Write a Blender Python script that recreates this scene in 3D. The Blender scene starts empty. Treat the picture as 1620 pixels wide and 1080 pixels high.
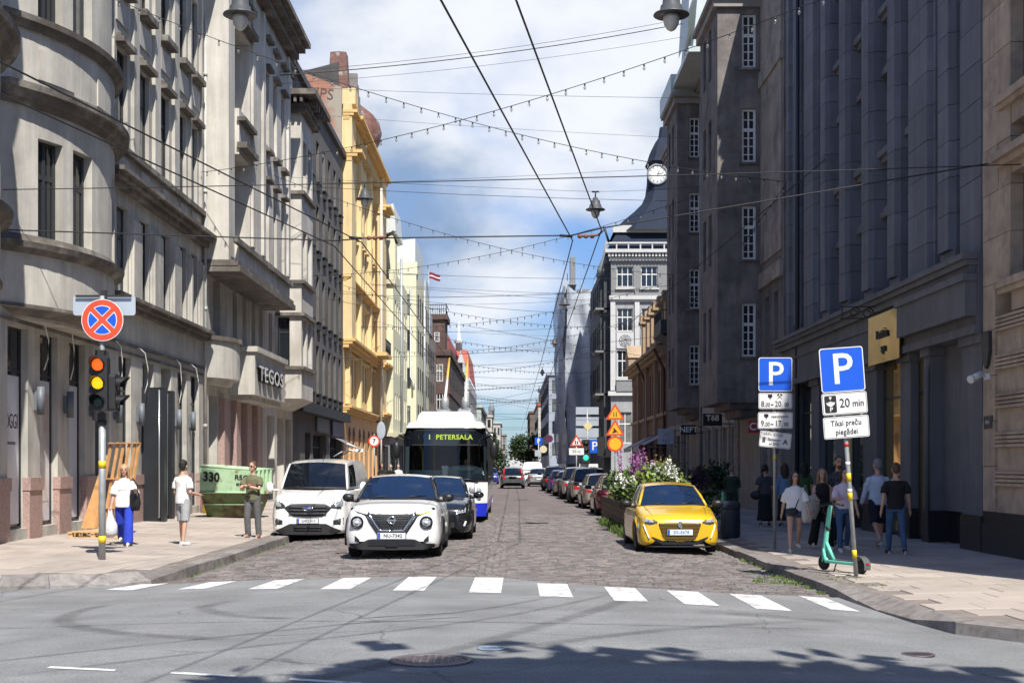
import bpy, bmesh, math, random
from mathutils import Vector, Matrix, Euler
random.seed(11)
R = math.radians
SC = bpy.context.scene
COL = SC.collection

# ------------------------------------------------------------------ camera
cam = bpy.data.objects.new('camera', bpy.data.cameras.new('camera'))
COL.objects.link(cam)
cam.location = (0, 0, 1.75)
cam.rotation_euler = (R(90), 0, 0)
cam.data.sensor_width = 36
cam.data.lens = 46.22
cam.data.shift_y = 0.1198
cam.data.clip_start = 0.1
cam.data.clip_end = 5000
SC.camera = cam

# ------------------------------------------------------------------ light
SUN_EL, SUN_AZ = R(53), R(19)          # the sun stands behind the camera, to the right
sv = Vector((math.sin(SUN_AZ)*math.cos(SUN_EL), -math.cos(SUN_AZ)*math.cos(SUN_EL), math.sin(SUN_EL)))
sl = bpy.data.lights.new('sun', 'SUN'); sl.energy = 4.8; sl.angle = R(0.53); sl.color = (1.0, 0.95, 0.87)
so = bpy.data.objects.new('sun', sl); COL.objects.link(so)
so.rotation_euler = sv.to_track_quat('Z', 'Y').to_euler(); so.location = (20, -40, 60)

W = bpy.data.worlds.new('World'); SC.world = W; W.use_nodes = True
wn, wl = W.node_tree.nodes, W.node_tree.links
wn.clear()
wo = wn.new('ShaderNodeOutputWorld'); wb = wn.new('ShaderNodeBackground'); wb.inputs[1].default_value = 0.085
sky = wn.new('ShaderNodeTexSky'); sky.sky_type = 'NISHITA'; sky.sun_disc = False
sky.sun_elevation = SUN_EL; sky.sun_rotation = math.pi-SUN_AZ; sky.air_density = 1.0; sky.dust_density = 0.2; sky.ozone_density = 1.6
tc = wn.new('ShaderNodeTexCoord'); sp = wn.new('ShaderNodeSeparateXYZ'); wl.new(tc.outputs['Generated'], sp.inputs[0])
def wmath(op, a, b=None, clamp=False):
    n = wn.new('ShaderNodeMath'); n.operation = op; n.use_clamp = clamp
    for i, x in enumerate((a, b)):
        if x is None: continue
        if isinstance(x, (int, float)): n.inputs[i].default_value = x
        else: wl.new(x, n.inputs[i])
    return n.outputs[0]
zz = wmath('MAXIMUM', sp.outputs[2], 0.0)
den = wmath('ADD', zz, 0.46)
cx, cy = wmath('DIVIDE', sp.outputs[0], den), wmath('DIVIDE', sp.outputs[1], den)
cv = wn.new('ShaderNodeCombineXYZ'); wl.new(cx, cv.inputs[0]); wl.new(cy, cv.inputs[1])
mp = wn.new('ShaderNodeMapping'); wl.new(cv.outputs[0], mp.inputs[0]); mp.inputs['Location'].default_value = (3.98, 0.55, 0)
def wnoise(scale, det, rough, dist=0.0):
    n = wn.new('ShaderNodeTexNoise'); wl.new(mp.outputs[0], n.inputs['Vector'])
    n.inputs['Scale'].default_value = scale; n.inputs['Detail'].default_value = det
    n.inputs['Roughness'].default_value = rough; n.inputs['Distortion'].default_value = dist
    return n.outputs[0]
def wmap(x, a, b, c, d, smooth=True):
    n = wn.new('ShaderNodeMapRange'); n.interpolation_type = 'SMOOTHSTEP' if smooth else 'LINEAR'
    wl.new(x, n.inputs[0])
    for i, q in enumerate((a, b, c, d)): n.inputs[i+1].default_value = q
    return n.outputs[0]
n1 = wnoise(2.1, 8, 0.50, 0.15)
thin = wmap(zz, 0.0, 0.12, -0.045, 0.03)
high = wmap(zz, 0.35, 0.75, 0.0, -0.16)
dens = wmath('ADD', wmath('ADD', n1, thin), high)
mask = wmap(dens, 0.43, 0.60, 0.0, 1.0)
n2 = wnoise(3.1, 7, 0.52, 0.15)
core = wmap(wmath('ADD', wmath('MULTIPLY', n2, 0.8), wmath('MULTIPLY', dens, 0.25)), 0.46, 0.66, 0.0, 1.0)
ccol = wn.new('ShaderNodeMix'); ccol.data_type = 'RGBA'
wl.new(core, ccol.inputs[0]); ccol.inputs[6].default_value = (7.4, 7.7, 8.2, 1); ccol.inputs[7].default_value = (2.3, 3.3, 5.0, 1)
tint = wn.new('ShaderNodeMix'); tint.data_type = 'RGBA'; tint.blend_type = 'MULTIPLY'; tint.inputs[0].default_value = 1.0
wl.new(sky.outputs[0], tint.inputs[6]); tcol = wn.new('ShaderNodeMix'); tcol.data_type = 'RGBA'; wl.new(wmap(zz, 0.0, 0.30, 0.0, 1.0), tcol.inputs[0])
tcol.inputs[6].default_value = (0.44, 0.60, 0.86, 1); tcol.inputs[7].default_value = (0.74, 0.92, 1.24, 1); wl.new(tcol.outputs[2], tint.inputs[7])
smx = wn.new('ShaderNodeMix'); smx.data_type = 'RGBA'
wl.new(mask, smx.inputs[0]); wl.new(tint.outputs[2], smx.inputs[6]); wl.new(ccol.outputs[2], smx.inputs[7])
wl.new(smx.outputs[2], wb.inputs[0]); wl.new(wb.outputs[0], wo.inputs[0])

SC.view_settings.view_transform = 'Standard'; SC.view_settings.look = 'None'
SC.view_settings.gamma = 1; SC.view_settings.use_curve_mapping = False
SC.view_settings.exposure = 0.55
SC.render.engine = 'CYCLES'
SC.cycles.max_bounces = 6; SC.cycles.diffuse_bounces = 3; SC.cycles.glossy_bounces = 3
SC.cycles.transparent_max_bounces = 12; SC.cycles.transmission_bounces = 3
SC.cycles.caustics_reflective = False; SC.cycles.caustics_refractive = False

# ------------------------------------------------------------------ materials
MATS = {}
def mat(name, col, rough=0.75, var=0.18, scale=2.0, bump=0.0, bscale=30.0, metal=0.0, streak=0.0, spec=0.5,
        island=0.0, col2=None, c2scale=1.0, c2lo=0.5, c2hi=0.65, coat=0.0, objrand=0.0, emit=None, estr=1.0, alpha=1.0, trans=0.0):
    if name in MATS: return MATS[name]
    m = bpy.data.materials.new(name); m.use_nodes = True
    N, Lk = m.node_tree.nodes, m.node_tree.links
    b = N['Principled BSDF']
    b.inputs['Roughness'].default_value = rough; b.inputs['Metallic'].default_value = metal
    b.inputs['Specular IOR Level'].default_value = spec
    if coat: b.inputs['Coat Weight'].default_value = coat; b.inputs['Coat Roughness'].default_value = 0.04
    if alpha < 1: b.inputs['Alpha'].default_value = alpha
    if trans: b.inputs['Transmission Weight'].default_value = trans
    c = (*col, 1)
    geo = N.new('ShaderNodeNewGeometry')
    def noise(sc, det=5, ro=0.6, vec=None):
        n = N.new('ShaderNodeTexNoise'); n.inputs['Scale'].default_value = sc; n.inputs['Detail'].default_value = det
        n.inputs['Roughness'].default_value = ro
        Lk.new(vec if vec is not None else geo.outputs['Position'], n.inputs['Vector']); return n.outputs[0]
    def mr(x, a, b_, c_, d):
        n = N.new('ShaderNodeMapRange'); Lk.new(x, n.inputs[0])
        for i, q in enumerate((a, b_, c_, d)): n.inputs[i+1].default_value = q
        return n.outputs[0]
    def mul(x, y):
        n = N.new('ShaderNodeMath'); n.operation = 'MULTIPLY'; Lk.new(x, n.inputs[0]); Lk.new(y, n.inputs[1]); return n.outputs[0]
    if emit:
        b.inputs['Emission Color'].default_value = (*emit, 1); b.inputs['Emission Strength'].default_value = estr
    base = None
    if col2 is not None:
        mx = N.new('ShaderNodeMix'); mx.data_type = 'RGBA'
        Lk.new(mr(noise(c2scale, 7, 0.65), c2lo, c2hi, 0, 1), mx.inputs[0]); mx.inputs[6].default_value = c; mx.inputs[7].default_value = (*col2, 1)
        base = mx.outputs[2]
    f = None
    if var: f = mr(noise(scale), 0.3, 0.7, 1-var, 1+var)
    if streak:
        mpn = N.new('ShaderNodeMapping'); mpn.inputs['Scale'].default_value = (1, 1, 0.09); Lk.new(geo.outputs['Position'], mpn.inputs[0])
        s_ = mr(noise(2.6, 6, 0.65, mpn.outputs[0]), 0.38, 0.66, 1-streak, 1+streak*0.25)
        f = mul(f, s_) if f is not None else s_
    if island:
        s_ = mr(geo.outputs['Random Per Island'], 0, 1, 1-island, 1+island); f = mul(f, s_) if f is not None else s_
    if objrand:
        oi = N.new('ShaderNodeObjectInfo'); s_ = mr(oi.outputs['Random'], 0, 1, 1-objrand, 1+objrand); f = mul(f, s_) if f is not None else s_
    if f is not None:
        hs = N.new('ShaderNodeHueSaturation'); Lk.new(f, hs.inputs['Value'])
        if base is not None: Lk.new(base, hs.inputs['Color'])
        else: hs.inputs['Color'].default_value = c
        base = hs.outputs[0]
    if base is not None: Lk.new(base, b.inputs['Base Color'])
    else: b.inputs['Base Color'].default_value = c
    if bump:
        bn = N.new('ShaderNodeBump'); bn.inputs['Strength'].default_value = bump; bn.inputs['Distance'].default_value = 0.02
        Lk.new(noise(bscale, 6, 0.65), bn.inputs['Height']); Lk.new(bn.outputs[0], b.inputs['Normal'])
    MATS[name] = m
    return m
def plain(name, col, rough=0.5, **k): return mat(name, col, rough, var=0, **k)

M_STONE = mat('pale_stone', (0.545, 0.52, 0.46), 0.85, 0.12, 1.3, 0.25, 25, streak=0.22, col2=(0.40, 0.385, 0.35), c2scale=0.5, c2lo=0.46, c2hi=0.7)
M_STONE2 = mat('cream_render', (0.60, 0.57, 0.51), 0.85, 0.10, 1.0, 0.2, 25, streak=0.2, col2=(0.47, 0.44, 0.38), c2scale=0.4, c2lo=0.5, c2hi=0.7)
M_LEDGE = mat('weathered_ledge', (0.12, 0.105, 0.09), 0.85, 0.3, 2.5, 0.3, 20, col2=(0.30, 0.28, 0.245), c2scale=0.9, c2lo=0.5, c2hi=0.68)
M_PINK = mat('pink_granite', (0.40, 0.275, 0.24), 0.6, 0.25, 30, 0.1, 60, col2=(0.30, 0.2, 0.18), c2scale=14)
M_GREYB = mat('grey_brown_render', (0.125, 0.115, 0.107), 0.9, 0.14, 0.8, 0.3, 20, streak=0.2, col2=(0.165, 0.152, 0.14), c2scale=0.3)
M_YEL = mat('yellow_plaster', (0.77, 0.59, 0.31), 0.85, 0.08, 0.7, 0.2, 20, streak=0.15)
M_ORA = mat('orange_plaster', (0.70, 0.42, 0.20), 0.85, 0.08, 0.7, 0.2, 20, streak=0.15)
M_LIME = mat('pale_yellow_plaster', (0.68, 0.66, 0.47), 0.85, 0.07, 0.5, 0.15, 20, streak=0.12)
M_DKST = mat('dark_grey_stone', (0.175, 0.18, 0.212), 0.8, 0.12, 1.2, 0.25, 30, streak=0.22, objrand=0.10)
M_DKST2 = mat('dark_grey_trim', (0.16, 0.16, 0.176), 0.8, 0.15, 1.2, 0.25, 30, streak=0.2)
M_STUC = mat('brown_stucco', (0.215, 0.19, 0.178), 0.95, 0.22, 1.6, 0.55, 14, streak=0.22, col2=(0.125, 0.113, 0.11), c2scale=0.7, c2lo=0.48, c2hi=0.66)
M_STUCP = mat('pale_patched_render', (0.36, 0.31, 0.27), 0.9, 0.2, 1.2, 0.3, 18, streak=0.2, col2=(0.22, 0.19, 0.17), c2scale=0.9)
M_ASHL = mat('brown_ashlar', (0.50, 0.385, 0.29), 0.85, 0.16, 2.0, 0.3, 25, objrand=0.10, streak=0.15, col2=(0.36, 0.28, 0.22), c2scale=1.6)
M_PLINTH = mat('black_plinth', (0.022, 0.022, 0.026), 0.35, 0.2, 20)
M_BRICK = None
M_BLK = plain('black_paint', (0.012, 0.012, 0.014), 0.45)
M_BLKM = plain('black_plastic', (0.02, 0.02, 0.022), 0.6)
M_RUB = mat('tyre_rubber', (0.018, 0.018, 0.019), 0.85, 0.2, 20)
M_GLASS = mat('window_glass', (0.018, 0.022, 0.028), 0.04, 0.3, 0.7, spec=0.8)
M_GLASS2 = mat('glass_over_curtain', (0.16, 0.17, 0.165), 0.06, 0.5, 1.6, spec=0.8)
M_GLASSB = plain('blue_dark_glass', (0.012, 0.02, 0.036), 0.03, spec=0.9)
M_WHITEF = mat('white_frame_paint', (0.72, 0.71, 0.68), 0.5, 0.08, 3)
M_DKFR = plain('dark_frame_paint', (0.035, 0.037, 0.042), 0.5)
M_ZINC = mat('zinc_sheet', (0.42, 0.44, 0.46), 0.45, 0.12, 1.0, metal=0.3)
M_GALV = mat('galvanised_steel', (0.36, 0.38, 0.39), 0.5, 0.16, 8, metal=0.35)
M_SLATE = mat('blue_slate', (0.020, 0.028, 0.046), 0.75, 0.2, 6, 0.3, 30, spec=.15)
M_ROOFD = mat('dark_roof_metal', (0.055, 0.052, 0.05), 0.6, 0.2, 2)
M_ROOFR = mat('red_roof', (0.42, 0.10, 0.07), 0.7, 0.15, 3)
M_WHITEP = mat('white_paint', (0.78, 0.78, 0.76), 0.6, 0.05, 4)
M_CHROME = plain('chrome', (0.62, 0.63, 0.65), 0.18, metal=1.0)
M_ALU = plain('brushed_aluminium', (0.5, 0.52, 0.54), 0.35, metal=0.8)
M_WOOD = mat('pale_pallet_wood', (0.58, 0.38, 0.18), 0.8, 0.2, 6, 0.2, 30, objrand=0.15)
M_WIRE = plain('cable_black', (0.02, 0.02, 0.022), 0.6)
M_SKIN = mat('skin', (0.53, 0.315, 0.225), 0.55, 0.06, 12)

# ------------------------------------------------------------------ mesh helper
class MB:
    def __init__(s): s.v = []; s.f = []; s.sm = []; s.mi = []
    def add(s, vs, fs, smooth=False, mi=0):
        o = len(s.v); s.v.extend([tuple(p) for p in vs])
        for f in fs: s.f.append(tuple(o+i for i in f)); s.sm.append(smooth); s.mi.append(mi)
        return s
    def box(s, x0, x1, y0, y1, z0, z1, mi=0):
        if x0 > x1: x0, x1 = x1, x0
        if y0 > y1: y0, y1 = y1, y0
        if z0 > z1: z0, z1 = z1, z0
        return s.add([(x0,y0,z0),(x1,y0,z0),(x1,y1,z0),(x0,y1,z0),(x0,y0,z1),(x1,y0,z1),(x1,y1,z1),(x0,y1,z1)],
              [(0,3,2,1),(4,5,6,7),(0,1,5,4),(1,2,6,5),(2,3,7,6),(3,0,4,7)], False, mi)
    def cbox(s, x0, x1, y0, y1, z0, z1, c=0.01, mi=0):      # top edges chamfered
        return s.add([(x0,y0,z0),(x1,y0,z0),(x1,y1,z0),(x0,y1,z0),(x0,y0,z1-c),(x1,y0,z1-c),(x1,y1,z1-c),(x0,y1,z1-c),
                      (x0+c,y0+c,z1),(x1-c,y0+c,z1),(x1-c,y1-c,z1),(x0+c,y1-c,z1)],
              [(0,1,5,4),(1,2,6,5),(2,3,7,6),(3,0,4,7),(4,5,9,8),(5,6,10,9),(6,7,11,10),(7,4,8,11),(8,9,10,11)], False, mi)
    def obox(s, c, size, rot=(0,0,0), mi=0):
        m = Euler(rot).to_matrix(); h = [q/2 for q in size]; c = Vector(c)
        vs = [c + m @ Vector((sx*h[0], sy*h[1], sz*h[2])) for sz in (-1,1) for sx, sy in ((-1,-1),(1,-1),(1,1),(-1,1))]
        return s.add(vs, [(0,3,2,1),(4,5,6,7),(0,1,5,4),(1,2,6,5),(2,3,7,6),(3,0,4,7)], False, mi)
    def tube(s, pts, r, n=8, cap=True, smooth=True, mi=0, flat=None):
        pts = [Vector(p) for p in pts]; k = len(pts)
        rs = r if isinstance(r, list) else [r]*k
        up = Vector((0,0,1)); vs = []
        t0 = (pts[1]-pts[0]).normalized()
        ref = Vector((1,0,0)) if abs(t0.z) > 0.9 else up
        for i in range(k):
            t = (pts[min(i+1,k-1)]-pts[max(i-1,0)])
            t = t.normalized() if t.length > 1e-9 else t0
            a = ref - t*ref.dot(t)
            if a.length < 1e-4: a = Vector((0,1,0)) - t*t.y
            a.normalize(); b = t.cross(a)
            ri = rs[i]; ra, rb = ri if isinstance(ri, (tuple, list)) else (ri, ri)
            for j in range(n):
                an = 2*math.pi*j/n; vs.append(pts[i] + a*(ra*math.cos(an)) + b*(rb*math.sin(an)))
        fs = [(i*n+j, i*n+(j+1)%n, (i+1)*n+(j+1)%n, (i+1)*n+j) for i in range(k-1) for j in range(n)]
        s.add(vs, fs, smooth, mi)
        if cap:
            o = len(s.v)-k*n
            s.f.append(tuple(o+j for j in range(n))[::-1]); s.sm.append(False); s.mi.append(mi)
            s.f.append(tuple(o+(k-1)*n+j for j in range(n))); s.sm.append(False); s.mi.append(mi)
        return s
    def cyl(s, p0, p1, r, n=16, mi=0): return s.tube([p0, p1], r, n, True, True, mi)
    def lathe(s, prof, c=(0,0,0), n=16, axis='Z', smooth=True, mi=0, arc=None):
        vs = []; c = Vector(c)
        for r, h in prof:
            for j in range(n):
                a = 2*math.pi*j/n; x, y = r*math.cos(a), r*math.sin(a)
                p = Vector((x,y,h)) if axis == 'Z' else (Vector((x,-h,y)) if axis == '-Y' else Vector((h,x,y)))
                vs.append(c+p)
        k = len(prof)
        fs = [(i*n+j, i*n+(j+1)%n, (i+1)*n+(j+1)%n, (i+1)*n+j) for i in range(k-1) for j in range(n)]
        s.add(vs, fs, smooth, mi); o = len(s.v)-k*n
        if prof[0][0] > 1e-4: s.f.append(tuple(o+j for j in range(n))[::-1]); s.sm.append(False); s.mi.append(mi)
        if prof[-1][0] > 1e-4: s.f.append(tuple(o+(k-1)*n+j for j in range(n))); s.sm.append(False); s.mi.append(mi)
        return s
    def prism(s, poly, fn, h0, h1, mi=0, smooth=False):      # poly of 2-D points, fn(a,b,h) -> point
        n = len(poly)
        vs = [fn(a,b,h0) for a,b in poly]+[fn(a,b,h1) for a,b in poly]
        fs = [tuple(range(n))[::-1], tuple(range(n,2*n))]
        s.add(vs, fs, False, mi)
        o = len(s.v)-2*n
        for i in range(n):
            j = (i+1) % n; s.f.append((o+i,o+j,o+n+j,o+n+i)); s.sm.append(smooth); s.mi.append(mi)
        return s
    def grid(s, fn, nu, nv, smooth=True, mi=0):
        vs = [fn(i/nu, j/nv) for i in range(nu+1) for j in range(nv+1)]
        fs = [(i*(nv+1)+j, (i+1)*(nv+1)+j, (i+1)*(nv+1)+j+1, i*(nv+1)+j+1) for i in range(nu) for j in range(nv)]
        return s.add(vs, fs, smooth, mi)
    def ell(s, c, r, nu=14, nv=9, mi=0, smooth=True, rot=None):
        c = Vector(c); m = Euler(rot).to_matrix() if rot else None
        vs = []
        for i in range(nv+1):
            ph = math.pi*i/nv
            for j in range(nu):
                th = 2*math.pi*j/nu
                p = Vector((r[0]*math.sin(ph)*math.cos(th), r[1]*math.sin(ph)*math.sin(th), r[2]*math.cos(ph)))
                vs.append(c + (m @ p if m else p))
        fs = [(i*nu+j, (i+1)*nu+j, (i+1)*nu+(j+1)%nu, i*nu+(j+1)%nu) for i in range(nv) for j in range(nu)]
        return s.add(vs, fs, smooth, mi)
    def mesh(s, name, mats):
        me = bpy.data.meshes.new(name); me.from_pydata(s.v, [], s.f)
        for m in (mats if isinstance(mats, (list, tuple)) else [mats]): me.materials.append(m)
        me.polygons.foreach_set('use_smooth', s.sm); me.polygons.foreach_set('material_index', s.mi)
        me.update(); return me
    def build(s, name, mats, parent=None, loc=None, rot=None, recalc=True):
        me = s.mesh(name, mats)
        if recalc:
            bm = bmesh.new(); bm.from_mesh(me); bmesh.ops.recalc_face_normals(bm, faces=bm.faces); bm.to_mesh(me); bm.free()
        return link(name, me, parent, loc, rot)
def build_each(mb, name, mats, parent):
    i = 0; out = []
    for k in range(0, len(mb.v), 8):      # the builder held boxes only: one object for each
        b = MB(); b.v = mb.v[k:k+8]; b.f = [tuple(q-k for q in f) for f in mb.f if k <= f[0] < k+8]; b.sm = [False]*len(b.f); b.mi = [0]*len(b.f)
        out.append(b.build(name, mats, parent, recalc=False))
    return out
def link(name, data, parent=None, loc=None, rot=None):
    o = bpy.data.objects.new(name, data); COL.objects.link(o)
    if parent is not None: o.parent = parent
    if loc is not None: o.location = loc
    if rot is not None: o.rotation_euler = rot
    return o
def tag(o, label=None, cat=None, group=None, kind=None):
    if label: o['label'] = label
    if cat: o['category'] = cat
    if group: o['group'] = group
    if kind: o['kind'] = kind
    return o
def thing(name, label, cat, loc=(0,0,0), rz=0.0, group=None):
    o = link(name, None, None, loc, (0,0,rz)); o.empty_display_size = 0.2
    return tag(o, label, cat, group)
def copy_tree(o, parent=None):
    c = o.copy(); COL.objects.link(c)
    if parent is not None: c.parent = parent
    for ch in list(o.children): copy_tree(ch, c)
    return c
def text(body, size, m, parent, loc, rot=(R(90),0,0), name='lettering', align='CENTER', sx=1.0, off=0.0, ext=0.0015, space=1.0):
    cu = bpy.data.curves.new('t', 'FONT'); cu.body = body; cu.size = size; cu.align_x = align; cu.align_y = 'CENTER'
    cu.extrude = ext; cu.offset = off; cu.space_character = space; cu.resolution_u = 3
    t = bpy.data.objects.new('t', cu); COL.objects.link(t)
    dg = bpy.context.evaluated_depsgraph_get()
    me = bpy.data.meshes.new_from_object(t.evaluated_get(dg)); me.name = name
    bpy.data.objects.remove(t); bpy.data.curves.remove(cu)
    me.materials.clear(); me.materials.append(m)
    o = link(name, me, parent, loc, rot)
    if sx != 1.0: o.scale = (sx, 1, 1)
    return o
def lerp(a, b, t): return a+(b-a)*t
def interp(tab, x):
    if x <= tab[0][0]: return tab[0][1]
    for (a, fa), (b, fb) in zip(tab, tab[1:]):
        if x <= b:
            t = (x-a)/(b-a) if b > a else 0
            return fa+(fb-fa)*t
    return tab[-1][1]
def sinterp(tab, x):           # smooth (cubic hermite) interpolation
    n = len(tab)
    if x <= tab[0][0]: return tab[0][1]
    if x >= tab[-1][0]: return tab[-1][1]
    for i in range(n-1):
        a, fa = tab[i]; b, fb = tab[i+1]
        if x <= b:
            h = b-a; t = (x-a)/h
            d = (fb-fa)/h
            d0 = (fa-tab[i-1][1])/(a-tab[i-1][0]) if i > 0 else d
            d1 = (tab[i+2][1]-fb)/(tab[i+2][0]-b) if i+2 < n else d
            m0 = 0 if d0*d <= 0 else 2*d0*d/(d0+d)
            m1 = 0 if d1*d <= 0 else 2*d1*d/(d1+d)
            return ((2*t**3-3*t*t+1)*fa+(t**3-2*t*t+t)*h*m0+(-2*t**3+3*t*t)*fb+(t**3-t*t)*h*m1)
F = 2080.0
def UX(u, y): return (u-810)/F*y           # picture column at a known distance -> metres across
def VZ(v, y): return 1.75+(734-v)/F*y      # picture row at a known distance -> metres up
XL, XR = -10.6, 9.1                        # the two building lines
def YL(u): return F*XL/(u-810)
def YR(u): return F*XR/(u-810)
# ------------------------------------------------------------------ ground
def rz(x, y=0): return -.006*min(abs(x+.6), 5.2)**2
def plz(x): return -.008+.025*max(0, -5.4-x)
def prz(x): return -.032+.02*max(0, x-4.6)
KL = [(-30,19.2),(-12,19.4),(-7.8,19.95),(-7.1,20.2),(-6.3,20.62),(-5.8,21.2),(-5.5,22.2),(-5.45,25),(-5.45,31.4),(-5.45,60),(-5.45,100),(-5.45,170),(-5.45,330)]
KR = [(30,12.6),(9,13.1),(5.5,14.05),(4.98,14.8),(4.82,15.9),(4.74,17.1),(4.68,18.95),(4.6,21.4),(4.6,23.8),(4.6,27),(4.6,60),(4.6,100),(4.6,170),(4.6,330)]
M_ASPH = mat('grey_asphalt', (0.26, 0.265, 0.265), 0.9, 0.15, 0.9, 0.6, 120, col2=(0.185, 0.188, 0.19), c2scale=55, c2lo=0.40, c2hi=0.62, streak=0)
M_SETT = mat('granite_setts', (0.185, 0.150, 0.136), 0.75, 0.18, 1.3, 0.35, 60, island=0.38, objrand=0.3, col2=(0.15, 0.143, 0.142), c2scale=4.5, c2lo=0.42, c2hi=0.58)
M_JOINT = mat('sand_joints', (0.15, 0.13, 0.115), 0.95, 0.25, 3, 0.3, 60)
M_PAVE = mat('pinkish_paving', (0.40, 0.345, 0.30), 0.9, 0.12, 0.6, 0.25, 90, island=0.09, objrand=0.09, col2=(0.31, 0.27, 0.24), c2scale=0.5, c2lo=0.46, c2hi=0.68)
M_PAVEJ = mat('paving_joint', (0.21, 0.18, 0.16), 0.95, 0.2, 3)
M_KERB = mat('granite_kerb', (0.225, 0.205, 0.19), 0.8, 0.25, 5, 0.35, 60, objrand=0.22, col2=(0.16, 0.14, 0.132), c2scale=9)
M_LINE = mat('road_paint', (0.66, 0.66, 0.64), 0.7, 0.06, 6, 0.2, 90, col2=(0.30, 0.30, 0.30), c2scale=5.0, c2lo=0.52, c2hi=0.64)
M_WEED = mat('weed_green', (0.10, 0.16, 0.035), 0.8, 0.3, 30, island=0.35)

# earth sheet under everything, out to the horizon
g = MB(); g.box(-2500, 2500, -600, 3500, -1.2, -0.55); tag(g.build('ground', M_JOINT), kind='structure')
BND = [(-30,21.6),(-5.7,20.75),(-1.6,20.6),(-0.2,20.45),(0.4,19.65),(1.75,19.05),(3.05,18.7),(4.4,18.85),(5.0,18.9),(30,18)]
def xs_range(a, b, n): return [a+(b-a)*i/n for i in range(n+1)]
m = MB()
XSA = [-70,-40,-20,-12]+xs_range(-7.5, 6.5, 56)+[10,20,40,70]
for x0, x1 in zip(XSA, XSA[1:]):
    ya = [-20, 4, 8, 12, 16]
    q = [(x0, y) for y in ya]+[(x0, interp(BND, x0))]; p = [(x1, y) for y in ya]+[(x1, interp(BND, x1))]
    for i in range(len(q)-1):
        m.add([(a, b, rz(a)) for a, b in (q[i], p[i], p[i+1], q[i+1])], [(0,1,2,3)], True)
asphalt = m.build('asphalt_road', M_ASPH, recalc=False); tag(asphalt, kind='structure')
def asphalt_detail(m_):
    N, Lk = m_.node_tree.nodes, m_.node_tree.links; b_ = N['Principled BSDF']; src = b_.inputs['Base Color'].links[0].from_socket; geo = N.new('ShaderNodeNewGeometry')
    def nz(sc, det, ro=.6):
        n = N.new('ShaderNodeTexNoise'); n.inputs['Scale'].default_value = sc; n.inputs['Detail'].default_value = det; n.inputs['Roughness'].default_value = ro; Lk.new(geo.outputs['Position'], n.inputs['Vector']); return n
    def rng(x, a, c, d, e):
        n = N.new('ShaderNodeMapRange'); Lk.new(x, n.inputs[0])
        for i, q in enumerate((a,c,d,e)): n.inputs[i+1].default_value = q
        return n.outputs[0]
    def mul(x, y):
        n = N.new('ShaderNodeMath'); n.operation = 'MULTIPLY'; Lk.new(x, n.inputs[0]); Lk.new(y, n.inputs[1]); return n.outputs[0]
    def mx(x, y):
        n = N.new('ShaderNodeMath'); n.operation = 'MAXIMUM'; Lk.new(x, n.inputs[0]); Lk.new(y, n.inputs[1]); return n.outputs[0]
    speck = rng(nz(38, 3, .8).outputs[0], .35, .68, .80, 1.22); blot = rng(nz(.55, 8, .62).outputs[0], .32, .68, .86, 1.10); stain = rng(nz(1.7, 5, .55).outputs[0], .66, .76, 1.0, .72)
    wv = N.new('ShaderNodeTexNoise'); wv.inputs['Scale'].default_value = 1.3; wv.inputs['Detail'].default_value = 6; Lk.new(geo.outputs['Position'], wv.inputs['Vector'])
    ad = N.new('ShaderNodeVectorMath'); ad.operation = 'MULTIPLY_ADD'; Lk.new(wv.outputs['Color'], ad.inputs[0]); ad.inputs[1].default_value = (.5,.5,0); Lk.new(geo.outputs['Position'], ad.inputs[2])
    vo = N.new('ShaderNodeTexVoronoi'); vo.feature = 'DISTANCE_TO_EDGE'; vo.inputs['Scale'].default_value = .28; Lk.new(ad.outputs[0], vo.inputs['Vector'])
    crack = mx(rng(vo.outputs['Distance'], .0012, .0034, .62, 1.0), rng(nz(.35, 3).outputs[0], .47, .53, 1.0, 0.0))
    st = N.new('ShaderNodeMapping'); st.inputs['Rotation'].default_value = (0,0,R(17)); st.inputs['Scale'].default_value = (.05,1.6,1); Lk.new(geo.outputs['Position'], st.inputs[0]); sn = nz(1.0, 5); Lk.new(st.outputs[0], sn.inputs['Vector']); lane = rng(sn.outputs[0], .35, .65, .90, 1.09)
    f = mul(mul(mul(speck, blot), mul(stain, crack)), lane); hs = N.new('ShaderNodeHueSaturation'); Lk.new(src, hs.inputs['Color']); Lk.new(f, hs.inputs['Value']); Lk.new(hs.outputs[0], b_.inputs['Base Color'])
asphalt_detail(M_ASPH)

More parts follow.
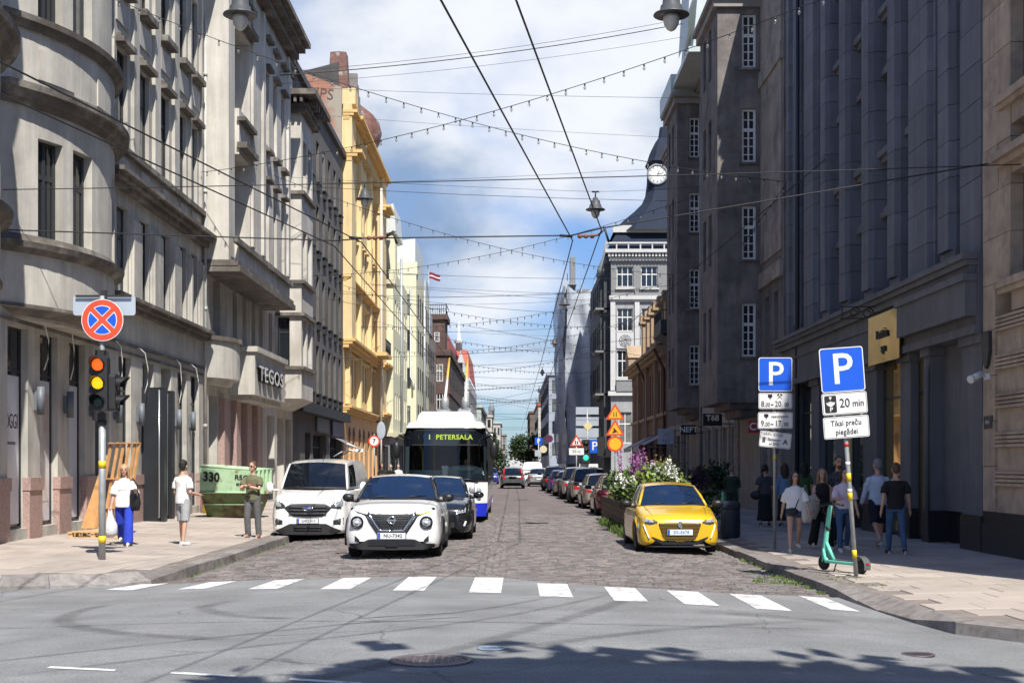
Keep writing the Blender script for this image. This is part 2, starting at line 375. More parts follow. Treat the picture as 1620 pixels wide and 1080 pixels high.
# bedding of the cobbled street (setts stand proud of it), then a joined far sheet
m = MB()
XSC = xs_range(-5.9, 5.0, 44)
for x0, x1 in zip(XSC, XSC[1:]):
    y = [18.4, 30, 47]
    for a, b in zip(y, y[1:]): m.add([(x0,a,rz(x0)-.028),(x1,a,rz(x1)-.028),(x1,b,rz(x1)-.028),(x0,b,rz(x0)-.028)], [(0,1,2,3)], True)
cobbled = m.build('cobbled_road', M_JOINT, recalc=False); tag(cobbled, kind='structure')
def far_setts_mat():
    mm = bpy.data.materials.new('far_setts'); mm.use_nodes = True
    N, Lk = mm.node_tree.nodes, mm.node_tree.links; b = N['Principled BSDF']; b.inputs['Roughness'].default_value = 0.75
    geo = N.new('ShaderNodeNewGeometry')
    br = N.new('ShaderNodeTexBrick'); br.inputs['Scale'].default_value = 1.0; br.inputs['Brick Width'].default_value = 0.21; br.inputs['Row Height'].default_value = 0.13
    br.inputs['Mortar Size'].default_value = 0.008; br.inputs['Color1'].default_value = (0.20,0.155,0.145,1); br.inputs['Color2'].default_value = (0.125,0.107,0.108,1); br.inputs['Mortar'].default_value = (0.10,0.09,0.08,1)
    Lk.new(geo.outputs['Position'], br.inputs['Vector'])
    n = N.new('ShaderNodeTexNoise'); n.inputs['Scale'].default_value = 0.9; n.inputs['Detail'].default_value = 7; Lk.new(geo.outputs['Position'], n.inputs['Vector'])
    mr = N.new('ShaderNodeMapRange'); Lk.new(n.outputs[0], mr.inputs[0])
    for i, q in enumerate((0.3,0.7,0.78,1.22)): mr.inputs[i+1].default_value = q
    hs = N.new('ShaderNodeHueSaturation'); Lk.new(br.outputs[0], hs.inputs['Color']); Lk.new(mr.outputs[0], hs.inputs['Value'])
    Lk.new(hs.outputs[0], b.inputs['Base Color']); return mm
m = MB()
for x0, x1 in zip(XSC, XSC[1:]):
    for a, b in ((46.5,100),(100,700)): m.add([(x0,a,rz(x0)),(x1,a,rz(x1)),(x1,b,rz(x1)),(x0,b,rz(x0))], [(0,1,2,3)], True)
tag(m.build('far_road', far_setts_mat(), recalc=False), kind='structure')

# the setts: the nearest 300 singly, the rest joined
rnd = random.Random(3)
sett_base = MB(); sett_base.cbox(-0.5, 0.5, -0.5, 0.5, -0.06, 0.0, 0.06); sett_me = sett_base.mesh('sett', M_SETT)
setts = []
y = 18.5; row = 0
while y < 46.6:
    d = rnd.uniform(.105, .14); x = -5.36+rnd.uniform(0, .15)
    while x < 4.52:
        w = rnd.uniform(.15, .27)
        if x < -.56 < x+w: w = max(.08, -.56-x)
        if -.56 <= x+.01 < -.2: w = .115; 
        cxm, cym = x+w/2, y+d/2
        yb = interp(BND, cxm)
        if y > yb+0.0: setts.append((cxm, cym+rnd.uniform(-.006,.006), w-.012, d-.012, rz(cxm)+rnd.uniform(-.007,.006), rnd.uniform(-.03,.03)))
        x += w
    y += d
setts.sort(key=lambda q: q[1])
for q in setts[:300]:
    o = link('sett', sett_me, cobbled, (q[0], q[1], q[4]), (rnd.uniform(-.02,.02), rnd.uniform(-.02,.02), q[5])); o.scale = (q[2], q[3], 1)
m = MB()
for q in setts[300:]:
    hx, hy = q[2]/2, q[3]/2; c = .012; z = q[4]; t1, t2 = rnd.uniform(-.003,.003), rnd.uniform(-.003,.003); x, y = q[0], q[1]; sk = q[5]*hx
    m.add([(x-hx,y-hy-sk,z-.04),(x+hx,y-hy+sk,z-.04),(x+hx,y+hy+sk,z-.04),(x-hx,y+hy-sk,z-.04),
           (x-hx+c,y-hy+c-sk,z+t1),(x+hx-c,y-hy+c+sk,z+t2),(x+hx-c,y+hy-c+sk,z-t1),(x-hx+c,y+hy-c-sk,z-t2)],
          [(4,5,6,7),(0,1,5,4),(1,2,6,5),(2,3,7,6),(3,0,4,7)])
tag(m.build('setts', M_SETT, cobbled, recalc=False), kind='stuff')

# pavements: bed sheet, paving slabs, kerb stones
def poly_sheet(name, pts, zf, dz, m_):
    vs = [(x, y, zf(x)+dz) for x, y in pts]
    from mathutils.geometry import tessellate_polygon
    tri = tessellate_polygon([[Vector(v) for v in vs]])
    b = MB(); b.add(vs, [tuple(t) for t in tri]); o = b.build(name, m_); return o
def inside(px, py, poly):
    c = False; j = len(poly)-1
    for i in range(len(poly)):
        xi, yi = poly[i]; xj, yj = poly[j]
        if (yi > py) != (yj > py) and px < (xj-xi)*(py-yi)/(yj-yi)+xi: c = not c
        j = i
    return c
def offs(poly, d, sgn):
    out = []
    for i in range(len(poly)):
        a = Vector(poly[max(i-1,0)]); b = Vector(poly[min(i+1,len(poly)-1)]); t = (b-a).normalized(); n = Vector((t.y,-t.x))*sgn
        out.append((poly[i][0]+n.x*d, poly[i][1]+n.y*d))
    return out
INL = offs(KL, .31, -1); INR = offs(KR, .31, 1)
PL = INL+[(-11.5,330),(-11.5,24),(-30,24)]
PR = INR+[(11,330),(11,24),(30,24)]
pave_l = tag(poly_sheet('pavement_left', PL, plz, -.012, M_PAVEJ), kind='structure')
pave_r = tag(poly_sheet('pavement_right', PR, prz, -.012, M_PAVEJ), kind='structure')
def slabs(parent, inner, far, xa, xb, y0, y1, w, d, zf, bond, name, seed, tilt):
    rn = random.Random(seed); lst = []
    poly = inner+far
    y = y0; k = 0; ct, st = math.cos(tilt), math.sin(tilt)
    while y < y1:
        x = xa+(w*.5 if bond and k % 2 else 0)
        while x < xb:
            cx_, cy_ = x+w/2, y+d/2
            rx, ry = cx_*ct-(cy_-y0)*st, cx_*st+(cy_-y0)*ct+y0
            q = [(rx+sx*w/2*.98, ry+sy*d/2*.98) for sx in (-1,1) for sy in (-1,1)]
            if all(inside(a, b, poly) for a, b in q): lst.append((rx, ry, zf(rx)+rn.uniform(-.0035,.0035)))
            x += w
        y += d; k += 1
    base = MB(); base.cbox(-w/2+.004, w/2-.004, -d/2+.004, d/2-.004, -.03, 0, .006); me = base.mesh(name, M_PAVE)
    sl = math.atan((zf(xb)-zf(xa))/(xb-xa))
    lst.sort(key=lambda q: q[1])
    for q in lst[:300]: link(name, me, parent, q, (0, -sl, tilt))
    if lst[300:]:
        b = MB(); hw, hd = w/2-.004, d/2-.004
        for x, y, z in lst[300:]:
            b.add([(x-hw,y-hd,zf(x-hw)-.02+z-zf(x)),(x+hw,y-hd,zf(x+hw)-.02+z-zf(x)),(x+hw,y+hd,zf(x+hw)-.02+z-zf(x)),(x-hw,y+hd,zf(x-hw)-.02+z-zf(x)),
                   (x-hw+.006,y-hd+.006,zf(x-hw)+z-zf(x)),(x+hw-.006,y-hd+.006,zf(x+hw)+z-zf(x)),(x+hw-.006,y+hd-.006,zf(x+hw)+z-zf(x)),(x-hw+.006,y+hd-.006,zf(x-hw)+z-zf(x))],
                  [(4,5,6,7),(0,1,5,4),(1,2,6,5),(2,3,7,6),(3,0,4,7)])
        tag(b.build('paving_slabs', M_PAVE, parent, recalc=False), kind='stuff')
slabs(pave_l, INL, [(-11,330),(-11,24),(-30,24)], -16, -5.7, 19.4, 60, .5, .5, plz, False, 'paving_slab', 5, 0.0)
slabs(pave_r, INR, [(9.6,330),(9.6,24),(16,24)], 4.85, 13, 14.2, 56, .62, .62, prz, True, 'paving_slab', 6, 0.0)
def kerb(parent, line, inner, zf, low):
    # cut the line into stones
    pts = [Vector(p) for p in line]; ins = [Vector(p) for p in inner]
    rn = random.Random(9); stones = []
    for i in range(len(pts)-1):
        L_ = (pts[i+1]-pts[i]).length; n = max(1, round(L_/1.0)) if L_ < 40 else max(1, round(L_/3))
        for k in range(n):
            g_ = .006/L_*n
            t0, t1 = (k+g_*.5)/n, (k+1-g_*.5)/n
            a, b = pts[i].lerp(pts[i+1], t0), pts[i].lerp(pts[i+1], t1); c, d = ins[i].lerp(ins[i+1], t1), ins[i].lerp(ins[i+1], t0)
            mid = (a+b)/2; dz = rn.uniform(-.012,.012); tops = []
            for p in (a, b, c, d): tops.append(zf(p.x)+dz-(low(p) if low else 0))
            tops[2] = zf(c.x)+.002; tops[3] = zf(d.x)+.002
            stones.append((mid.y, [(p.x,p.y,-.35) for p in (a,b,c,d)]+[(a.x+(d.x-a.x)*.07,a.y+(d.y-a.y)*.07,tops[0]),(b.x+(c.x-b.x)*.07,b.y+(c.y-b.y)*.07,tops[1]),(c.x,c.y,tops[2]),(d.x,d.y,tops[3])]))
    for yy, vs in stones:
        if abs(vs[0][0]) > 25: continue
        b = MB(); b.add(vs, [(4,5,6,7),(0,1,5,4),(1,2,6,5),(2,3,7,6),(3,0,4,7)]); b.build('kerb_stone', M_KERB, parent)
kerb(pave_l, KL, INL, plz, lambda p: interp([(19,.10),(19.9,.15),(20.7,.16),(21.3,.10),(22.2,0)], p.y))
kerb(pave_r, KR, INR, prz, lambda p: 0.0 if p.y < 15 else interp([(15,0),(15.9,.10),(17.3,.12),(18.6,.05),(19.4,0)], p.y))

# zebra crossing and dashes, each a thin sheet of paint on the asphalt
def sheet(name, quad, dz, mm, parent=None, n=6):
    b = MB(); a, c, d, e = [Vector(q) for q in quad]
    def fn(u, v):
        p = a.lerp(c, u).lerp(e.lerp(d, u), v); return (p.x, p.y, rz(p.x)+dz)
    b.grid(fn, n, n); return b.build(name, mm, parent, recalc=False)
ZB = [(-6.2,20.0,.95,.3),(-4.99,19.55,1.12,.24),(-3.83,19.04,1.5,.15),(-2.73,18.67,1.86,.1),(-1.66,18.27,2.25,.05),(-.59,17.93,2.4,.02),(.37,17.47,1.9,0),(1.33,17.07,1.92,0),(2.22,16.87,1.85,-.02),(3.1,16.65,1.95,-.03),(4.14,17.05,1.75,-.04)]
for i, (x, y, dl, lean) in enumerate(ZB):
    w = .44 if i < 10 else .36
    sheet('crossing_stripe', [(x,y+.02),(x+w,y-.06),(x+w+lean,y+dl-.05),(x+lean,y+dl)], .005, M_LINE, asphalt)
for a, b in (((-5.35,12.0),(-4.85,11.85)),((-4.17,11.83),(-3.46,11.47)),((-2.92,11.24),(-2.3,10.95)),((-1.82,10.76),(-1.2,10.5))):
    sheet('lane_dash', [(a[0],a[1]-.05),(b[0],b[1]-.05),(b[0],b[1]+.05),(a[0],a[1]+.05)], .005, M_LINE, asphalt)
def soft_mark(name, strength):
    mm = bpy.data.materials.new(name); mm.use_nodes = True
    N, Lk = mm.node_tree.nodes, mm.node_tree.links; b = N['Principled BSDF']; b.inputs['Base Color'].default_value = (0.03,0.03,0.032,1); b.inputs['Roughness'].default_value = 0.85
    geo = N.new('ShaderNodeNewGeometry'); n = N.new('ShaderNodeTexNoise'); n.inputs['Scale'].default_value = 3; n.inputs['Detail'].default_value = 8; Lk.new(geo.outputs['Position'], n.inputs['Vector'])
    uv = N.new('ShaderNodeAttribute'); uv.attribute_name = 'edge'
    mr = N.new('ShaderNodeMapRange'); Lk.new(n.outputs[0], mr.inputs[0])
    for i, q in enumerate((0.3,0.7,strength*.35,strength)): mr.inputs[i+1].default_value = q
    mu = N.new('ShaderNodeMath'); mu.operation = 'MULTIPLY'; Lk.new(mr.outputs[0], mu.inputs[0]); Lk.new(uv.outputs['Fac'], mu.inputs[1]); Lk.new(mu.outputs[0], b.inputs['Alpha'])
    return mm
M_MARK = soft_mark('tyre_rubber_streak', 0.28)
M_MARK2 = soft_mark('tyre_rubber_streak_strong', 0.6)
def mark(pts, w, mm, dz=.0035):
    pts = [Vector(p) for p in pts]; P = []
    for i in range(len(pts)-1):
        p0, p1, p2, p3 = pts[max(i-1,0)], pts[i], pts[i+1], pts[min(i+2,len(pts)-1)]
        for k in range(10):
            t = k/10; P.append(0.5*((2*p1)+(p2-p0)*t+(2*p0-5*p1+4*p2-p3)*t*t+(3*p1-p0-3*p2+p3)*t**3))
    P.append(pts[-1]); vs = []; fs = []; ed = []
    for i, p in enumerate(P):
        t = (P[min(i+1,len(P)-1)]-P[max(i-1,0)]).normalized(); n = Vector((-t.y,t.x)); e_ = min(1, i/4, (len(P)-1-i)/4)
        for k, f in ((-.5,0),(-.2,1),(.2,1),(.5,0)):
            q = p+n*w*k; vs.append((q.x,q.y,rz(q.x)+dz)); ed.append(f*e_)
    for i in range(len(P)-1):
        for k in range(3): fs.append((i*4+k,i*4+k+1,(i+1)*4+k+1,(i+1)*4+k))
    me = bpy.data.meshes.new('tyre_mark'); me.from_pydata(vs, [], fs); me.materials.append(mm)
    at = me.attributes.new('edge', 'FLOAT', 'POINT'); at.data.foreach_set('value', ed)
    link('tyre_mark', me, asphalt)
mark([(-5.4,17.8),(-5.6,16.9),(-5.3,15.6),(-4.2,14.2),(-2.6,13.2)], .32, M_MARK)
mark([(-3.6,17.6),(-3.9,16.7),(-3.3,15.6),(-2.4,15.0)], .3, M_MARK)
mark([(-6.2,11.6),(-3.0,13.6),(-.6,15.6),(.6,17.6)], .16, M_MARK)
mark([(-4.6,11.2),(-2.0,13.2),(-.2,15.0),(1.5,18.2)], .16, M_MARK)
mark([(-2.2,10.0),(-.9,11.8),(.2,14.0),(1.2,16.4),(1.7,18.0)], .3, M_MARK)
mark([(0,12.5),(1.5,14.0),(3.6,15.6)], .26, M_MARK)
mark([(-1.75,15.0),(-1.2,15.25),(-.6,15.5)], .1, M_MARK2)
mark([(-2.0,14.4),(-1.2,14.75),(-.5,15.1)], .1, M_MARK2)
mark([(2.2,16.1),(3.4,15.75),(4.0,15.6)], .5, M_MARK, .006)
mark([(-7,15.5),(-3,14.9),(1,14.5),(4,14.8)], .05, M_MARK2)
# manhole covers set in the asphalt
def cover(name, x, y, r, label, ring, lid):
    z = rz(x)+.004
    o = thing(name, label, 'manhole cover', (x, y, z))
    b = MB(); b.lathe([(r*.84,.0),(r*.84,.010),(r,.010),(r*1.02,0)], n=36); b.build('rim', ring, o)
    b = MB(); b.lathe([(0,.004),(r*.80,.004),(r*.82,0)], n=36)
    for k in range(-4,5):
        h = math.sqrt(max(0,(.78*r)**2-(k*r*.17)**2))
        for j in range(-4,5):
            if abs(j*r*.17) < h*.96: b.box(k*r*.17-.02*r/.35,k*r*.17+.02*r/.35,j*r*.17-.04*r/.35,j*r*.17+.04*r/.35,.004,.009)
    b.build('lid', lid, o); return o
M_IRON = mat('worn_iron', (0.16,0.135,0.145), 0.55, 0.3, 14, metal=0.4)
M_IRONB = mat('blue_iron', (0.20,0.27,0.36), 0.6, 0.2, 14)
cover('manhole_cover', -.72, 11.72, .37, 'large round iron manhole cover near the tree shadow', M_IRON, M_IRON)
cover('manhole_cover', -.2, 12.47, .13, 'small round blue-grey valve cover in the asphalt', M_IRONB, M_IRONB)
cover('manhole_cover', 4.0, 12.95, .16, 'small dark iron cover in the asphalt below the right kerb', M_IRON, M_IRON)
# weeds along the kerb by the cobbles
def grass_tuft(mb, x, y, z, r, n, h, rn):
    for i in range(n):
        a = rn.uniform(0, 6.28); q = r*math.sqrt(rn.random()); bx, by = x+q*math.cos(a), y+q*math.sin(a)
        hh = h*rn.uniform(.4,1); a2 = rn.uniform(0,6.28); w = .006; tx, ty = hh*.5*math.cos(a2), hh*.5*math.sin(a2)
        px, py = -math.sin(a2)*w, math.cos(a2)*w
        mb.add([(bx-px,by-py,z),(bx+px,by+py,z),(bx+tx*.5+px,by+ty*.5+py,z+hh*.7),(bx+tx,by+ty,z+hh)], [(0,1,2),(0,2,3)])
rn = random.Random(4); b = MB()
for i in range(26):
    t = rn.random(); x = lerp(3.7, 4.55, t**.5); y = lerp(20.6, 22.6, rn.random()); grass_tuft(b, x, y, rz(x)-.01, .10, 26, .06, rn)
for i in range(24):
    y = lerp(19.2, 27, rn.random()); grass_tuft(b, 4.57, y, rz(4.57)-.01, .06, 16, .07, rn)
for i in range(20):
    y = lerp(21, 34, rn.random()); grass_tuft(b, -5.4, y, rz(-5.4)-.01, .05, 12, .05, rn)
for i in range(50):
    grass_tuft(b, rn.uniform(4.9,5.9), rn.uniform(18.6,21.5), prz(5.2)-.008, .04, 8, .03, rn)
tag(b.build('weeds', M_WEED, recalc=False), kind='stuff')
# ------------------------------------------------------------------ building helpers
def fx(side, d): return XL+d if side == 'L' else XR-d
def fb(mb, side, s0, s1, d0, d1, z0, z1, mi=0): return mb.box(fx(side,d0), fx(side,d1), s0, s1, z0, z1, mi)
FROT = {'L': R(90), 'R': R(-90), 'S': 0.0}
WM = {}
def winmesh(w, h, style):
    k = (round(w,2), round(h,2), style)
    if k in WM: return WM[k]
    b = MB(); t = .07; D = .07
    if style == 'shop': t = .05
    if style == 'white10': t = .085
    b.box(-w/2, -w/2+t, 0, D, 0, h); b.box(w/2-t, w/2, 0, D, 0, h); b.box(-w/2+t, w/2-t, 0, D, 0, t); b.box(-w/2+t, w/2-t, 0, D, h-t, h)
    if style == 'dark':
        zt = h*.66; b.box(-w/2+t, w/2-t, .005, D-.005, zt-.045, zt+.045); b.box(-.035, .035, .01, D-.01, t, zt-.045)
    elif style == 'slim':
        zt = h*.7; b.box(-w/2+t, w/2-t, .005, D-.005, zt-.03, zt+.03)
    elif style == 'white10':
        zt = h*.61; b.box(-w/2+t, w/2-t, .005, D-.005, zt-.06, zt+.06); b.box(-.028, .028, .012, D-.012, t, h-t)
        for f in (.15,.305,.46,.80): b.box(-w/2+t, w/2-t, .014, D-.014, h*f-.018, h*f+.018)
    elif style == 'cross':
        zt = h*.62; b.box(-w/2+t, w/2-t, .005, D-.005, zt-.05, zt+.05)
        for x in ((-w/6, w/6) if w > 1.3 else (0,)): b.box(x-.035, x+.035, .01, D-.01, t, h-t)
    elif style == 'shop':
        b.box(-w/2+t, w/2-t, .01, D-.01, h*.78, h*.78+.05)
    p = MB(); p.box(-w/2+t*.8, w/2-t*.8, .035, .05, t*.8, h-t*.8)
    WM[k] = (b.mesh('window', M_DKFR), p.mesh('pane', M_GLASS)); return WM[k]
wr = random.Random(21)
def window(root, face, s, z, w, h, d, style='dark', fm=None, gm=None, x=None):
    """s: place along the street (or X for a face towards -Y with x=the Y of that face)"""
    fme, pme = winmesh(w, h, style)
    if face == 'S': loc = (s, d, z)
    else: loc = (fx(face, d), s, z)
    o = link('window', fme, root, loc, (0,0,FROT[face]))
    if fm is not None:
        if len(o.material_slots): o.material_slots[0].link = 'OBJECT'; o.material_slots[0].material = fm
    p = link('pane', pme, o)
    gm = gm or (M_GLASS2 if wr.random() < .28 else M_GLASS)
    p.material_slots[0].link = 'OBJECT'; p.material_slots[0].material = gm
    return o
def wall(root, side, s0, s1, rows, d0, d1, m_, name='wall'):
    b = MB()
    for z0, z1, ops in rows:
        c = s0
        for a, e in sorted(ops):
            if a > c: fb(b, side, c, a, d0, d1, z0, z1)
            c = e
        if c < s1: fb(b, side, c, s1, d0, d1, z0, z1)
    return b.build(name, m_, root, recalc=False)
def core(root, side, s0, s1, z1, m_=None, d=-.52, depth=-11, z0=-.4, name='rear_wall'):
    b = MB(); fb(b, side, s0+.01, s1-.01, depth, d, z0, z1-.02); return b.build(name, m_ or M_ROOFD, root, recalc=False)
def row_w(centers, w): return [(c-w/2, c+w/2) for c in centers]
def ledge(b, side, s0, s1, z0, z1, p, d=0):          # a stepped cornice, slab over a smaller bed
    h = z1-z0
    fb(b, side, s0, s1, d, d+p*.45, z0, z0+h*.4); fb(b, side, s0-.03, s1+.03, d, d+p*.75, z0+h*.4, z0+h*.7); fb(b, side, s0-.06, s1+.06, d, d+p, z0+h*.7, z1)
def bld(name, label, cat='building', loc=(0,0,0), group=None): return thing(name, label, cat, loc, 0, group)

# arcs of the round bays
def arc_pt(sc, a, p, t, off):
    Rr = (a*a+p*p)/(2*p); th = math.asin(min(1, a/Rr)); c = p-Rr; an = lerp(-th, th, t)
    return (XL+c+(Rr+off)*math.cos(an), sc+(Rr+off)*math.sin(an))
def arc_seg(b, sc, a, p, t0, t1, off, thick, z0, z1, n=6):
    o_ = [arc_pt(sc,a,p,lerp(t0,t1,i/n),off) for i in range(n+1)]; i_ = [arc_pt(sc,a,p,lerp(t0,t1,i/n),off-thick) for i in range(n+1)]
    b.prism(o_+i_[::-1], lambda x, y, h: (x,y,h), z0, z1)
def arc_solid(b, sc, a, p, off, z0, z1, n=18, off2=None):
    A = [arc_pt(sc,a,p,i/n,off) for i in range(n+1)]; B = [arc_pt(sc,a,p,i/n,off if off2 is None else off2) for i in range(n+1)]
    A = [(XL-.3,A[0][1])]+A+[(XL-.3,A[-1][1])]; B = [(XL-.3,B[0][1])]+B+[(XL-.3,B[-1][1])]
    k = len(A); vs = [(x,y,z0) for x,y in A]+[(x,y,z1) for x,y in B]
    b.add(vs, [tuple(range(k))[::-1], tuple(range(k,2*k))]); o = len(b.v)-2*k
    for i in range(k):
        j = (i+1) % k; b.f.append((o+i,o+j,o+k+j,o+k+i)); b.sm.append(False); b.mi.append(0)

# ================================================================== LEFT SIDE
# ---- the big pale corner building with round bays
B1 = bld('stone_building', 'pale grey stone building with round bays and pink granite plinth beside the traffic light')
S0, S1 = 19.0, 45.0
core(B1, 'L', S0, S1, 19.5)
gnd = [25.9, 28.2, 30.1, 32.05, 34.0, 36.0, 38.3, 40.3, 42.25, 43.95]
gw = row_w(gnd, 1.16)
flat = [35.75, 37.9, 40.15, 42.35, 43.85]; fw = row_w(flat[:3], 1.0)+row_w(flat[3:], .85)
rows = [(-.3,.36,[]), (.36,4.7,gw), (4.7,6.1,[]), (6.1,6.35,[]), (6.35,8.75,fw), (8.75,9.35,[]), (9.35,10.35,[]), (10.35,13.0,fw), (13.0,14.7,[]), (14.7,17.2,fw), (17.2,19.5,[])]
wall(B1, 'L', S0, S1, rows, -.5, 0, M_STONE)
b = MB()                                             # proud pilasters between the upper windows, panels and drip caps
for c0, c1 in zip(flat, flat[1:]+[44.9]):
    mid = (c0+c1)/2; hw = max(.12, (c1-c0)/2-.62)
    if c1 == 44.9: mid, hw = 44.62, .2
    fb(b, 'L', mid-hw, mid+hw, 0, .07, 6.36, 8.6); fb(b, 'L', mid-hw+.05, mid+hw-.05, .07, .14, 6.36, 8.5)
    fb(b, 'L', mid-hw*.6, mid+hw*.6, 0, .10, 10.36, 18.6)
for c in flat:
    fb(b, 'L', c-.45, c+.45, 0, .05, 9.75, 10.1); fb(b, 'L', c-.6, c+.6, 0, .05, 13.65, 14.3)
build_each(b, 'pilaster', M_STONE, B1)
b = MB()
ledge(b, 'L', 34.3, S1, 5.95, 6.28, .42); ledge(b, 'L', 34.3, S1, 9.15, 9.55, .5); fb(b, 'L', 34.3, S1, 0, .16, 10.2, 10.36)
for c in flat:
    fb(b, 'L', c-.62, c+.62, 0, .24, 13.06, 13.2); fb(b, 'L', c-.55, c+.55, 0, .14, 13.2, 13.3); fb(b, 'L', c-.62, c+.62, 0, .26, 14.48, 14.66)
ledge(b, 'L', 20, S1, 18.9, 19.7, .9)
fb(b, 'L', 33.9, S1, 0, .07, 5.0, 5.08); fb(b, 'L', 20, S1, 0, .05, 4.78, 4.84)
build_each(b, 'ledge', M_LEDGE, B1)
# pink granite base on the piers
edges = [S0]+[e for ab in gw for e in ab]+[S1]
for i in range(0, len(edges)-1, 2):
    a, e = edges[i], edges[i+1]
    b = MB(); fb(b, 'L', a-.02, e+.02, -.1, .05, -.3, 1.18); fb(b, 'L', a-.04, e+.04, -.1, .08, 1.18, 1.46); b.build('plinth', M_PINK, B1, recalc=False)
b = MB(); [fb(b, 'L', a, e, -.3, -.02, -.3, .34) for a, e in gw]; build_each(b, 'sill_course', M_PINK, B1)
M_POST = mat('shop_poster', (0.62,0.62,0.66), 0.25, 0.06, 1.0)
M_POSTF = mat('shop_poster_photo', (0.50,0.40,0.35), 0.3, 0.3, 0.8, col2=(0.62,0.6,0.58), c2scale=.7, c2lo=.45, c2hi=.55)
for i, c in enumerate(gnd):
    if i == 6 or i == 7: continue
    w = window(B1, 'L', c, .36, 1.16, 4.34, -.15, 'shop', gm=M_GLASS)
    if i in (1,2,3):
        p = MB(); p.box(-.5, .5, .020, .032, .1, 3.3); pl = p.build('poster', M_POST if i != 2 else M_POST, w)
        if i == 1:
            text('OGGI', .46, M_BLK, B1, (fx('L',-.165), 28.28, 2.66), (R(90),0,R(90)), sx=.62); text('BOUTIQUE', .09, M_BLK, B1, (fx('L',-.165), 28.28, 2.2), (R(90),0,R(90)))
        if i == 2:
            p = MB(); p.box(-.36, .44, .012, .0195, .55, 3.0); p.build('poster_photo', M_POSTF, w)
for c, w_ in [(q, 1.0) for q in flat[:3]]+[(q,.85) for q in flat[3:]]:
    for z, h in ((6.35,2.4),(10.35,2.65),(14.7,2.5)): window(B1, 'L', c, z, w_, h, -.12, 'dark')
# round bays
for sc, a, p, t_ in ((30.6, 3.35, 1.1, 0), (22.9, 3.3, 1.35, 1)):
    b = MB()
    arc_solid(b, sc, a*.8, p*.55, 0, 4.86, 5.0, off2=None)
    arc_solid(b, sc, a, p, .0, 5.04, 6.2)
    for z0, z1, wz in ((6.6,8.7,0),(11.25,13.6,0),(15.6,17.6,0)):
        for t0, t1 in ((0,.13),(.235,.285),(.40,.61),(.70,1)): arc_seg(b, sc, a, p, t0, t1, 0, .34, z0, z1, 4)
    for z0, z1 in ((8.7,9.3),(9.72,10.95),(13.6,14.2),(14.5,15.3),(17.6,19)): arc_solid(b, sc, a, p, -.001, z0, z1)
    for t0, t1 in ((.13,.285),(.435,.565),(.715,.87)):          # sunk panels framed on the parapets
        arc_seg(b, sc, a, p, t0, t1, .035, .03, 9.95, 10.6, 5); arc_seg(b, sc, a, p, t0, t1, .035, .03, 14.65, 15.1, 5)
    b.build('round_bay', M_STONE, B1)
    b = MB()
    arc_solid(b, sc, a, p, -.35, 4.93, 5.04, off2=.0); arc_solid(b, sc, a, p, .04, 5.06, 5.13)
    for z0, z1, o1, o2 in ((6.2,6.3,.02,.12),(6.3,6.42,.2,.24),(6.42,6.6,.1,.02),(9.3,9.42,.05,.12),(9.42,9.58,.2,.26),(9.58,9.72,.34,.36),(10.95,11.08,.08,.14),(11.08,11.2,.2,.22),(11.2,11.25,.05,.05),(14.2,14.34,.1,.2),(14.34,14.5,.3,.32),(15.3,15.42,.12,.16),(15.42,15.6,.2,.05)):
        arc_solid(b, sc, a, p, o1, z0, z1, off2=o2)
    b.build('bay_ledge', M_LEDGE, B1)
    for z0, z1 in ((6.6,8.7),(11.25,13.6),(15.6,17.6)):
        for t0, t1 in ((.13,.235),(.285,.40),(.61,.70)):
            b = MB()
            for q0, q1 in ((t0,t0+.014),(t1-.014,t1),((t0+t1)/2-.006,(t0+t1)/2+.006)): arc_seg(b, sc, a, p, q0, q1, -.2, .07, z0, z1, 1)
            for h0, h1 in ((z0,z0+.07),(z1-.07,z1),(lerp(z0,z1,.64)-.06,lerp(z0,z1,.64)+.06)): arc_seg(b, sc, a, p, t0+.014, t1-.014, -.205, .06, h0, h1, 4)
            f_ = b.build('window', M_DKFR, B1)
            b = MB(); arc_seg(b, sc, a, p, t0+.005, t1-.005, -.23, .02, z0+.03, z1-.03, 4); b.build('pane', wr.choice([M_GLASS, M_GLASS2, M_GLASS]), f_)
    b = MB(); arc_solid(b, sc, a-.2, p, -.5, 6.0, 19); b.build('bay_core', M_ROOFD, B1)
b = MB(); b.tube([(XL+.12,44.93,17),(XL+.12,44.93,.4)], .055, 8); 
for z in (3,7,11,15): b.tube([(XL+.12,44.93,z),(XL+.12,44.93,z+.12)], .075, 8)
b.build('downpipe', mat('painted_pipe', (0.42,0.41,0.38), .6), B1)
# pier lamps (grey half-cylinders) and hanging white cables
lm = MB(); lm.tube([(0,0,0),(0,0,.62)], .085, 12); lm.box(-.04,.04,.06,.14,.1,.52)
lmm = lm.mesh('wall_lamp', mat('lamp_grey', (0.13,0.145,0.165), .5))
cab = MB(); cab.tube([(0,-.04,0),(.05,-.10,.02),(.20,-.20,-.1),(.34,-.24,-.5),(.33,-.22,-.9),(.28,-.16,-1.15)], .014, 6)
cabm = cab.mesh('loose_cable', plain('white_cable', (0.72,0.72,0.70), .5))
names = ['by the OGGI window','between the poster windows','right of the photo poster','behind the woman in the white T-shirt','left of the black gate','right of the black gate','beside the downpipe','in the shaded doorway']
for i, s in enumerate((29.15, 31.1, 33.0, 35.0, 37.1, 41.3, 43.1)):
    o = link('wall_lamp', lmm, None, (fx('L',.15), s, 2.85), (0,0,R(90))); tag(o, 'grey cylinder wall lamp on the pier '+names[i], 'wall lamp', 'wall lamps on the stone building piers')
cl = ['above the OGGI poster','over the photo poster','above the pink plinth pier','right of the round sign','over the pallets','over the left black gate','over the right black gate']
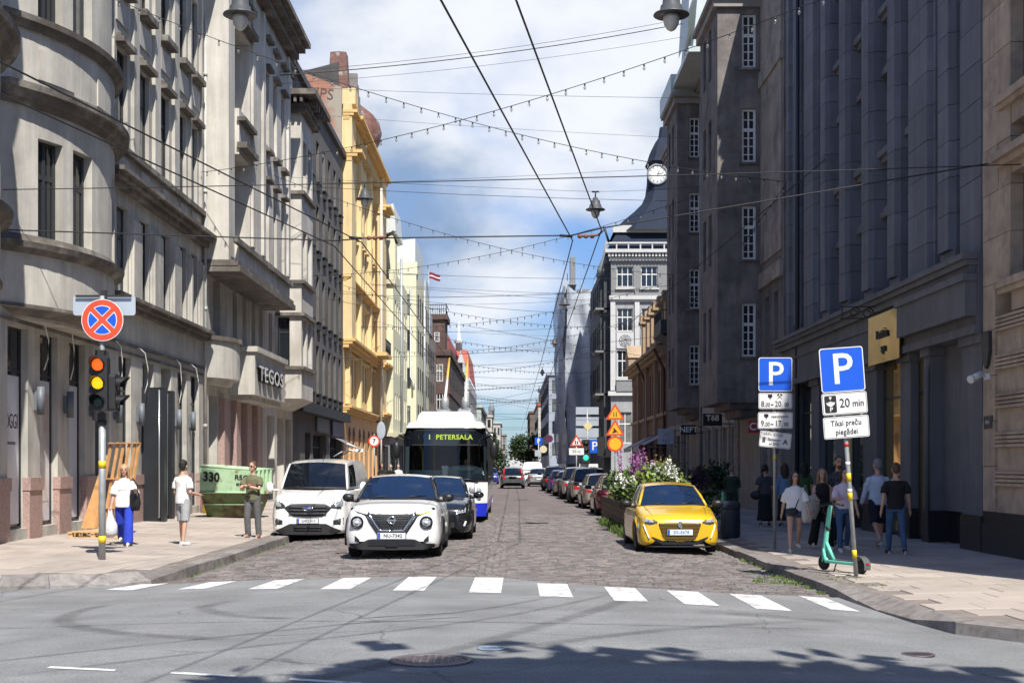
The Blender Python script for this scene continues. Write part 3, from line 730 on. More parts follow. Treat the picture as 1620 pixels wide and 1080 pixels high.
for i, s in enumerate((29.0, 31.0, 33.0, 34.9, 37.0, 41.2, 43.0)):
    o = link('loose_cable', cabm, None, (fx('L',.0), s, 5.0), (0,0,R(90)+(.25 if i%2 else -.1))); o.scale = (1, 1, 1+.08*(i%3)); tag(o, 'white cable loop hanging from the wall '+cl[i], 'cable', 'cables hanging over the shop piers')
# black street gate, two leaves standing open
M_GATE = mat('blackened_steel', (0.022,0.025,0.030), .35, .15, 2)
for i, (y, xa, xb, zt) in enumerate(((37.62, -10.68, -10.05, 3.95), (39.35, -10.72, -10.28, 3.95))):
    o = thing('gate_leaf', ('wide' if i == 0 else 'narrow')+' black metal gate leaf standing open '+('behind the woman with the black bag' if i == 0 else 'nearest the man in grey shorts'), 'gate', (xa, y, .12))
    b = MB(); w = xb-xa; b.box(0,w,0,.06,0,zt-.12); b.build('leaf_panel', M_GATE, o, recalc=False)
    b = MB(); b.box(w-.02,w+.10,.0,.35,0,zt-.12); b.build('leaf_return', M_GATE, o, recalc=False)
    b = MB(); b.tube([(w-.03,-.05,.1),(w-.03,-.05,zt-.2)], .028, 8); b.tube([(w-.03,0,.4),(w-.03,-.05,.4)],.02,6); b.tube([(w-.03,0,3.2),(w-.03,-.05,3.2)],.02,6); b.build('pull_bar', M_ALU, o)
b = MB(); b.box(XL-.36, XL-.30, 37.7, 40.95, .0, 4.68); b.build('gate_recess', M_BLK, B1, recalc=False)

# ---- TEGOS building
B2 = bld('office_building', 'pale stone building with projecting upper storeys and the TEGOS sign', 'building')
S0, S1 = 45.0, 56.5
core(B2, 'L', S0, S1, 19.5)
u1 = [47.2, 50.2, 51.9, 53.6, 55.2]
rows = [(-.3,.2,[]), (.2,4.2,row_w([46.6,48.9,51,53,55.2],1.3)), (4.2,6.2,[]), (6.2,8.4,row_w([47.2],1.15)+row_w([50.3,52.1,53.9,55.5],.8)), (8.4,8.75,[])]
wall(B2, 'L', S0, S1, rows, -.5, 0, M_STONE)
for c in (46.6,48.9,51,53,55.2): window(B2, 'L', c, .2, 1.3, 4.0, -.4, 'shop', gm=M_GLASS)
window(B2, 'L', 47.2, 6.2, 1.15, 2.2, -.35, 'dark')
for c in (50.3,52.1,53.9,55.5): window(B2, 'L', c, 6.2, .8, 2.2, -.38, 'dark')
b = MB(); fb(b, 'L', 45.02, 46.0, -.4, .9, 8.75, 19.4)
rows2 = [(8.75,9.6,[]), (9.6,12.6,[(46.0,47.9)]+row_w([51.3,53.0,54.8],.75)), (12.6,14.2,[]), (14.2,17.0,[(46.0,47.9)]+row_w([51.3,53.0,54.8],.75)), (17.0,19.4,[])]
for z0, z1, ops in rows2:
    c = 46.0
    for a_, e_ in sorted(ops):
        if a_ > c: fb(b, 'L', c, a_, .35, 1.05, z0, z1)
        c = e_
    fb(b, 'L', c, S1-.02, .35, 1.05, z0, z1)
fb(b, 'L', 46.0, S1-.02, 0, .35, 8.75, 19.4)
for s in (48.3, 50.3, 55.9): fb(b, 'L', s-.22, s+.22, 1.05, 1.15, 9.7, 19)
build_each(b, 'upper_wall', M_STONE2, B2)
for z, h in ((9.6,3.0),(14.2,2.8)):
    window(B2, 'L', 46.95, z, 1.7, h, .42, 'dark')
    for c in (51.3,53.0,54.8): window(B2, 'L', c, z, .75, h, .93, 'slim')
b = MB()
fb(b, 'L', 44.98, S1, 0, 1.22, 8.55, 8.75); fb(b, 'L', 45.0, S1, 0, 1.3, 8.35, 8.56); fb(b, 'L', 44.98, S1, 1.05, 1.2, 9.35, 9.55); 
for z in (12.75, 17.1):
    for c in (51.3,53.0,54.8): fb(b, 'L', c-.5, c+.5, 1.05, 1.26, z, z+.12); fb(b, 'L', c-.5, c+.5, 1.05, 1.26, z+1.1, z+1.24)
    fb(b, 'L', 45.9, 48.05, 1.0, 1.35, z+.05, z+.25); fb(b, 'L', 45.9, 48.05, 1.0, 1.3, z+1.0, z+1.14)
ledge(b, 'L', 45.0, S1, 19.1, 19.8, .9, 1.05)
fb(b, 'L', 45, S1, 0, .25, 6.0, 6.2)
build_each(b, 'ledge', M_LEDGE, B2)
b = MB(); arc_solid(b, 47.1, 1.95, .8, 0, 4.75, 6.05); arc_solid(b, 47.1, 1.6, .5, 0, 4.55, 4.75, off2=.1); b.build('balcony', M_STONE, B2)
b = MB(); arc_solid(b, 47.1, 1.95, .8, .1, 6.05, 6.2); b.build('bay_ledge', M_LEDGE, B2)
b = MB(); fb(b, 'L', 49.1, 55.6, 0, 1.0, 4.35, 5.95); fb(b, 'L', 49.0, 55.7, 0, 1.12, 5.95, 6.15); fb(b, 'L', 49.3, 55.4, 0, .85, 4.15, 4.35); b.build('sign_box', M_STONE, B2, recalc=False)
text('TEGOS', .80, M_BLK, B2, (fx('L',1.06), 51.9, 5.13), (R(90),0,R(90)), off=.012, ext=.06, sx=1.9, space=1.12, name='letter_shadow_side'); text('TEGOS', .80, M_WHITEP, B2, (fx('L',1.128), 51.9, 5.15), (R(90),0,R(90)), off=.004, ext=.003, sx=1.9, space=1.12)  # shadow sides of the letters painted as a black copy set behind
for s in (47.9, 50.0, 52.0, 54.1): 
    b = MB(); fb(b, 'L', s-.42, s+.42, 0, .22, .1, 4.15); b.build('pink_pier', M_PINK, B2, recalc=False)

# ---- polygon-bay building with the bracketed cornice
B3 = bld('corner_bay_building', 'cream building with a narrow bay and a heavy bracketed cornice', 'building')
S0, S1 = 56.5, 63.5
core(B3, 'L', S0, S1, 21.0)
rows = [(-.3,.2,[]), (.2,3.9,row_w([57.8,60.2,62.3],1.7)), (3.9,6.2,[]), (6.2,8.4,row_w([57.7],.9)), (8.4,10.1,[]), (10.1,12.4,row_w([57.7],.9)), (12.4,14.1,[]), (14.1,16.5,row_w([57.7],.9)), (16.5,21,[])]
wall(B3, 'L', S0, S1, rows, -.5, 0, M_STONE2)
for z in (6.2,10.1,14.1): window(B3, 'L', 57.7, z, .9, 2.25, -.3, 'dark')
for c in (57.8,60.2,62.3): window(B3, 'L', c, .2, 1.7, 3.7, -.3, 'shop', gm=M_GLASS)
SB = 59.0
b = MB()
x0, x1 = fx('L',0), fx('L',1.15)
for z0, z1 in ((4.7,6.15),(8.35,10.0),(12.3,14.0),(16.4,17.6)):
    b.box(x0-.3, x1, SB, 62.4, z0, z1)
for z0, z1 in ((6.15,8.35),(10.0,12.3),(14.0,16.4)):
    b.box(x0-.3, x0+.08, SB, 62.4, z0, z1); b.box(x0+.62, x1, SB, SB+.45, z0, z1)
    for s0, s1 in ((60.5,60.9),(62.0,62.4)): b.box(x1-.3, x1, s0, s1, z0, z1)
    b.box(x0+.08, x1-.55, SB+.5, 62.3, z0, z1)
build_each(b, 'bay_wall', M_STONE2, B3)
for z, h in ((6.15,2.2),(10.0,2.3),(14.0,2.4)):
    window(B3, 'S', x0+.35, z, .54, h, SB+.2, 'slim')
    for s in (59.95, 61.45): window(B3, 'L', s, z, 1.05, h, .9, 'dark')
b = MB()
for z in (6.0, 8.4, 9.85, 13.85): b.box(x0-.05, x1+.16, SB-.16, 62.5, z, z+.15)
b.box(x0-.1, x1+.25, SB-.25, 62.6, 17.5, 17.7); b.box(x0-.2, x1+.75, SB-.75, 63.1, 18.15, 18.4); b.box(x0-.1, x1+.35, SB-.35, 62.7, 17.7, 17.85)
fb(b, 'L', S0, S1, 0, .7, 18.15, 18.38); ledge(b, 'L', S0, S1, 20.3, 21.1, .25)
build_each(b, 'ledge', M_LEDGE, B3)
for k in range(5):
    b = MB(); b.box(x0+.1+k*.27, x0+.22+k*.27, SB-.65, SB-.0, 17.85, 18.15); b.build('bracket', M_LEDGE, B3, recalc=False)
for k in range(4):
    b = MB(); b.box(x1, x1+.65, SB+.3+k*.75, SB+.48+k*.75, 17.85, 18.15); b.build('bracket', M_LEDGE, B3, recalc=False)
b = MB(); b.add([(x0-.1,SB-.2,4.7),(x1,SB,4.7),(x1,62.4,4.7),(x0-.1,62.4,4.7),(x0-.1,SB+.5,4.25),(x0+.3,SB+.6,4.25),(x0+.3,62.1,4.25),(x0-.1,62.1,4.25)],[(0,1,5,4),(1,2,6,5),(2,3,7,6),(4,5,6,7)]); b.build('bay_corbel', M_STONE2, B3)
b = MB(); b.add([(x0-1.4,S0,22.6),(x0-1.4,S1,22.6),(x0+.3,S1,21.1),(x0+.3,S0,21.1)],[(0,1,2,3)]); b.box(x0-8,x0-1.4,S0,S1,21,22.6); b.build('roof', M_ROOFD, B3, recalc=False)

# ---- plain grey-brown building
B4 = bld('apartment_building', 'plain grey-brown rendered building with seven window columns and black sill boxes')
S0, S1 = 63.5, 82.5
core(B4, 'L', S0, S1, 21.2)
cs = [64.8+2.3*i for i in range(8)]; ww = row_w(cs, 1.02)
rows = [(-.3,.1,[]), (.1,3.4,[(67.3,69.2),(70,75),(76.2,81.9)]), (3.4,5.55,[])]
zw = [(5.55,8.2),(9.45,12.0),(13.3,15.8),(17.0,19.3)]
pz = 5.55
for a, e in zw:
    if a > pz: rows.append((pz, a, []))
    rows.append((a, e, ww)); pz = e
rows.append((pz, 21.2, []))
wall(B4, 'L', S0, S1, rows, -.5, 0, M_GREYB)
bx = MB(); bx.box(-.42,.42,-.14,0,-.42,-.02); bx.box(-.52,.52,-.18,0,-.02,.03); bxm = bx.mesh('sill_box', M_BLKM)
for a, e in zw:
    for c in cs:
        window(B4, 'L', c, a, 1.02, e-a, -.22, 'dark'); link('sill_box', bxm, B4, (XL, c, a), (0,0,R(90)))
b = MB(); fb(b, 'L', S0, S1, 0, .22, 20.9, 21.25); b.build('eaves', M_ROOFD, B4, recalc=False)
b = MB(); fb(b, 'L', 63.6, S1-.1, 0, .5, 4.35, 4.85); b.build('shop_canopy', M_BLK, B4, recalc=False)
for a, e in ((67.3,69.2),(70,75),(76.2,81.9)): window(B4, 'L', (a+e)/2, .1, e-a, 3.3, -.35, 'shop', gm=M_GLASS)
o = thing('shop_sign', 'dark grey shop sign board on the brown building', 'sign', (XL+.02, 73.0, 3.9)); b = MB(); b.box(0,.1,-2.2,2.4,-.4,.4); b.build('board', mat('sign_grey', (0.09,0.095,0.1), .5, .3, 3), o, recalc=False)
o = thing('shop_sign', 'navy shop sign with a purple corner beside the yellow building', 'sign', (XL+.02, 79.0, 3.85)); b = MB(); b.box(0,.12,-2.2,2.9,-.45,.45); b.build('board', mat('sign_navy', (0.035,0.05,0.12), .35, .5, 1.5, col2=(0.16,0.03,0.12), c2scale=.6, c2lo=.55, c2hi=.65), o, recalc=False)
o = thing('awning', 'folding shop awning with white arms reaching out beside the yellow building', 'awning', (XL, 78.6, 3.1))
b = MB(); b.add([(0.1,-1.6,.25),(0.1,1.8,.25),(.9,1.8,-.15),(.9,-1.6,-.15),(.9,-1.6,-.35),(.9,1.8,-.35)],[(0,1,2,3),(3,2,5,4)]); b.build('canopy_cloth', mat('awning_grey', (0.2,0.2,0.21), .8), o)
for y in (-1.2, 1.4):
    b = MB(); b.tube([(.1,y,-.9),(.7,y,-.55),(1.35,y,-.5)], .035, 6); b.build('arm', M_WHITEP, o)
b = MB(); b.tube([(.95,-1.6,-.15),(1.7,-.2,-.5)], .05, 6); b.box(1.3,1.75,-.4,.1,-.62,-.42); b.build('front_bar', M_WHITEP, o)

# ---- yellow building with the copper dome, and the brick gable in front of it
B5 = bld('yellow_building', 'ornate yellow building with an orange arcade and a copper dome')
S0, S1 = 82.5, 104.0
core(B5, 'L', S0, S1, 24)
cs = [85.3,87.1,88.9,91.6,93.4,95.2,98.0,99.8]
ar = row_w(cs, 1.05)
rows = [(5.2,6.1,[]), (6.1,8.7,ar), (8.7,10.2,[]), (10.2,12.6,ar), (12.6,14.2,[]), (14.2,16.8,ar), (16.8,18.2,[]), (18.2,20.4,ar), (20.4,23.6,[])]
wall(B5, 'L', S0, S1, rows, -.5, 0, M_YEL)
wall(B5, 'L', S0, S1, [(-.3,.3,[]),(.3,3.6,row_w([85.3,87.6,91.0,93.6,96.8,99.6,102],1.2)),(3.6,5.0,[])], -.5, .05, M_ORA, 'arcade_wall')
ac = MB()
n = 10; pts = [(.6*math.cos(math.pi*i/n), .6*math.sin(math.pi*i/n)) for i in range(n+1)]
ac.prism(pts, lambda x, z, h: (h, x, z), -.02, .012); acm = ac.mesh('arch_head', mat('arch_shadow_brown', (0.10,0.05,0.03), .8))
for c in (85.3,87.6,91.0,93.6,96.8,99.6,102):
    window(B5, 'L', c, .3, 1.2, 3.3, -.3, 'slim', gm=M_GLASS); link('arch_head', acm, B5, (XL+.06, c, 3.6))
for z, h in ((6.1,2.6),(10.2,2.4),(14.2,2.6),(18.2,2.2)):
    for c in cs: window(B5, 'L', c, z, 1.05, h, -.25, 'slim', fm=M_WHITEF)
b = MB()
for c0 in (84.0, 90.2, 96.6, 101.2):
    for q in (0, .5): fb(b, 'L', c0-.45+q*.9, c0-.15+q*.9, 0, .3, 5.6, 23.5)
for c in cs:
    for z in (8.75,12.65,16.85): fb(b, 'L', c-.65, c+.65, 0, .22, z, z+.14)
fb(b, 'L', 82.53, 84.55, 0, .55, 9.3, 24.4); fb(b, 'L', 82.7, 84.0, -.2, .75, 24.4, 25.4)
fb(b, 'L', 100.6, 103.6, 0, .7, 5.6, 24.6)
for k in range(20): fb(b, 'L', 84.6+k*.82, 84.9+k*.82, 0, .5, 22.9, 23.4)
build_each(b, 'pilaster', M_YEL, B5)
b = MB()
ledge(b, 'L', S0, 100.5, 5.0, 5.45, .55); ledge(b, 'L', S0, 100.5, 9.1, 9.65, .8); ledge(b, 'L', S0, 100.5, 13.3, 13.6, .5); ledge(b, 'L', 84.5, S1, 23.4, 24.1, 1.05); ledge(b, 'L', 100.5, S1, 9.0, 9.5, 1.2); ledge(b, 'L', 100.5, S1, 20.9, 21.6, 1.3); ledge(b, 'L', 100.5, S1, 5.2, 5.7, 1.1); ledge(b, 'L', 82.5, 84.6, 20.8, 21.5, 1.2); ledge(b, 'L', 82.5, 84.6, 23.4, 24.0, .9)
fb(b, 'L', 95.6, 99.6, 0, 1.5, 9.65, 9.9)
build_each(b, 'cornice', mat('yellow_trim', (0.68,0.45,0.18), .85, .1, 1), B5)
b = MB()
for i in range(17): 
    y = 95.7+i*.235; b.tube([(XL+1.42,y,9.9),(XL+1.42,y,10.85)], .025, 4)
b.tube([(XL+1.42,95.6,10.85),(XL+1.42,99.6,10.85)], .04, 4); b.tube([(XL+1.42,95.6,10.0),(XL+1.42,99.6,10.0)], .03, 4); b.build('balcony_rail', M_DKFR, B5)
b = MB(); c = (XL-.35, 83.3); w = .62
b.add([(c[0]-w,c[1]-w,25.4),(c[0]+w,c[1]-w,25.4),(c[0]+w,c[1]+w,25.4),(c[0]-w,c[1]+w,25.4),(c[0]-.5,c[1]-.5,27.7),(c[0]+.5,c[1]-.5,27.7),(c[0]+.5,c[1]+.5,27.7),(c[0]-.5,c[1]+.5,27.7),(c[0],c[1],27.9)],[(0,1,5,4),(1,2,6,5),(2,3,7,6),(3,0,4,7),(4,5,8),(5,6,8),(6,7,8),(7,4,8)])
M_RUST = mat('rusty_copper', (0.16,0.075,0.055), .6, .25, 3, col2=(0.30,0.27,0.25), c2scale=1.5, c2lo=.55, c2hi=.7)
b.build('obelisk', M_RUST, B5)
b = MB(); b.lathe([(1.6,24.0),(1.65,24.4),(1.4,24.8),(1.8,25.4),(1.95,26.1),(1.75,26.9),(1.3,27.5),(.8,27.9),(.4,28.2),(.18,28.7),(.06,29.2)], (XL-.95,97.0,0), 20); b.build('dome', M_RUST, B5)
for k in range(6):
    b = MB(); fb(b, 'L', 87.0+k*1.15, 87.35+k*1.15, -1.3, .35-.05*k, 24.1, 27.6-.45*k); b.build('dormer_fin', mat('dormer_grey', (0.20,0.18,0.17), .7, .2, 2), B5, recalc=False)
b = MB(); fb(b, 'L', 85.5, 100, -6, -1.2, 24, 26.2); b.build('roof', M_RUST, B5, recalc=False)
b = MB(); b.tube([(XL+.75,99.0,22.5),(XL+.75,99.0,.3)], .10, 8); b.build('downpipe', plain('pale_pipe', (0.6,0.55,0.47), .6), B5)
def brick_mat():
    mm = bpy.data.materials.new('gable_brick'); mm.use_nodes = True
    N, Lk = mm.node_tree.nodes, mm.node_tree.links; b_ = N['Principled BSDF']; b_.inputs['Roughness'].default_value = .9
    geo = N.new('ShaderNodeNewGeometry'); mpn = N.new('ShaderNodeMapping'); mpn.inputs['Rotation'].default_value = (R(90),0,0); Lk.new(geo.outputs['Position'], mpn.inputs[0])
    br = N.new('ShaderNodeTexBrick'); br.inputs['Scale'].default_value = 1; br.inputs['Brick Width'].default_value = .27; br.inputs['Row Height'].default_value = .09; br.inputs['Mortar Size'].default_value = .008
    br.inputs['Color1'].default_value = (.40,.16,.10,1); br.inputs['Color2'].default_value = (.27,.115,.08,1); br.inputs['Mortar'].default_value = (.34,.26,.2,1); Lk.new(mpn.outputs[0], br.inputs['Vector'])
    n = N.new('ShaderNodeTexNoise'); n.inputs['Scale'].default_value = .55; n.inputs['Detail'].default_value = 8; Lk.new(geo.outputs['Position'], n.inputs['Vector'])
    sx = N.new('ShaderNodeSeparateXYZ'); Lk.new(geo.outputs['Position'], sx.inputs[0])
    ad = N.new('ShaderNodeMath'); ad.operation = 'MULTIPLY_ADD'; Lk.new(sx.outputs[0], ad.inputs[0]); ad.inputs[1].default_value = .16; ad.inputs[2].default_value = 1.85
    a2 = N.new('ShaderNodeMath'); Lk.new(ad.outputs[0], a2.inputs[0]); Lk.new(n.outputs[0], a2.inputs[1])
    mr = N.new('ShaderNodeMapRange'); Lk.new(a2.outputs[0], mr.inputs[0]); mr.inputs[1].default_value = .50; mr.inputs[2].default_value = .60
    mx = N.new('ShaderNodeMix'); mx.data_type = 'RGBA'; Lk.new(mr.outputs[0], mx.inputs[0]); Lk.new(br.outputs[0], mx.inputs[6]); mx.inputs[7].default_value = (.34,.30,.24,1)
    Lk.new(mx.outputs[2], b_.inputs['Base Color']); return mm
o = tag(MB().add([(-14.6,82.2,15),(-10.75,82.2,15),(-10.65,82.2,25.3),(-13.3,82.2,26.3),(-14.6,82.2,26.6),(-14.6,82.48,15),(-10.75,82.48,15),(-10.65,82.48,25.3),(-13.3,82.48,26.3),(-14.6,82.48,26.6)],
    [(0,1,2,3,4),(9,8,7,6,5),(1,6,7,2),(2,7,8,3),(3,8,9,4),(0,5,6,1)]).build('brick_gable', brick_mat()), 'weathered red brick gable wall with patches of bare render above the brown building', 'wall')
text('RIPS', .95, mat('grafito_dark', (0.13,0.07,0.06), .8), o, (-12.0, 82.185, 24.9), (R(90),R(8),0))
b = MB(); b.add([(-13.6,82.6,26.3),(-10.9,82.6,27.0),(-10.9,82.6,25.2),(-13.6,86,26.3),(-10.9,86,27.0),(-10.9,86,25.2)],[(0,1,2),(3,5,4),(0,3,4,1),(1,4,5,2)]); tag(b.build('gable_roof', M_ROOFD, o))

# ---- pale yellow-green pair with white gables
B6 = bld('gabled_house', 'pale lime-yellow building with dark mansard bay and white stepped gable')
def sface(root, x0, x1, y, z0, z1, rows, thick, m_, name):       # wall facing the camera side with openings in X
    b = MB(); cz = z0
    for a, e, ops in rows:
        if a > cz: b.box(x0, x1, y, y+thick, cz, a)
        c = x0
        for p, q in ops:
            b.box(c, p, y, y+thick, a, e); c = q
        b.box(c, x1, y, y+thick, a, e); cz = e
    if cz < z1: b.box(x0, x1, y, y+thick, cz, z1)
    return b.build(name, m_, root, recalc=False)
xa, xb = XL-.6, XL+1.2; wx = -10.42
zr = [(5.4,7.45),(9.1,11.15),(12.6,14.85)]
sface(B6, xa, xb, 104.05, 4.2, 16.0, [(a,e,[(wx-.42,wx+.42)]) for a,e in zr], .4, M_LIME, 'side_wall')
for a, e in zr: window(B6, 'S', wx, a, .84, e-a, 104.2, 'cross', fm=M_DKFR)
core(B6, 'L', 104.4, 118, 16, M_LIME, d=.65, z0=4.0)
cs6 = [106,108,110,112.5,115,117]
wall(B6, 'L', 104.45, 118, [(4.2,5.4,[])]+sum([[(a,e,row_w(cs6,.9)),(e,n_,[])] for (a,e),n_ in zip(zr,(9.1,12.6,17.2))],[]), .7, 1.2, M_LIME)
for a, e in zr:
    for c in cs6: window(B6, 'L', c, a, .9, e-a, .9, 'slim')
b = MB(); ledge(b, 'L', 104.3, 118, 3.9, 4.25, .9, 1.0); b.box(xa,xb+.4,103.7,104.05,3.95,4.25); b.box(xa,xb+.2,103.8,104.05,16.0,16.35); b.build('ledge', mat('lime_trim', (0.5,0.47,0.36), .8), B6, recalc=False)
b = MB(); b.lathe([(1.05,16.3),(1.0,17.5),(.8,19.3),(.55,20.2),(0,20.6)], (XL-.1,104.9,0), 14); b.build('mansard_bay', M_ROOFD, B6)
window(B6, 'S', wx+.05, 17.0, .7, 1.6, 103.85, 'cross', fm=M_DKFR)
b = MB(); b.box(XL+.25,XL+1.25,105.4,107.0,16.2,20.2); b.box(XL-.1,XL+1.3,105.3,107.1,20.2,20.45); b.build('gable_pier', M_LIME, B6, recalc=False)
b = MB(); b.add([(XL-2.2,105.2,21.8),(XL+1.1,105.2,22.6),(XL+1.3,105.2,20.4),(XL-2.2,105.2,19.6),(XL-2.2,112,21.8),(XL+1.1,112,22.6),(XL+1.3,112,20.4),(XL-2.2,112,19.6)],[(0,1,2,3),(4,7,6,5),(0,4,5,1),(1,5,6,2),(3,2,6,7)]); b.build('gable', mat('white_gable_metal', (0.62,0.65,0.62), .5, .06, 1), B6)
b = MB(); b.box(XL-.8,XL+.9,104.2,118,-.3,3.9); b.build('ground_floor', mat('grey_shopfront', (0.22,0.23,0.25), .6, .2, 1), B6, recalc=False)
for y in (106,109,112.3,115.4): window(B6, 'L', y, .2, 2.2, 3.2, .95, 'shop', gm=M_GLASS)
window(B6, 'S', XL+.35, .2, .9, 3.0, 104.13, 'shop', gm=M_GLASS)
b = MB(); b.tube([(XL+1.3,110.5,19),(XL+1.3,110.5,4.2)], .11, 6); b.build('downpipe', M_ZINC, B6); b = MB(); b.tube([(XL+.5,103.95,16),(XL+.5,103.95,4.2)], .10, 6); b.build('downpipe', M_ZINC, B6)
B6b = bld('gabled_house', 'taller pale yellow building with plain street front behind the lime gabled one', 'building')
b = MB(); b.box(XL-6,XL+2.0,118.05,136,4.0,18.8); b.box(XL+.3,XL+2.1,118.0,119.6,18.8,19.9); b.build('wall', M_LIME, B6b, recalc=False)
b = MB(); b.add([(XL-3,118.1,18.8),(XL+1.9,118.1,18.8),(XL+1.9,118.1,22.0),(XL-1.8,118.1,21.6),(XL-3,130,18.8),(XL+1.9,130,18.8),(XL+1.9,130,22.0),(XL-1.8,130,21.6)],[(0,1,2,3),(7,6,5,4),(1,5,6,2),(3,2,6,7),(0,3,7,4)]); b.build('gable', MATS['white_gable_metal'], B6b)
b = MB(); b.box(XL-6,XL+1.7,118.2,136,-.3,4.0); b.build('ground_floor', MATS['grey_shopfront'], B6b, recalc=False)
for z in (5.2,8.6,12.0,15.2):
    for y in (120.2,123,126,129,132,134.6): window(B6b, 'L', y, z, .8, 2.0, 2.06, 'slim')
    window(B6b, 'S', XL+1.25, z, .45, 1.8, 117.99, 'slim')
b = MB(); ledge(b, 'L', 118, 136, 3.9, 4.2, .7, 2.0); b.build('ledge', MATS['lime_trim'], B6b, recalc=False)
b = MB(); b.tube([(XL+1.5,117.95,17.5),(XL+1.5,117.95,9.6),(XL+1.8,117.6,9.0),(XL+1.8,117.6,8.4)], .09, 6); b.build('downpipe', M_ZINC, B6b); b = MB(); b.tube([(XL+2.15,127,18.5),(XL+2.15,127,4)], .12, 6); b.build('downpipe', M_ZINC, B6b)

# ---- grey patched building, brown tower, white red-roofed house and what closes the street on the left
B7 = bld('patched_building', 'narrow grey building of rough stone with zinc bay between the pale gables and brown tower')
b = MB(); b.box(-14,XL+1.9,136.1,150,-.3,15.5); b.build('wall', mat('rough_brown_stone', (0.26,0.21,0.18), .9, .35, 2.2, col2=(0.36,0.33,0.3), c2scale=.8), B7, recalc=False)
b = MB(); b.box(-10.2,-8.9,136.0,140,15.5,20.8); b.box(-9.6,-8.6,138,142,15.5,17.6); b.build('attic', M_ZINC, B7, recalc=False)
for z in (5,8.5,12):
    for y in (139,142,145): window(B7, 'L', y, z, 1.0, 2, 1.96, 'slim')
B8 = bld('brown_building', 'dark brown building with a square corner tower and iron railing on top')
M_BRN = mat('dark_brown_render', (0.115,0.072,0.06), .9, .15, 1, streak=.2)
b = MB(); b.box(-14,-7.25,152,200,-.3,14.6); b.box(-13,-7.75,152.2,158,14.6,18.6); b.build('wall', M_BRN, B8, recalc=False)
b = MB(); b.box(-13,-7.0,151.8,200.2,14.3,15.0); b.box(-13,-7.45,151.9,158.3,18.5,19.1); b.box(-13,-7.15,151.9,200.2,9.9,10.2); b.build('cornice', M_BRN, B8, recalc=False)
b = MB()
for i in range(10): b.tube([(-9.9+i*.25,152.1,19.1),(-9.9+i*.25,152.1,20.2)], .03, 4)
b.tube([(-10,152.1,20.2),(-7.6,152.1,20.2)], .05, 4); b.tube([(-10,152.1,19.7),(-7.6,152.1,19.7)], .04, 4); b.tube([(-7.6,152.1,20.2),(-7.6,158,20.2)], .05, 4); b.tube([(-7.6,152.1,19),(-7.6,152.1,20.3)], .06, 4); b.build('railing', M_DKFR, B8)
for z in (5,8,11.3):
    window(B8, 'S', -8.35, z, .75, 2.0, 151.94, 'cross', fm=M_WHITEF)
    for y in range(155,198,4): window(B8, 'L', y, z, 1.2, 2.0, XL*-1-7.19, 'slim')
window(B8, 'S', -8.7, 15.9, .6, 1.1, 152.13, 'slim', fm=M_WHITEF)
o = thing('flag', 'dark red flag with a white stripe flying on the brown tower roof', 'flag', (-9.75, 154, 19.1))
b = MB(); b.tube([(0,0,0),(0,0,5.4)], .05, 6); b.build('flagpole', M_GALV, o)
FL = lambda u, v: (u*1.35, .12*math.sin(u*5), 5.15-.35*u-v*.75+.06*math.sin(u*6))
for k, (v0, v1, c) in enumerate(((0,.4,(0.22,0.012,0.03)),(.4,.6,(0.75,0.74,0.72)),(.6,1,(0.22,0.012,0.03)))):
    b = MB(); b.grid(lambda u, v: FL(u, lerp(v0,v1,v)), 10, 2); b.build('stripe', plain('flag_red' if k != 1 else 'flag_white', c, .8) if k != 2 else MATS['flag_red'], o)
B9 = bld('red_roofed_house', 'white gabled house with steep red roof and small spire beyond the brown tower')
M_OFFW = mat('off_white_wall', (0.55,0.545,0.52), .85, .1, .8, streak=.15)
b = MB(); b.box(-13,-6.7,204,250,-.3,15); b.prism([(-9.2,15),(-6.7,15),(-7.95,19.5)], lambda x,z,h: (x,h,z), 204, 206); b.build('wall', M_OFFW, B9, recalc=False)
b = MB(); b.add([(-13,203.9,15),(-9.9,203.9,15),(-9.9,204,21.8),(-13,204,21.8),(-9.9,250,15),(-9.9,250,21.8)],[(0,1,2,3),(1,4,5,2)]); b.add([(-9.2,206,15.2),(-6.6,206,15.2),(-7.0,208,19.7),(-8.8,208,20.3),(-6.6,240,15.2),(-7.0,236,19.7)],[(0,1,2,3),(1,4,5,2)]); b.build('roof', M_ROOFR, B9)
b = MB(); b.lathe([(.55,19.5),(.5,20.6),(.75,20.7),(.25,21.6),(.06,24)], (-8.3,205.5,0), 8); b.build('spire', M_WHITEP, B9)
for z in (4.5,8,11.5):
    window(B9, 'S', -7.9, z, .9, 1.9, 203.94, 'slim')
    for y in range(208,248,5): window(B9, 'L', y, z, 1.2, 2, XL*-1-6.64, 'slim')
window(B9, 'S', -7.95, 15.6, .6, 1.9, 203.94, 'slim')
def block(name, label, x0, x1, y0, y1, z1, m_, side, nx, zs, roof=None):
    o = bld(name, label); b = MB(); b.box(x0,x1,y0,y1,-.3,z1); b.build('wall', m_, o, recalc=False)
    b = MB(); b.box(x0-.3,x1+.3,y0-.3,y1+.3,z1,z1+.5); b.build('cornice', roof or m_, o, recalc=False)
    for z in zs:
        for i in range(nx): window(o, 'S', x0+(x1-x0)*(i+.5)/nx, z, min(1.0,(x1-x0)/nx*.5), 1.9, y0-.06, 'slim')
        for y in range(int(y0)+3, int(y1)-1, 4):
            if side == 'L': window(o, 'L', y, z, 1.2, 1.9, x1-XL+.06, 'slim')
            else: window(o, 'R', y, z, 1.2, 1.9, XR-x0+.06, 'slim')
    return o
block('green_house', 'far pale green building right of the white gable', -12, -5.9, 252, 300, 12.6, mat('pale_green_wall', (0.42,0.48,0.43), .85, .1, 1), 'L', 2, (4,7.4,10.4))
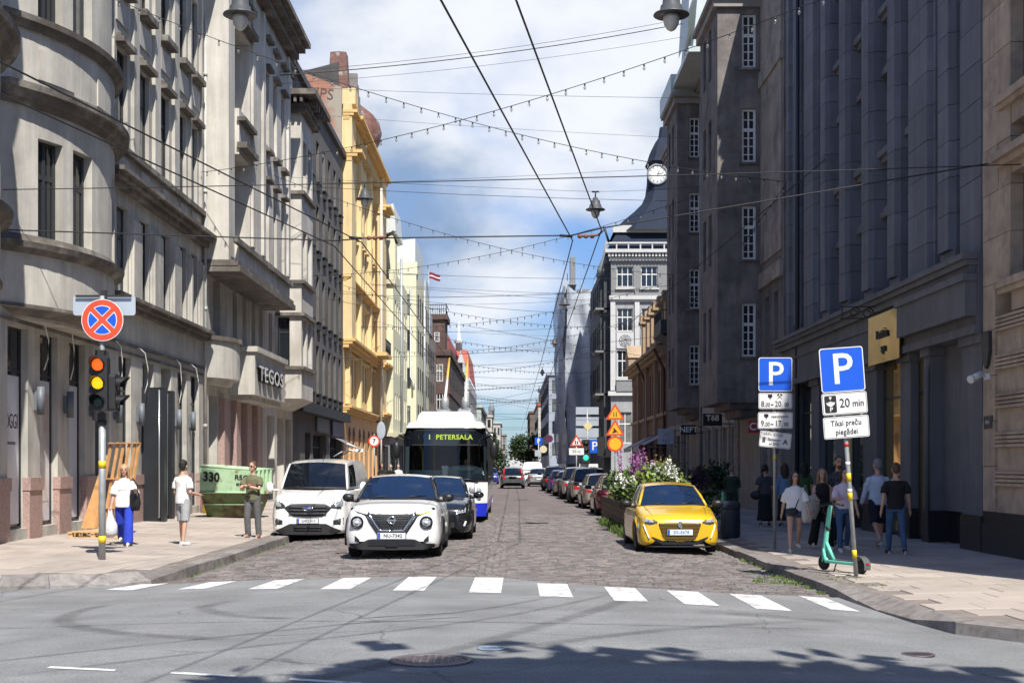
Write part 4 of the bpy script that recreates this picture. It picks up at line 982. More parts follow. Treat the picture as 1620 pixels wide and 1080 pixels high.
o = block('far_building', 'far cream building with a pointed turret over the bus mirror', -14, -5.0, 330, 350, 13.6, mat('cream_far', (0.5,0.46,0.38), .85, .1, 1), 'L', 6, (4.5,8,11))
b = MB(); b.lathe([(.75,13.6),(.75,15.3),(.9,15.4),(0,18.2)], (-5.2,331.5,0), 8); b.build('turret', M_ZINC, o)
block('far_building', 'far bright white building of four storeys beside the dark fir tree', -8.0, -3.1, 352, 385, 12.6, M_OFFW, 'L', 5, (3.5,6.4,9.6))
block('far_building', 'farthest narrow brown building with dark turrets before the gap of sky', -4.9, -1.9, 400, 420, 10.5, mat('far_brown', (0.3,0.27,0.24), .85, .2, 1), 'L', 3, (3,6,8.4))
block('far_building', 'low flat white building closing the end of the street', -1.5, 8, 620, 640, 9.0, M_OFFW, 'L', 5, (4,6))
# ================================================================== RIGHT SIDE
# ---- brown ashlar corner building at the right edge
C1 = bld('ashlar_building', 'brown sandstone corner building with a white camera at the right edge', 'building')
core(C1, 'R', 14.0, 25.35, 19, M_ASHL, d=-.45)
z = .85; k = 0; zs = []
while z < 19: zs.append(z); z += .86
wins = [(5.15,7.05),(8.55,10.45),(12.0,13.9),(15.4,17.3)]
rn = random.Random(8)
WS0, WS1 = 22.2, 23.95
for k, z in enumerate(zs):
    h = .86
    def put(a, e, z0=z, h=h):
        if e-a < .05: return
        b = MB(); d = .02+rn.uniform(-.006,.006); fb(b, 'R', a+.006, e-.006, -.4, d, z0+.006, z0+h-.006); b.build('stone_block', M_ASHL, C1, recalc=False)
    if z < 4.3:
        put(24.72, 25.36); continue
    splits = [25.36, 24.55, 23.3, 21.9, 20.6] if k % 2 else [25.36, 25.0, 23.9, 22.6, 21.2, 20.6]
    ov = [w for w in wins if w[0] < z+h-.02 and w[1] > z+.02]
    for e, a in zip(splits, splits[1:]):
        if ov and a < WS1 and e > WS0:
            if e > WS1: put(WS1, e)
            if a < WS0: put(a, WS0)
        else: put(a, e)
b = MB(); 
for a, e in wins:
    for z0, z1, sgn in ((a-.6,a-.0,1),(e,e+.55,1)): fb(b, 'R', WS0, WS1, -.4, .0, z0, z1)
    fb(b, 'R', WS0-.6, WS1+.5, 0, .16, a-.16, a-.02); fb(b, 'R', WS0-.55, WS1+.45, 0, .1, a-.26, a-.16)
    fb(b, 'R', WS0-.6, WS1+.5, 0, .24, e+.28, e+.42); fb(b, 'R', WS0-.55, WS1+.45, 0, .14, e+.16, e+.28)
build_each(b, 'window_surround', M_ASHL, C1)
M_TEAL = plain('dark_teal_frame', (0.02,0.04,0.045), .4)
for a, e in wins: window(C1, 'R', (WS0+WS1)/2, a, WS1-WS0, e-a, -.22, 'white10', fm=M_TEAL, gm=M_GLASS2)
b = MB(); fb(b, 'R', 14, 24.7, -.4, -.02, .85, 4.3); b.build('portal_wall', M_ASHL, C1, recalc=False)
for k in range(5):
    for q in range(4):
        b = MB(); fb(b, 'R', 22.5, 24.66, -.02, .05, 1.35+k*.72+q*.075, 1.40+k*.72+q*.075); b.build('reeded_band', M_ASHL, C1, recalc=False)
b = MB(); fb(b, 'R', 14, 25.36, -.4, .05, -.4, .62); fb(b, 'R', 14, 25.36, -.4, .02, .62, .85); b.build('plinth', M_PLINTH, C1, recalc=False)
o = thing('security_camera', 'white bullet security camera on the brown sandstone corner', 'camera', (XR-.03, 25.05, 3.42))
b = MB(); b.box(-.06,.02,-.06,.06,-.06,.06); b.tube([(-.06,0,0),(-.2,-.02,.02)], .025, 6); b.build('bracket', M_WHITEP, o); b = MB(); b.tube([(-.12,.02,.05),(-.36,-.10,-.06)], .07, 10); b.tube([(-.34,-.09,-.05),(-.38,-.11,-.07)], .08, 10); b.build('housing', M_WHITEP, o)
o = thing('wall_plaque', 'small dark street name plate on the brown sandstone corner', 'plaque', (XR-.02, 25.05, 2.55)); b = MB(); b.box(-.02,0,-.22,.2,-.12,.12); b.build('plate', M_DKFR, o, recalc=False); text('IELA', .1, M_WHITEP, o, (-.024,0,0), (R(90),0,R(-90)))
o = thing('wall_shield', 'dark shield-shaped emblem hung on the brown sandstone corner', 'emblem', (XR-.02, 25.05, 3.95))
b = MB(); b.prism([(-.18,.32),(.18,.32),(.2,-.05),(.1,-.3),(0,-.38),(-.1,-.3),(-.2,-.05)], lambda y,z,h: (h,y,z), -.07, 0); b.build('shield', M_DKFR, o)

# ---- dark grey pier building
C2 = bld('pier_building', 'dark grey stone building with tall piers behind the parking signs', 'building')
S0, S1 = 25.4, 44.0
core(C2, 'R', S0, S1, 21, M_DKST2, d=-.85)
piers = [(25.4,26.95,1),(27.35,28.3,0),(28.7,30.45,1),(31.25,32.1,0),(33.55,34.45,0),(35.9,36.8,0),(38.2,39.05,0),(39.65,41.3,1),(42.0,42.75,0),(43.15,43.98,1)]
bm_ = {}
def pierblock(w, big):
    k_ = (round(w,2), big)
    if k_ not in bm_:
        b = MB(); h = .755; q = .10 if not big else .16
        b.box(-.75,-.12,-w/2,w/2,0,h-.014); 
        b.add([(-.12,-w/2+q,0),(-.12,w/2-q,0),(-.0,w/2-q-.03,.0),(0,-w/2+q+.03,0),(-.12,-w/2+q,h-.014),(-.12,w/2-q,h-.014),(0,w/2-q-.03,h-.014),(0,-w/2+q+.03,h-.014)],[(0,4,7,3),(3,7,6,2),(2,6,5,1),(4,5,6,7),(0,3,2,1)])
        bm_[k_] = b.mesh('stone_block', M_DKST)
    return bm_[k_]
for a, e, big in piers:
    z = 5.86+(.0 if big else .38); k = 0
    if not big:
        b = MB(); fb(b, 'R', a, e, -.75, -.12, 5.8, 6.23); b.build('pier_base', M_DKST, C2, recalc=False)
    while z < 19.9:
        if VZ(0, e) > z-.9: link('stone_block', pierblock(e-a, big), C2, (XR+.02+rn.uniform(-.004,.004), (a+e)/2, z), (0,0,R(180)))
        z += .755
gaps = [(p[1], n[0]) for p, n in zip(piers, piers[1:])]
for a, e in gaps:
    for z0, z1 in ((5.8,6.1),(8.0,9.7),(11.6,13.3),(15.2,16.9),(18.8,20.5)):
        b = MB(); fb(b, 'R', a, e, -.8, -.5, z0, z1)
        if z1-z0 > 1:
            fb(b, 'R', a+.12, e-.12, -.5, -.44, z0+.42, z1-.42)
            fb(b, 'R', a, e, -.5, -.22, z1-.16, z1); fb(b, 'R', a, e, -.5, -.32, z1-.3, z1-.16); fb(b, 'R', a, e, -.5, -.3, z0, z0+.16); fb(b, 'R', a, e, -.5, -.36, z0+.16, z0+.28)
        b.build('spandrel', M_DKST2, C2, recalc=False)
    if e-a > .55:
        for z0, z1 in ((6.1,8.0),(9.7,11.6),(13.3,15.2),(16.9,18.8)): window(C2, 'R', (a+e)/2, z0, e-a-.02, z1-z0, -.66, 'dark', gm=M_GLASSB)
b = MB()
fb(b, 'R', S0, S1, -.4, .12, 4.45, 5.55); ledge(b, 'R', S0+.07, S1-.07, 5.45, 5.84, .30, .1); fb(b, 'R', S0+.02, S1-.02, -.4, .1, 5.55, 5.835); fb(b, 'R', S0, S1, -.4, .18, 4.28, 4.45); fb(b, 'R', S0+.04, S1-.04, .12, .16, 5.1, 5.16)
fb(b, 'R', 25.42, 29.95, .1, .34, 4.62, 5.42); fb(b, 'R', 25.385, 30.0, .12, .40, 5.3, 5.435)
build_each(b, 'entablature', M_DKST2, C2)
gp = [(25.4,26.5),(28.55,29.0),(29.95,30.75),(32.75,34.0),(35.9,36.9),(38.9,39.9),(41.9,44.0)]
b = MB()
for a, e in gp:
    fb(b, 'R', a, e, -.6, .02, .75, 4.1); fb(b, 'R', a-.08, e+.08, -.6, .08, 4.1, 4.28)
fb(b, 'R', 26.5, 28.55, -.6, -.3, .75, 4.28)
build_each(b, 'ground_pier', M_DKST2, C2)
b = MB()
for a, e in gp+[(26.5,28.55)]: fb(b, 'R', a-.03, e+.03, -.6, .06 if a != 26.5 else -.46, -.4, .75)
build_each(b, 'plinth', M_PLINTH, C2)
M_GOLDG = plain('gold_reflection_glass', (0.55,0.42,0.20), .03, metal=.75)  # gold reflection of the sunlit facade opposite put into the glass colour
M_MIRR = plain('shop_glass_mirror', (0.02,0.022,0.025), .015, spec=1.0, coat=1.0)
for a, e in ((29.0,29.95),(30.75,32.75),(34,35.9),(36.9,38.9),(39.9,41.9)): window(C2, 'R', (a+e)/2, .1, e-a, 4.15, -.16, 'shop', gm=M_GOLDG if a in (29.0,30.75) else M_MIRR)
b = MB(); b.tube([(XR-.06,28.62,.2),(XR-.06,28.62,3.8),(XR-.02,28.62,4.0),(XR+.1,28.62,4.05)], .05, 8); b.build('downpipe', M_DKST2, C2)
b = MB(); b.tube([(XR-.1,41.5,20),(XR-.1,41.5,.3)], .075, 8); b.build('downpipe', plain('dark_blue_pipe', (0.03,0.035,0.05), .5), C2)
b = MB(); b.tube([(XR+.3,29.2,.5),(XR+.3,29.2,3.2)], .03, 6); b.build('door_pull', M_ALU, C2)
o = thing('shop_sign', 'polished gold shop sign plate above the shop window tinted with a gold reflection', 'sign', (XR-.22, 31.3, 4.74))
b = MB(); b.box(-.03,0,-1.25,1.35,-.56,.62); b.build('plate', mat('polished_brass', (0.46,0.36,0.16), .22, .3, 1.6, metal=1.0), o, recalc=False)
text('Institūts', .30, M_DKFR, o, (-.05,.1,.12), (R(90),0,R(-90)), ext=.015); text('spa', .28, M_DKFR, o, (-.05,0,-.22), (R(90),0,R(-90)), ext=.015)
o = thing('hanging_bracket', 'wrought iron scroll bracket above the gold shop sign', 'bracket', (XR-.42, 31.4, 5.35))
b = MB()
def scroll(cx_, cz_, r, tn): return [(cx_+r*(1-.6*t/tn)*math.cos(t), 0, cz_+r*(1-.6*t/tn)*math.sin(t)) for t in [tn*i/20 for i in range(21)]]
b.tube([(0,0,.16),(-.85,0,.16)], .014, 5); b.tube([(-.3,0,-.12),(-.85,0,-.12)], .014, 5); b.tube(scroll(-.18,0,.14,8), .014, 5); b.tube(scroll(-.5,.02,.13,8), .014, 5); b.tube([(-.8,0,.2),(-.8,0,-.16)], .014, 5); b.build('scrollwork', M_BLK, o)
# curved brass edge of the neighbour shopfront (arched sign)
o = thing('shop_sign', 'pale yellow arched shop panel behind the tilted blue parking sign', 'sign', (XR-.20, 34.6, 3.0)); b = MB(); b.prism([(-.22,-2.4),(.22,-2.4),(.22,1.0),(.16,1.4),(.08,1.7),(-.02,1.8),(-.14,1.5),(-.22,1.0)], lambda y,z,h: (h,y,z), -.05, 0); b.build('panel', mat('pale_yellow_panel', (0.42,0.36,0.17), .4, .2, 2), o)

# ---- brown stucco building with two box bays
C3 = bld('stucco_building', 'dark brown stucco building with two tall box bays and white paned windows')
S0, S1 = 44.0, 77.0
core(C3, 'R', S0, S1, 19.6)
cs3 = [45.3, 46.9, 54.2, 55.9, 57.6, 59.4, 61.2, 69.0, 70.8, 72.6, 74.4, 76.0]
wz = [(5.7,7.7),(9.2,11.2),(12.8,14.8),(16.2,18.2)]
rows = [(3.9,5.7,[])]
for (a, e), nx_ in zip(wz, [9.2,12.8,16.2,19.6]): rows += [(a,e,row_w(cs3,.75)), (e,nx_,[])]
wall(C3, 'R', S0, S1, rows, -.5, 0, M_STUC)
for a, e in wz:
    for c in cs3: window(C3, 'R', c, a, .75, e-a, -.25, 'white10', fm=M_WHITEF if c < 48 else M_DKFR)
b = MB(); fb(b, 'R', 44.3, 47.9, 0, .05, 9.0, 18.9)
for z in (8.1,15.4): fb(b, 'R', 44.1, 48, 0, .12, z, z+.55)
build_each(b, 'patched_panel', M_STUCP, C3)
wall(C3, 'R', S0, S1, [(-.3,.5,[]),(.5,3.3,[(44.6,45.7),(46.5,47.6),(53.2,54.4),(55.4,56.6),(57.6,58.8),(59.8,61),(68.4,69.6),(71,72.4),(74,75.4)]),(3.3,3.9,[])], -.5, .02, mat('beige_base', (0.36,0.32,0.275), .85, .15, 1.5, streak=.2), 'base_wall')
for s in (44.3,46.1,48.0,52.7,54.9,57.1,59.3,61.6,67.8,70.2,73.2,76.2):
    for k in range(8):
        b = MB(); fb(b, 'R', s-.26, s+.26, .02, .10, .45+k*.4, .82+k*.4); b.build('quoin', MATS['beige_base'], C3, recalc=False)
for a, e in ((44.6,45.7),(46.5,47.6),(53.2,54.4),(55.4,56.6),(57.6,58.8),(59.8,61),(68.4,69.6),(71,72.4),(74,75.4)): window(C3, 'R', (a+e)/2, .5, e-a, 2.8, -.3, 'shop', fm=M_WHITEF if a < 46 else M_DKFR)
b = MB(); fb(b, 'R', 53, 62.5, .02, .06, 3.4, 4.6); b.build('pale_band', mat('pale_band', (0.40,0.38,0.35), .85, .15, 1), C3, recalc=False)
def boxbay(s0, s1, d, z0, z1, xw, w, zc, h, lab):
    b = MB(); x0, x1 = fx('R',d), XR+.2; y = s0
    cz = z0; ops = sorted((c-h/2, c+h/2) for c in zc)
    for a, e in ops:
        b.box(x0,x1,y,y+.35,cz,a); b.box(x0,xw-w/2,y,y+.35,a,e); b.box(xw+w/2,x1,y,y+.35,a,e); cz = e
    b.box(x0,x1,y,y+.35,cz,z1)
    sw = [((s0+.35+s1)/2-.95,(s0+.35+s1)/2-.25),((s0+.35+s1)/2+.45,(s0+.35+s1)/2+1.15)]; cz = z0
    for a, e in ops:
        b.box(x0,x0+.3,y+.35,s1,cz,a); c = y+.35
        for p, q in sw: b.box(x0,x0+.3,c,p,a,e); c = q
        b.box(x0,x0+.3,c,s1,a,e); cz = e
    b.box(x0,x0+.3,y+.35,s1,cz,z1); b.box(x0+.3,x1,s1-.3,s1,z0,z1); b.box(x0+.3,x1,y+.35,s1-.3,z0,z0+.2); b.box(x0+.3,x1,y+.35,s1-.3,z1-.2,z1)
    b.build('bay', M_STUC, C3, recalc=False)
    for a, e in ops:
        window(C3, 'S', xw, a, w, e-a, y+.1, 'white10', fm=M_WHITEF)
        for p, q in sw: window(C3, 'R', (p+q)/2, a, q-p, e-a, d-.12, 'white10', fm=M_DKFR)
        b = MB(); b.box(xw-w/2-.08,xw+w/2+.08,y-.09,y,a-.1,a-.02); b.build('sill', M_LEDGE, C3, recalc=False)
    b = MB(); b.box(x0-.3,x1,y-.3,s1+.1,z1,z1+.18); b.box(x0-.16,x1,y-.16,s1+.05,z1-.3,z1); b.build('bay_cornice', mat('bay_cornice_grey', (0.3,0.27,0.25), .8, .2, 1), C3, recalc=False)
    b = MB(); b.box(x0+.5,x1,y+.15,s1-.3,z0-.22,z0); b.box(x0+.9,x1,y+.3,s1-.5,z0-.5,z0-.22); b.build('bay_corbel', M_STUC, C3, recalc=False)
boxbay(48.0, 52.4, 1.6, 4.0, 18.7, 8.65, .52, (6.65,10.2,13.75,17.2), 1.95, 'a')
boxbay(63.0, 67.2, 1.18, 4.45, 19.3, 8.75, .52, (6.5,10.15,13.8,17.4), 1.9, 'b')
b = MB(); ledge(b, 'R', 52.6, 62.8, 19.2, 19.7, .4); ledge(b, 'R', 67.4, 77, 19.2, 19.7, .4); ledge(b, 'R', 44, 47.7, 19.2, 19.7, .4); build_each(b, 'cornice', MATS['bay_cornice_grey'], C3)
M_DORM = mat('pale_zinc_dormer', (0.50,0.55,0.53), .4, .12, .8, col2=(0.42,0.30,0.16), c2scale=.9, c2lo=.66, c2hi=.76)
b = MB(); b.prism([(7.9,19.75),(9.4,19.75),(9.4,24.2),(8.6,24.0),(8.15,22.6)], lambda x,z,h: (x,h,z), 57.5, 62.0); b.build('dormer', M_DORM, C3)
b = MB(); b.add([(7.75,58.2,20.6),(7.9,58.2,23.3),(7.9,61.2,23.3),(7.75,61.2,20.6)],[(0,1,2,3)]); b.box(7.7,9.5,57.3,62.9,19.72,19.95); b.box(7.6,9.6,62.9,67.6,19.5,20.4); b.build('dormer_flashing', M_DORM, C3)
b = MB(); b.tube([(XR-.1,62.7,19),(XR-.1,62.7,.3)], .075, 8); b.build('downpipe', M_GALV, C3); b = MB(); b.tube([(XR-.1,53.0,3.9),(XR-.1,53.0,.3)], .06, 8); b.build('downpipe', M_GALV, C3)
b = MB(); b.box(XR-1.15,XR,70.4,74,8.75,8.95); b.add([(XR-1.1,70.5,8.75),(XR,70.5,8.2),(XR,73.9,8.2),(XR-1.1,73.9,8.75)],[(0,1,2,3)]); b.box(XR-1.13,XR-1.09,70.42,73.98,8.95,9.5); b.box(XR-1.09,XR,70.42,70.46,8.95,9.5)
for i in range(14): b.box(XR-1.13,XR-1.10,70.45+i*.26,70.48+i*.26,9.5,10.0)
for i in range(5): b.box(XR-1.0+i*.22,XR-.97+i*.22,70.43,70.46,9.5,10.0)
b.box(XR-1.14,XR-1.08,70.4,74,10.0,10.05); b.box(XR-1.1,XR,70.41,70.47,10.0,10.05); b.build('balcony', plain('balcony_slate', (0.03,0.04,0.045), .6), C3, recalc=False)
# bracket signs
def blade(name, label, x0, x1, y, z0, z1, m_, txt, tm, size, off=0.008, dz=0, sx=1):
    o = thing(name, label, 'sign', ((x0+x1)/2, y, (z0+z1)/2)); w, h = x1-x0, z1-z0
    b = MB(); b.box(-w/2,w/2,-.05,.05,-h/2,h/2); b.build('panel', m_, o, recalc=False)
    b = MB(); b.tube([(w/2-.02,0,h/2-.08),(XR-(x0+x1)/2,0,h/2-.08)], .018, 6); b.tube([(w/2-.02,0,-h/2+.08),(XR-(x0+x1)/2,0,-h/2+.08)], .018, 6); b.build('arm', M_BLK, o)
    if txt: text(txt, size, tm, o, (0,-.053,dz), off=off, sx=sx)
    return o
blade('shop_sign', 'black hanging NEFT shop sign with white letters', UX(1077,61.5), UX(1101,61.5), 61.5, VZ(687,61.5), VZ(672,61.5), M_BLK, 'NEFT', M_WHITEP, .36, .006)
o = blade('shop_sign', 'black hanging T68 shop sign with bold white letters', UX(1112,53.5), UX(1142,53.5), 53.5, VZ(673,53.5), VZ(654,53.5), M_BLK, 'T68', M_WHITEP, .33, .014, .06)
text('SHOP & COFFEE', .06, plain('dim_letter', (0.12,0.12,0.12), .6), o, (0,-.053,-.13))
o = blade('shop_sign', 'pale grey square RIJA sign with crossed lines', UX(1041,69), UX(1066,69), 69, VZ(702,69), VZ(678,69), mat('pale_blue_sign', (0.50,0.56,0.64), .5, .03, 2), 'RIJA', plain('slate_letter', (0.2,0.24,0.3), .6), .24, 0, -.24)
b = MB(); b.tube([(-.22,-.052,.27),(.22,-.052,-.03)], .012, 4); b.tube([(.22,-.052,.27),(-.22,-.052,-.03)], .012, 4); b.build('cross_mark', MATS['slate_letter'], o)
o = thing('shop_sign', 'red shop sign with white letters behind the parking sign plates', 'sign', (8.22, 43.2, 2.98)); b = MB(); b.box(-.45,.45,0,.1,-.2,.2); b.box(.45,.55,.03,.07,-.05,.05); b.build('panel', plain('sign_red', (0.42,0.02,0.03), .5), o, recalc=False); text('CULT', .34, M_WHITEP, o, (0,-.005,0), off=.008)

# ---- low brick-brown house with dormers
C4 = bld('brown_house', 'low red-brown clapboard house with dormers beyond the stucco building')
M_CLAP = mat('brown_clapboard', (0.21,0.115,0.085), .8, .15, 1.5, streak=.15)
S0, S1 = 77.0, 99.5
core(C4, 'R', S0, S1, 8.6, M_CLAP)
cs4 = [78.3,79.8,81.3,83.4,84.9,86.4,89,90.5,92.0,94.2,95.7,97.2]
wall(C4, 'R', S0, S1, [(3.4,4.9,[]),(4.9,7.5,row_w(cs4,.7)),(7.5,8.6,[])], -.5, 0, M_CLAP)
for c in cs4: window(C4, 'R', c, 4.9, .7, 2.6, -.2, 'slim', fm=M_STUC)
wall(C4, 'R', S0, S1, [(-.3,.4,[]),(.4,3.0,row_w([79,82,85.5,89,92.5,96],1.5)),(3.0,3.4,[])], -.5, .02, M_CLAP, 'base_wall')
for c in (79,82,85.5,89,92.5,96): window(C4, 'R', c, .4, 1.5, 2.6, -.25, 'shop', gm=M_GLASS)
for k in range(24):
    z = 3.42+k*.055*4
    if z > 8.4 or 4.85 < z < 7.5: continue
    b = MB(); fb(b, 'R', S0+.03, S1-.03, 0, .03, z, z+.16); b.build('board', M_CLAP, C4, recalc=False)
M_TANT = mat('tan_trim', (0.36,0.26,0.17), .8, .15, 1)
b = MB(); ledge(b, 'R', S0+.1, S1, 8.15, 8.75, .75); fb(b, 'R', S0, S1, 0, .14, 4.65, 4.85)
for s in (82.3,87.7,93.1): fb(b, 'R', s-.25, s+.25, 0, .22, 3.4, 8.2)
build_each(b, 'cornice', M_TANT, C4)
b = MB(); b.add([(XR-.6,S0,8.78),(XR-.6,S1,8.78),(XR+4.5,S1,11.4),(XR+4.5,S0,11.4),(XR+9,S0,8.7),(XR+9,S1,8.7)],[(0,3,2,1),(3,4,5,2),(0,4,3)]); b.build('roof', M_ROOFD, C4)
for s in (79.3,82.0,84.7,87.4,90.1,93):
    b = MB(); fb(b, 'R', s-.5, s+.5, -1.8, -.1, 9.0, 11.6); fb(b, 'R', s-.65, s+.65, -2, .1, 11.6, 11.8); fb(b, 'R', s-.45, s+.45, -2, .05, 11.8, 12.2); b.build('dormer', M_TANT, C4, recalc=False)
    window(C4, 'R', s, 9.3, .6, 2.0, -.12, 'slim')
b = MB(); fb(b, 'R', 97, 99.5, -.8, .5, 8.78, 9.6); b.prism([(97-.1,9.6),(99.6,9.6),(98.3,10.6)], lambda s,z,h: (fx('R',h),s,z), -.8, .55); b.build('pediment', M_TANT, C4)
b = MB()
for s in (77.6, 88.6):
    b = MB(); b.tube([(XR-.75,s,8.6),(XR-.25,s,7.6),(XR-.12,s,7.2),(XR-.12,s,.3)], .09, 8); b.build('downpipe', plain('brown_pipe', (0.09,0.055,0.045), .6), C4)
M_STRIPE = mat('awning_cream', (0.60,0.60,0.62), .8, .05, 2)
for i, (s0, s1, lb) in enumerate(((76.8,82.5,'long white shop awning nearest the RIJA sign'),(84,89.5,'second white shop awning hung beyond the long one'))):
    o = thing('awning', lb, 'awning', (XR, (s0+s1)/2, 3.35)); h = (s1-s0)/2
    b = MB(); b.add([(-.05,-h,.2),(-.05,h,.2),(-1.5,h,-.55),(-1.5,-h,-.55),(-1.5,-h,-.8),(-1.5,h,-.8)],[(0,3,2,1),(3,4,5,2)]); b.build('canopy_cloth', M_STRIPE, o)
    for k in range(4):
        y = -h+.5+k*(2*h-1)/3
        b = MB(); b.add([(-.05,y-.16,.206),(-.05,y+.16,.206),(-1.5,y+.16,-.544),(-1.5,y-.16,-.544)],[(0,1,2,3)]); b.build('stripe', plain('awning_dark_stripe', (0.07,0.075,0.09), .8), o)
    for y in (-h+.15, h-.15):
        b = MB(); b.tube([(-.05,y,-.6),(-1.45,y,-.58)], .025, 5); b.build('arm', M_GALV, o)
b = MB(); b.prism([(.17*math.cos(q*math.pi/8),.17*math.sin(q*math.pi/8)) for q in range(16)], lambda x,z,h: (x,h,z), -.02, .02); o = b.build('round_sign', plain('dark_red_disc', (0.25,0.02,0.04), .5), None, (7.55, 76.6, 2.75)); tag(o, 'small round dark red sign hung at the white awning', 'sign')

# ---- grey corner building with slate mansard and clock tower
C5 = bld('clock_tower_building', 'grey corner building with slate mansard roof and a clock tower')
M_LGREY = mat('light_grey_stone', (0.33,0.34,0.345), .85, .12, .8, streak=.18)
M_MGREY = mat('mid_grey_roughcast', (0.225,0.228,0.23), .95, .12, 6, .3, 20)
Y5 = 122.0; x0, x1 = 9.2, 17.5
cols = [10.5, 12.75]
zr = [(3.7,6.6,1.0),(9.8,12.3,1.45),(14.1,16.2,1.45),(18.2,20.1,1.55)]
b = MB()
def s5(z0, z1, rows_, m_, nm): sface(C5, x0, x1, Y5, z0, z1, rows_, .5, m_, nm)
s5(-.3, 8.4, [(3.7,6.6,[(c-.6,c+.6) for c in cols+[15.2]])], M_LGREY, 'wall')
s5(8.4, 17.0, [(9.8,12.3,[(c-.72,c+.72) for c in cols+[15.2]]),(14.1,16.2,[(c-.72,c+.72) for c in cols+[15.2]])], M_LGREY, 'wall')
s5(17.0, 20.6, [(18.2,20.1,[(c-.78,c+.78) for c in cols+[15.2]])], M_MGREY, 'wall')
for a, e, w in zr:
    for c in cols+[15.2]: window(C5, 'S', c, a, w if w != 1.0 else 1.2, e-a, Y5+.16, 'cross', fm=M_WHITEF)
b = MB(); b.box(x0,x1,Y5+.6,Y5+24,-.3,20.6); b.build('rear_wall', M_MGREY, C5, recalc=False)
b = MB()
for x in (9.35,11.6,13.9): b.box(x-.22,x+.22,Y5-.18,Y5,8.6,16.9)
b.box(x0-.2,x1,Y5-.35,Y5,17.0,17.35); b.box(x0-.1,x1,Y5-.2,Y5,16.8,17.0); b.box(x0-.3,x1,Y5-.4,Y5,8.1,8.5); b.box(x0-.6,x1,Y5-.7,Y5,21.3,21.6); b.box(x0-.2,x1,Y5-.25,Y5,20.6,20.9)
for k in range(26): b.box(x0-.3+k*.31,x0-.12+k*.31,Y5-.55,Y5,20.95,21.3)
for c in cols: b.box(c-.9,c+.9,Y5-.2,Y5,17.95,18.1); b.box(c-.85,c+.85,Y5-.15,Y5,9.55,9.7)
b.box(x0,x1,Y5-.02,Y5+23,20.9,21.3)
build_each(b, 'cornice', mat('white_grey_trim', (0.52,0.52,0.51), .8, .08, 1), C5)
for c in cols:
    b = MB(); b.box(c-.8,c+.8,Y5-.1,Y5,12.5,13.95); b.build('relief_panel', MATS['white_grey_trim'], C5, recalc=False)
    b = MB()
    for k in range(3):
        rr = .2+.17*k; b.tube([(c+rr*math.cos(q*math.pi/8),Y5-.11,13.2+rr*math.sin(q*math.pi/8)) for q in range(17)], .05, 4)
    for q in range(8): b.tube([(c,Y5-.11,13.2),(c+.6*math.cos(q*.785),Y5-.11,13.2+.6*math.sin(q*.785))], .05, 4)
    b.build('relief_ornament', M_LGREY, C5)
    b = MB(); b.box(c-.85,c+.85,Y5-.5,Y5,8.5,9.4); b.build('balustrade', M_MGREY, C5, recalc=False)
b = MB(); b.add([(x0-.4,Y5-.5,21.6),(x1,Y5-.5,21.6),(x1,Y5+.9,23.4),(x0+.6,Y5+.9,23.4),(x0+.6,Y5+20,23.4),(x0-.4,Y5+22,21.6),(x1,Y5+20,23.4)],[(0,1,2,3),(0,3,4,5),(3,2,6,4)]); b.build('mansard', M_SLATE, C5)
b = MB(); b.box(x0+.2,x1,Y5+.5,Y5+.8,23.35,24.0)
for k in range(7): b.box(x0+.4+k*1.1,x0+.52+k*1.1,Y5-.62,Y5-.5,21.6,22.15)
b.box(x0-.5,x1,Y5-.66,Y5-.46,22.1,22.25); b.build('balustrade', MATS['white_grey_trim'], C5, recalc=False)
TX, TY = 14.7, 127.0
prof = [(23.5,5.2),(24.2,4.7),(24.9,4.0),(25.7,3.1),(26.6,2.25),(27.8,1.72),(29.0,1.58),(30.4,1.55),(30.7,1.75),(31.0,1.6),(31.8,1.35),(32.6,.95),(33.2,.55),(34.2,.42),(34.3,.1),(36.5,.03)]
b = MB(); vs = []
for z, h in prof:
    c = h*.35
    for px, py in ((-h,-h+c),(-h+c,-h),(h-c,-h),(h,-h+c),(h,h-c),(h-c,h),(-h+c,h),(-h,h-c)): vs.append((TX+px,TY+py,z))
fs = [(i*8+j,i*8+(j+1)%8,(i+1)*8+(j+1)%8,(i+1)*8+j) for i in range(len(prof)-1) for j in range(8)]
b.add(vs, fs); b.build('tower_roof', M_SLATE, C5)
ck = Vector((TX-.85, TY-1.62, 29.35))
b = MB(); b.lathe([(1.0,0),(1.02,.14),(.84,.16),(.82,.06)], ck, 28, '-Y'); cr = b.build('clock', mat('clock_ring', (0.22,0.23,0.25), .5), C5)
b = MB(); b.lathe([(0,.095),(.80,.09),(.84,.07)], ck, 28, '-Y'); b.build('clock_face', M_WHITEP, cr)
b = MB()
for q in range(12):
    a = q*math.pi/6; p = ck+Vector((.7*math.sin(a),-.10,.7*math.cos(a))); b.obox(p, (.05,.02,.16), (0,a,0))
for a, l, w in ((R(30),.42,.07),(R(75),.62,.05)): b.obox(ck+Vector((l/2*math.sin(a),-.11,l/2*math.cos(a))), (w,.02,l), (0,a,0))
b.build('clock_hands', M_BLK, cr)
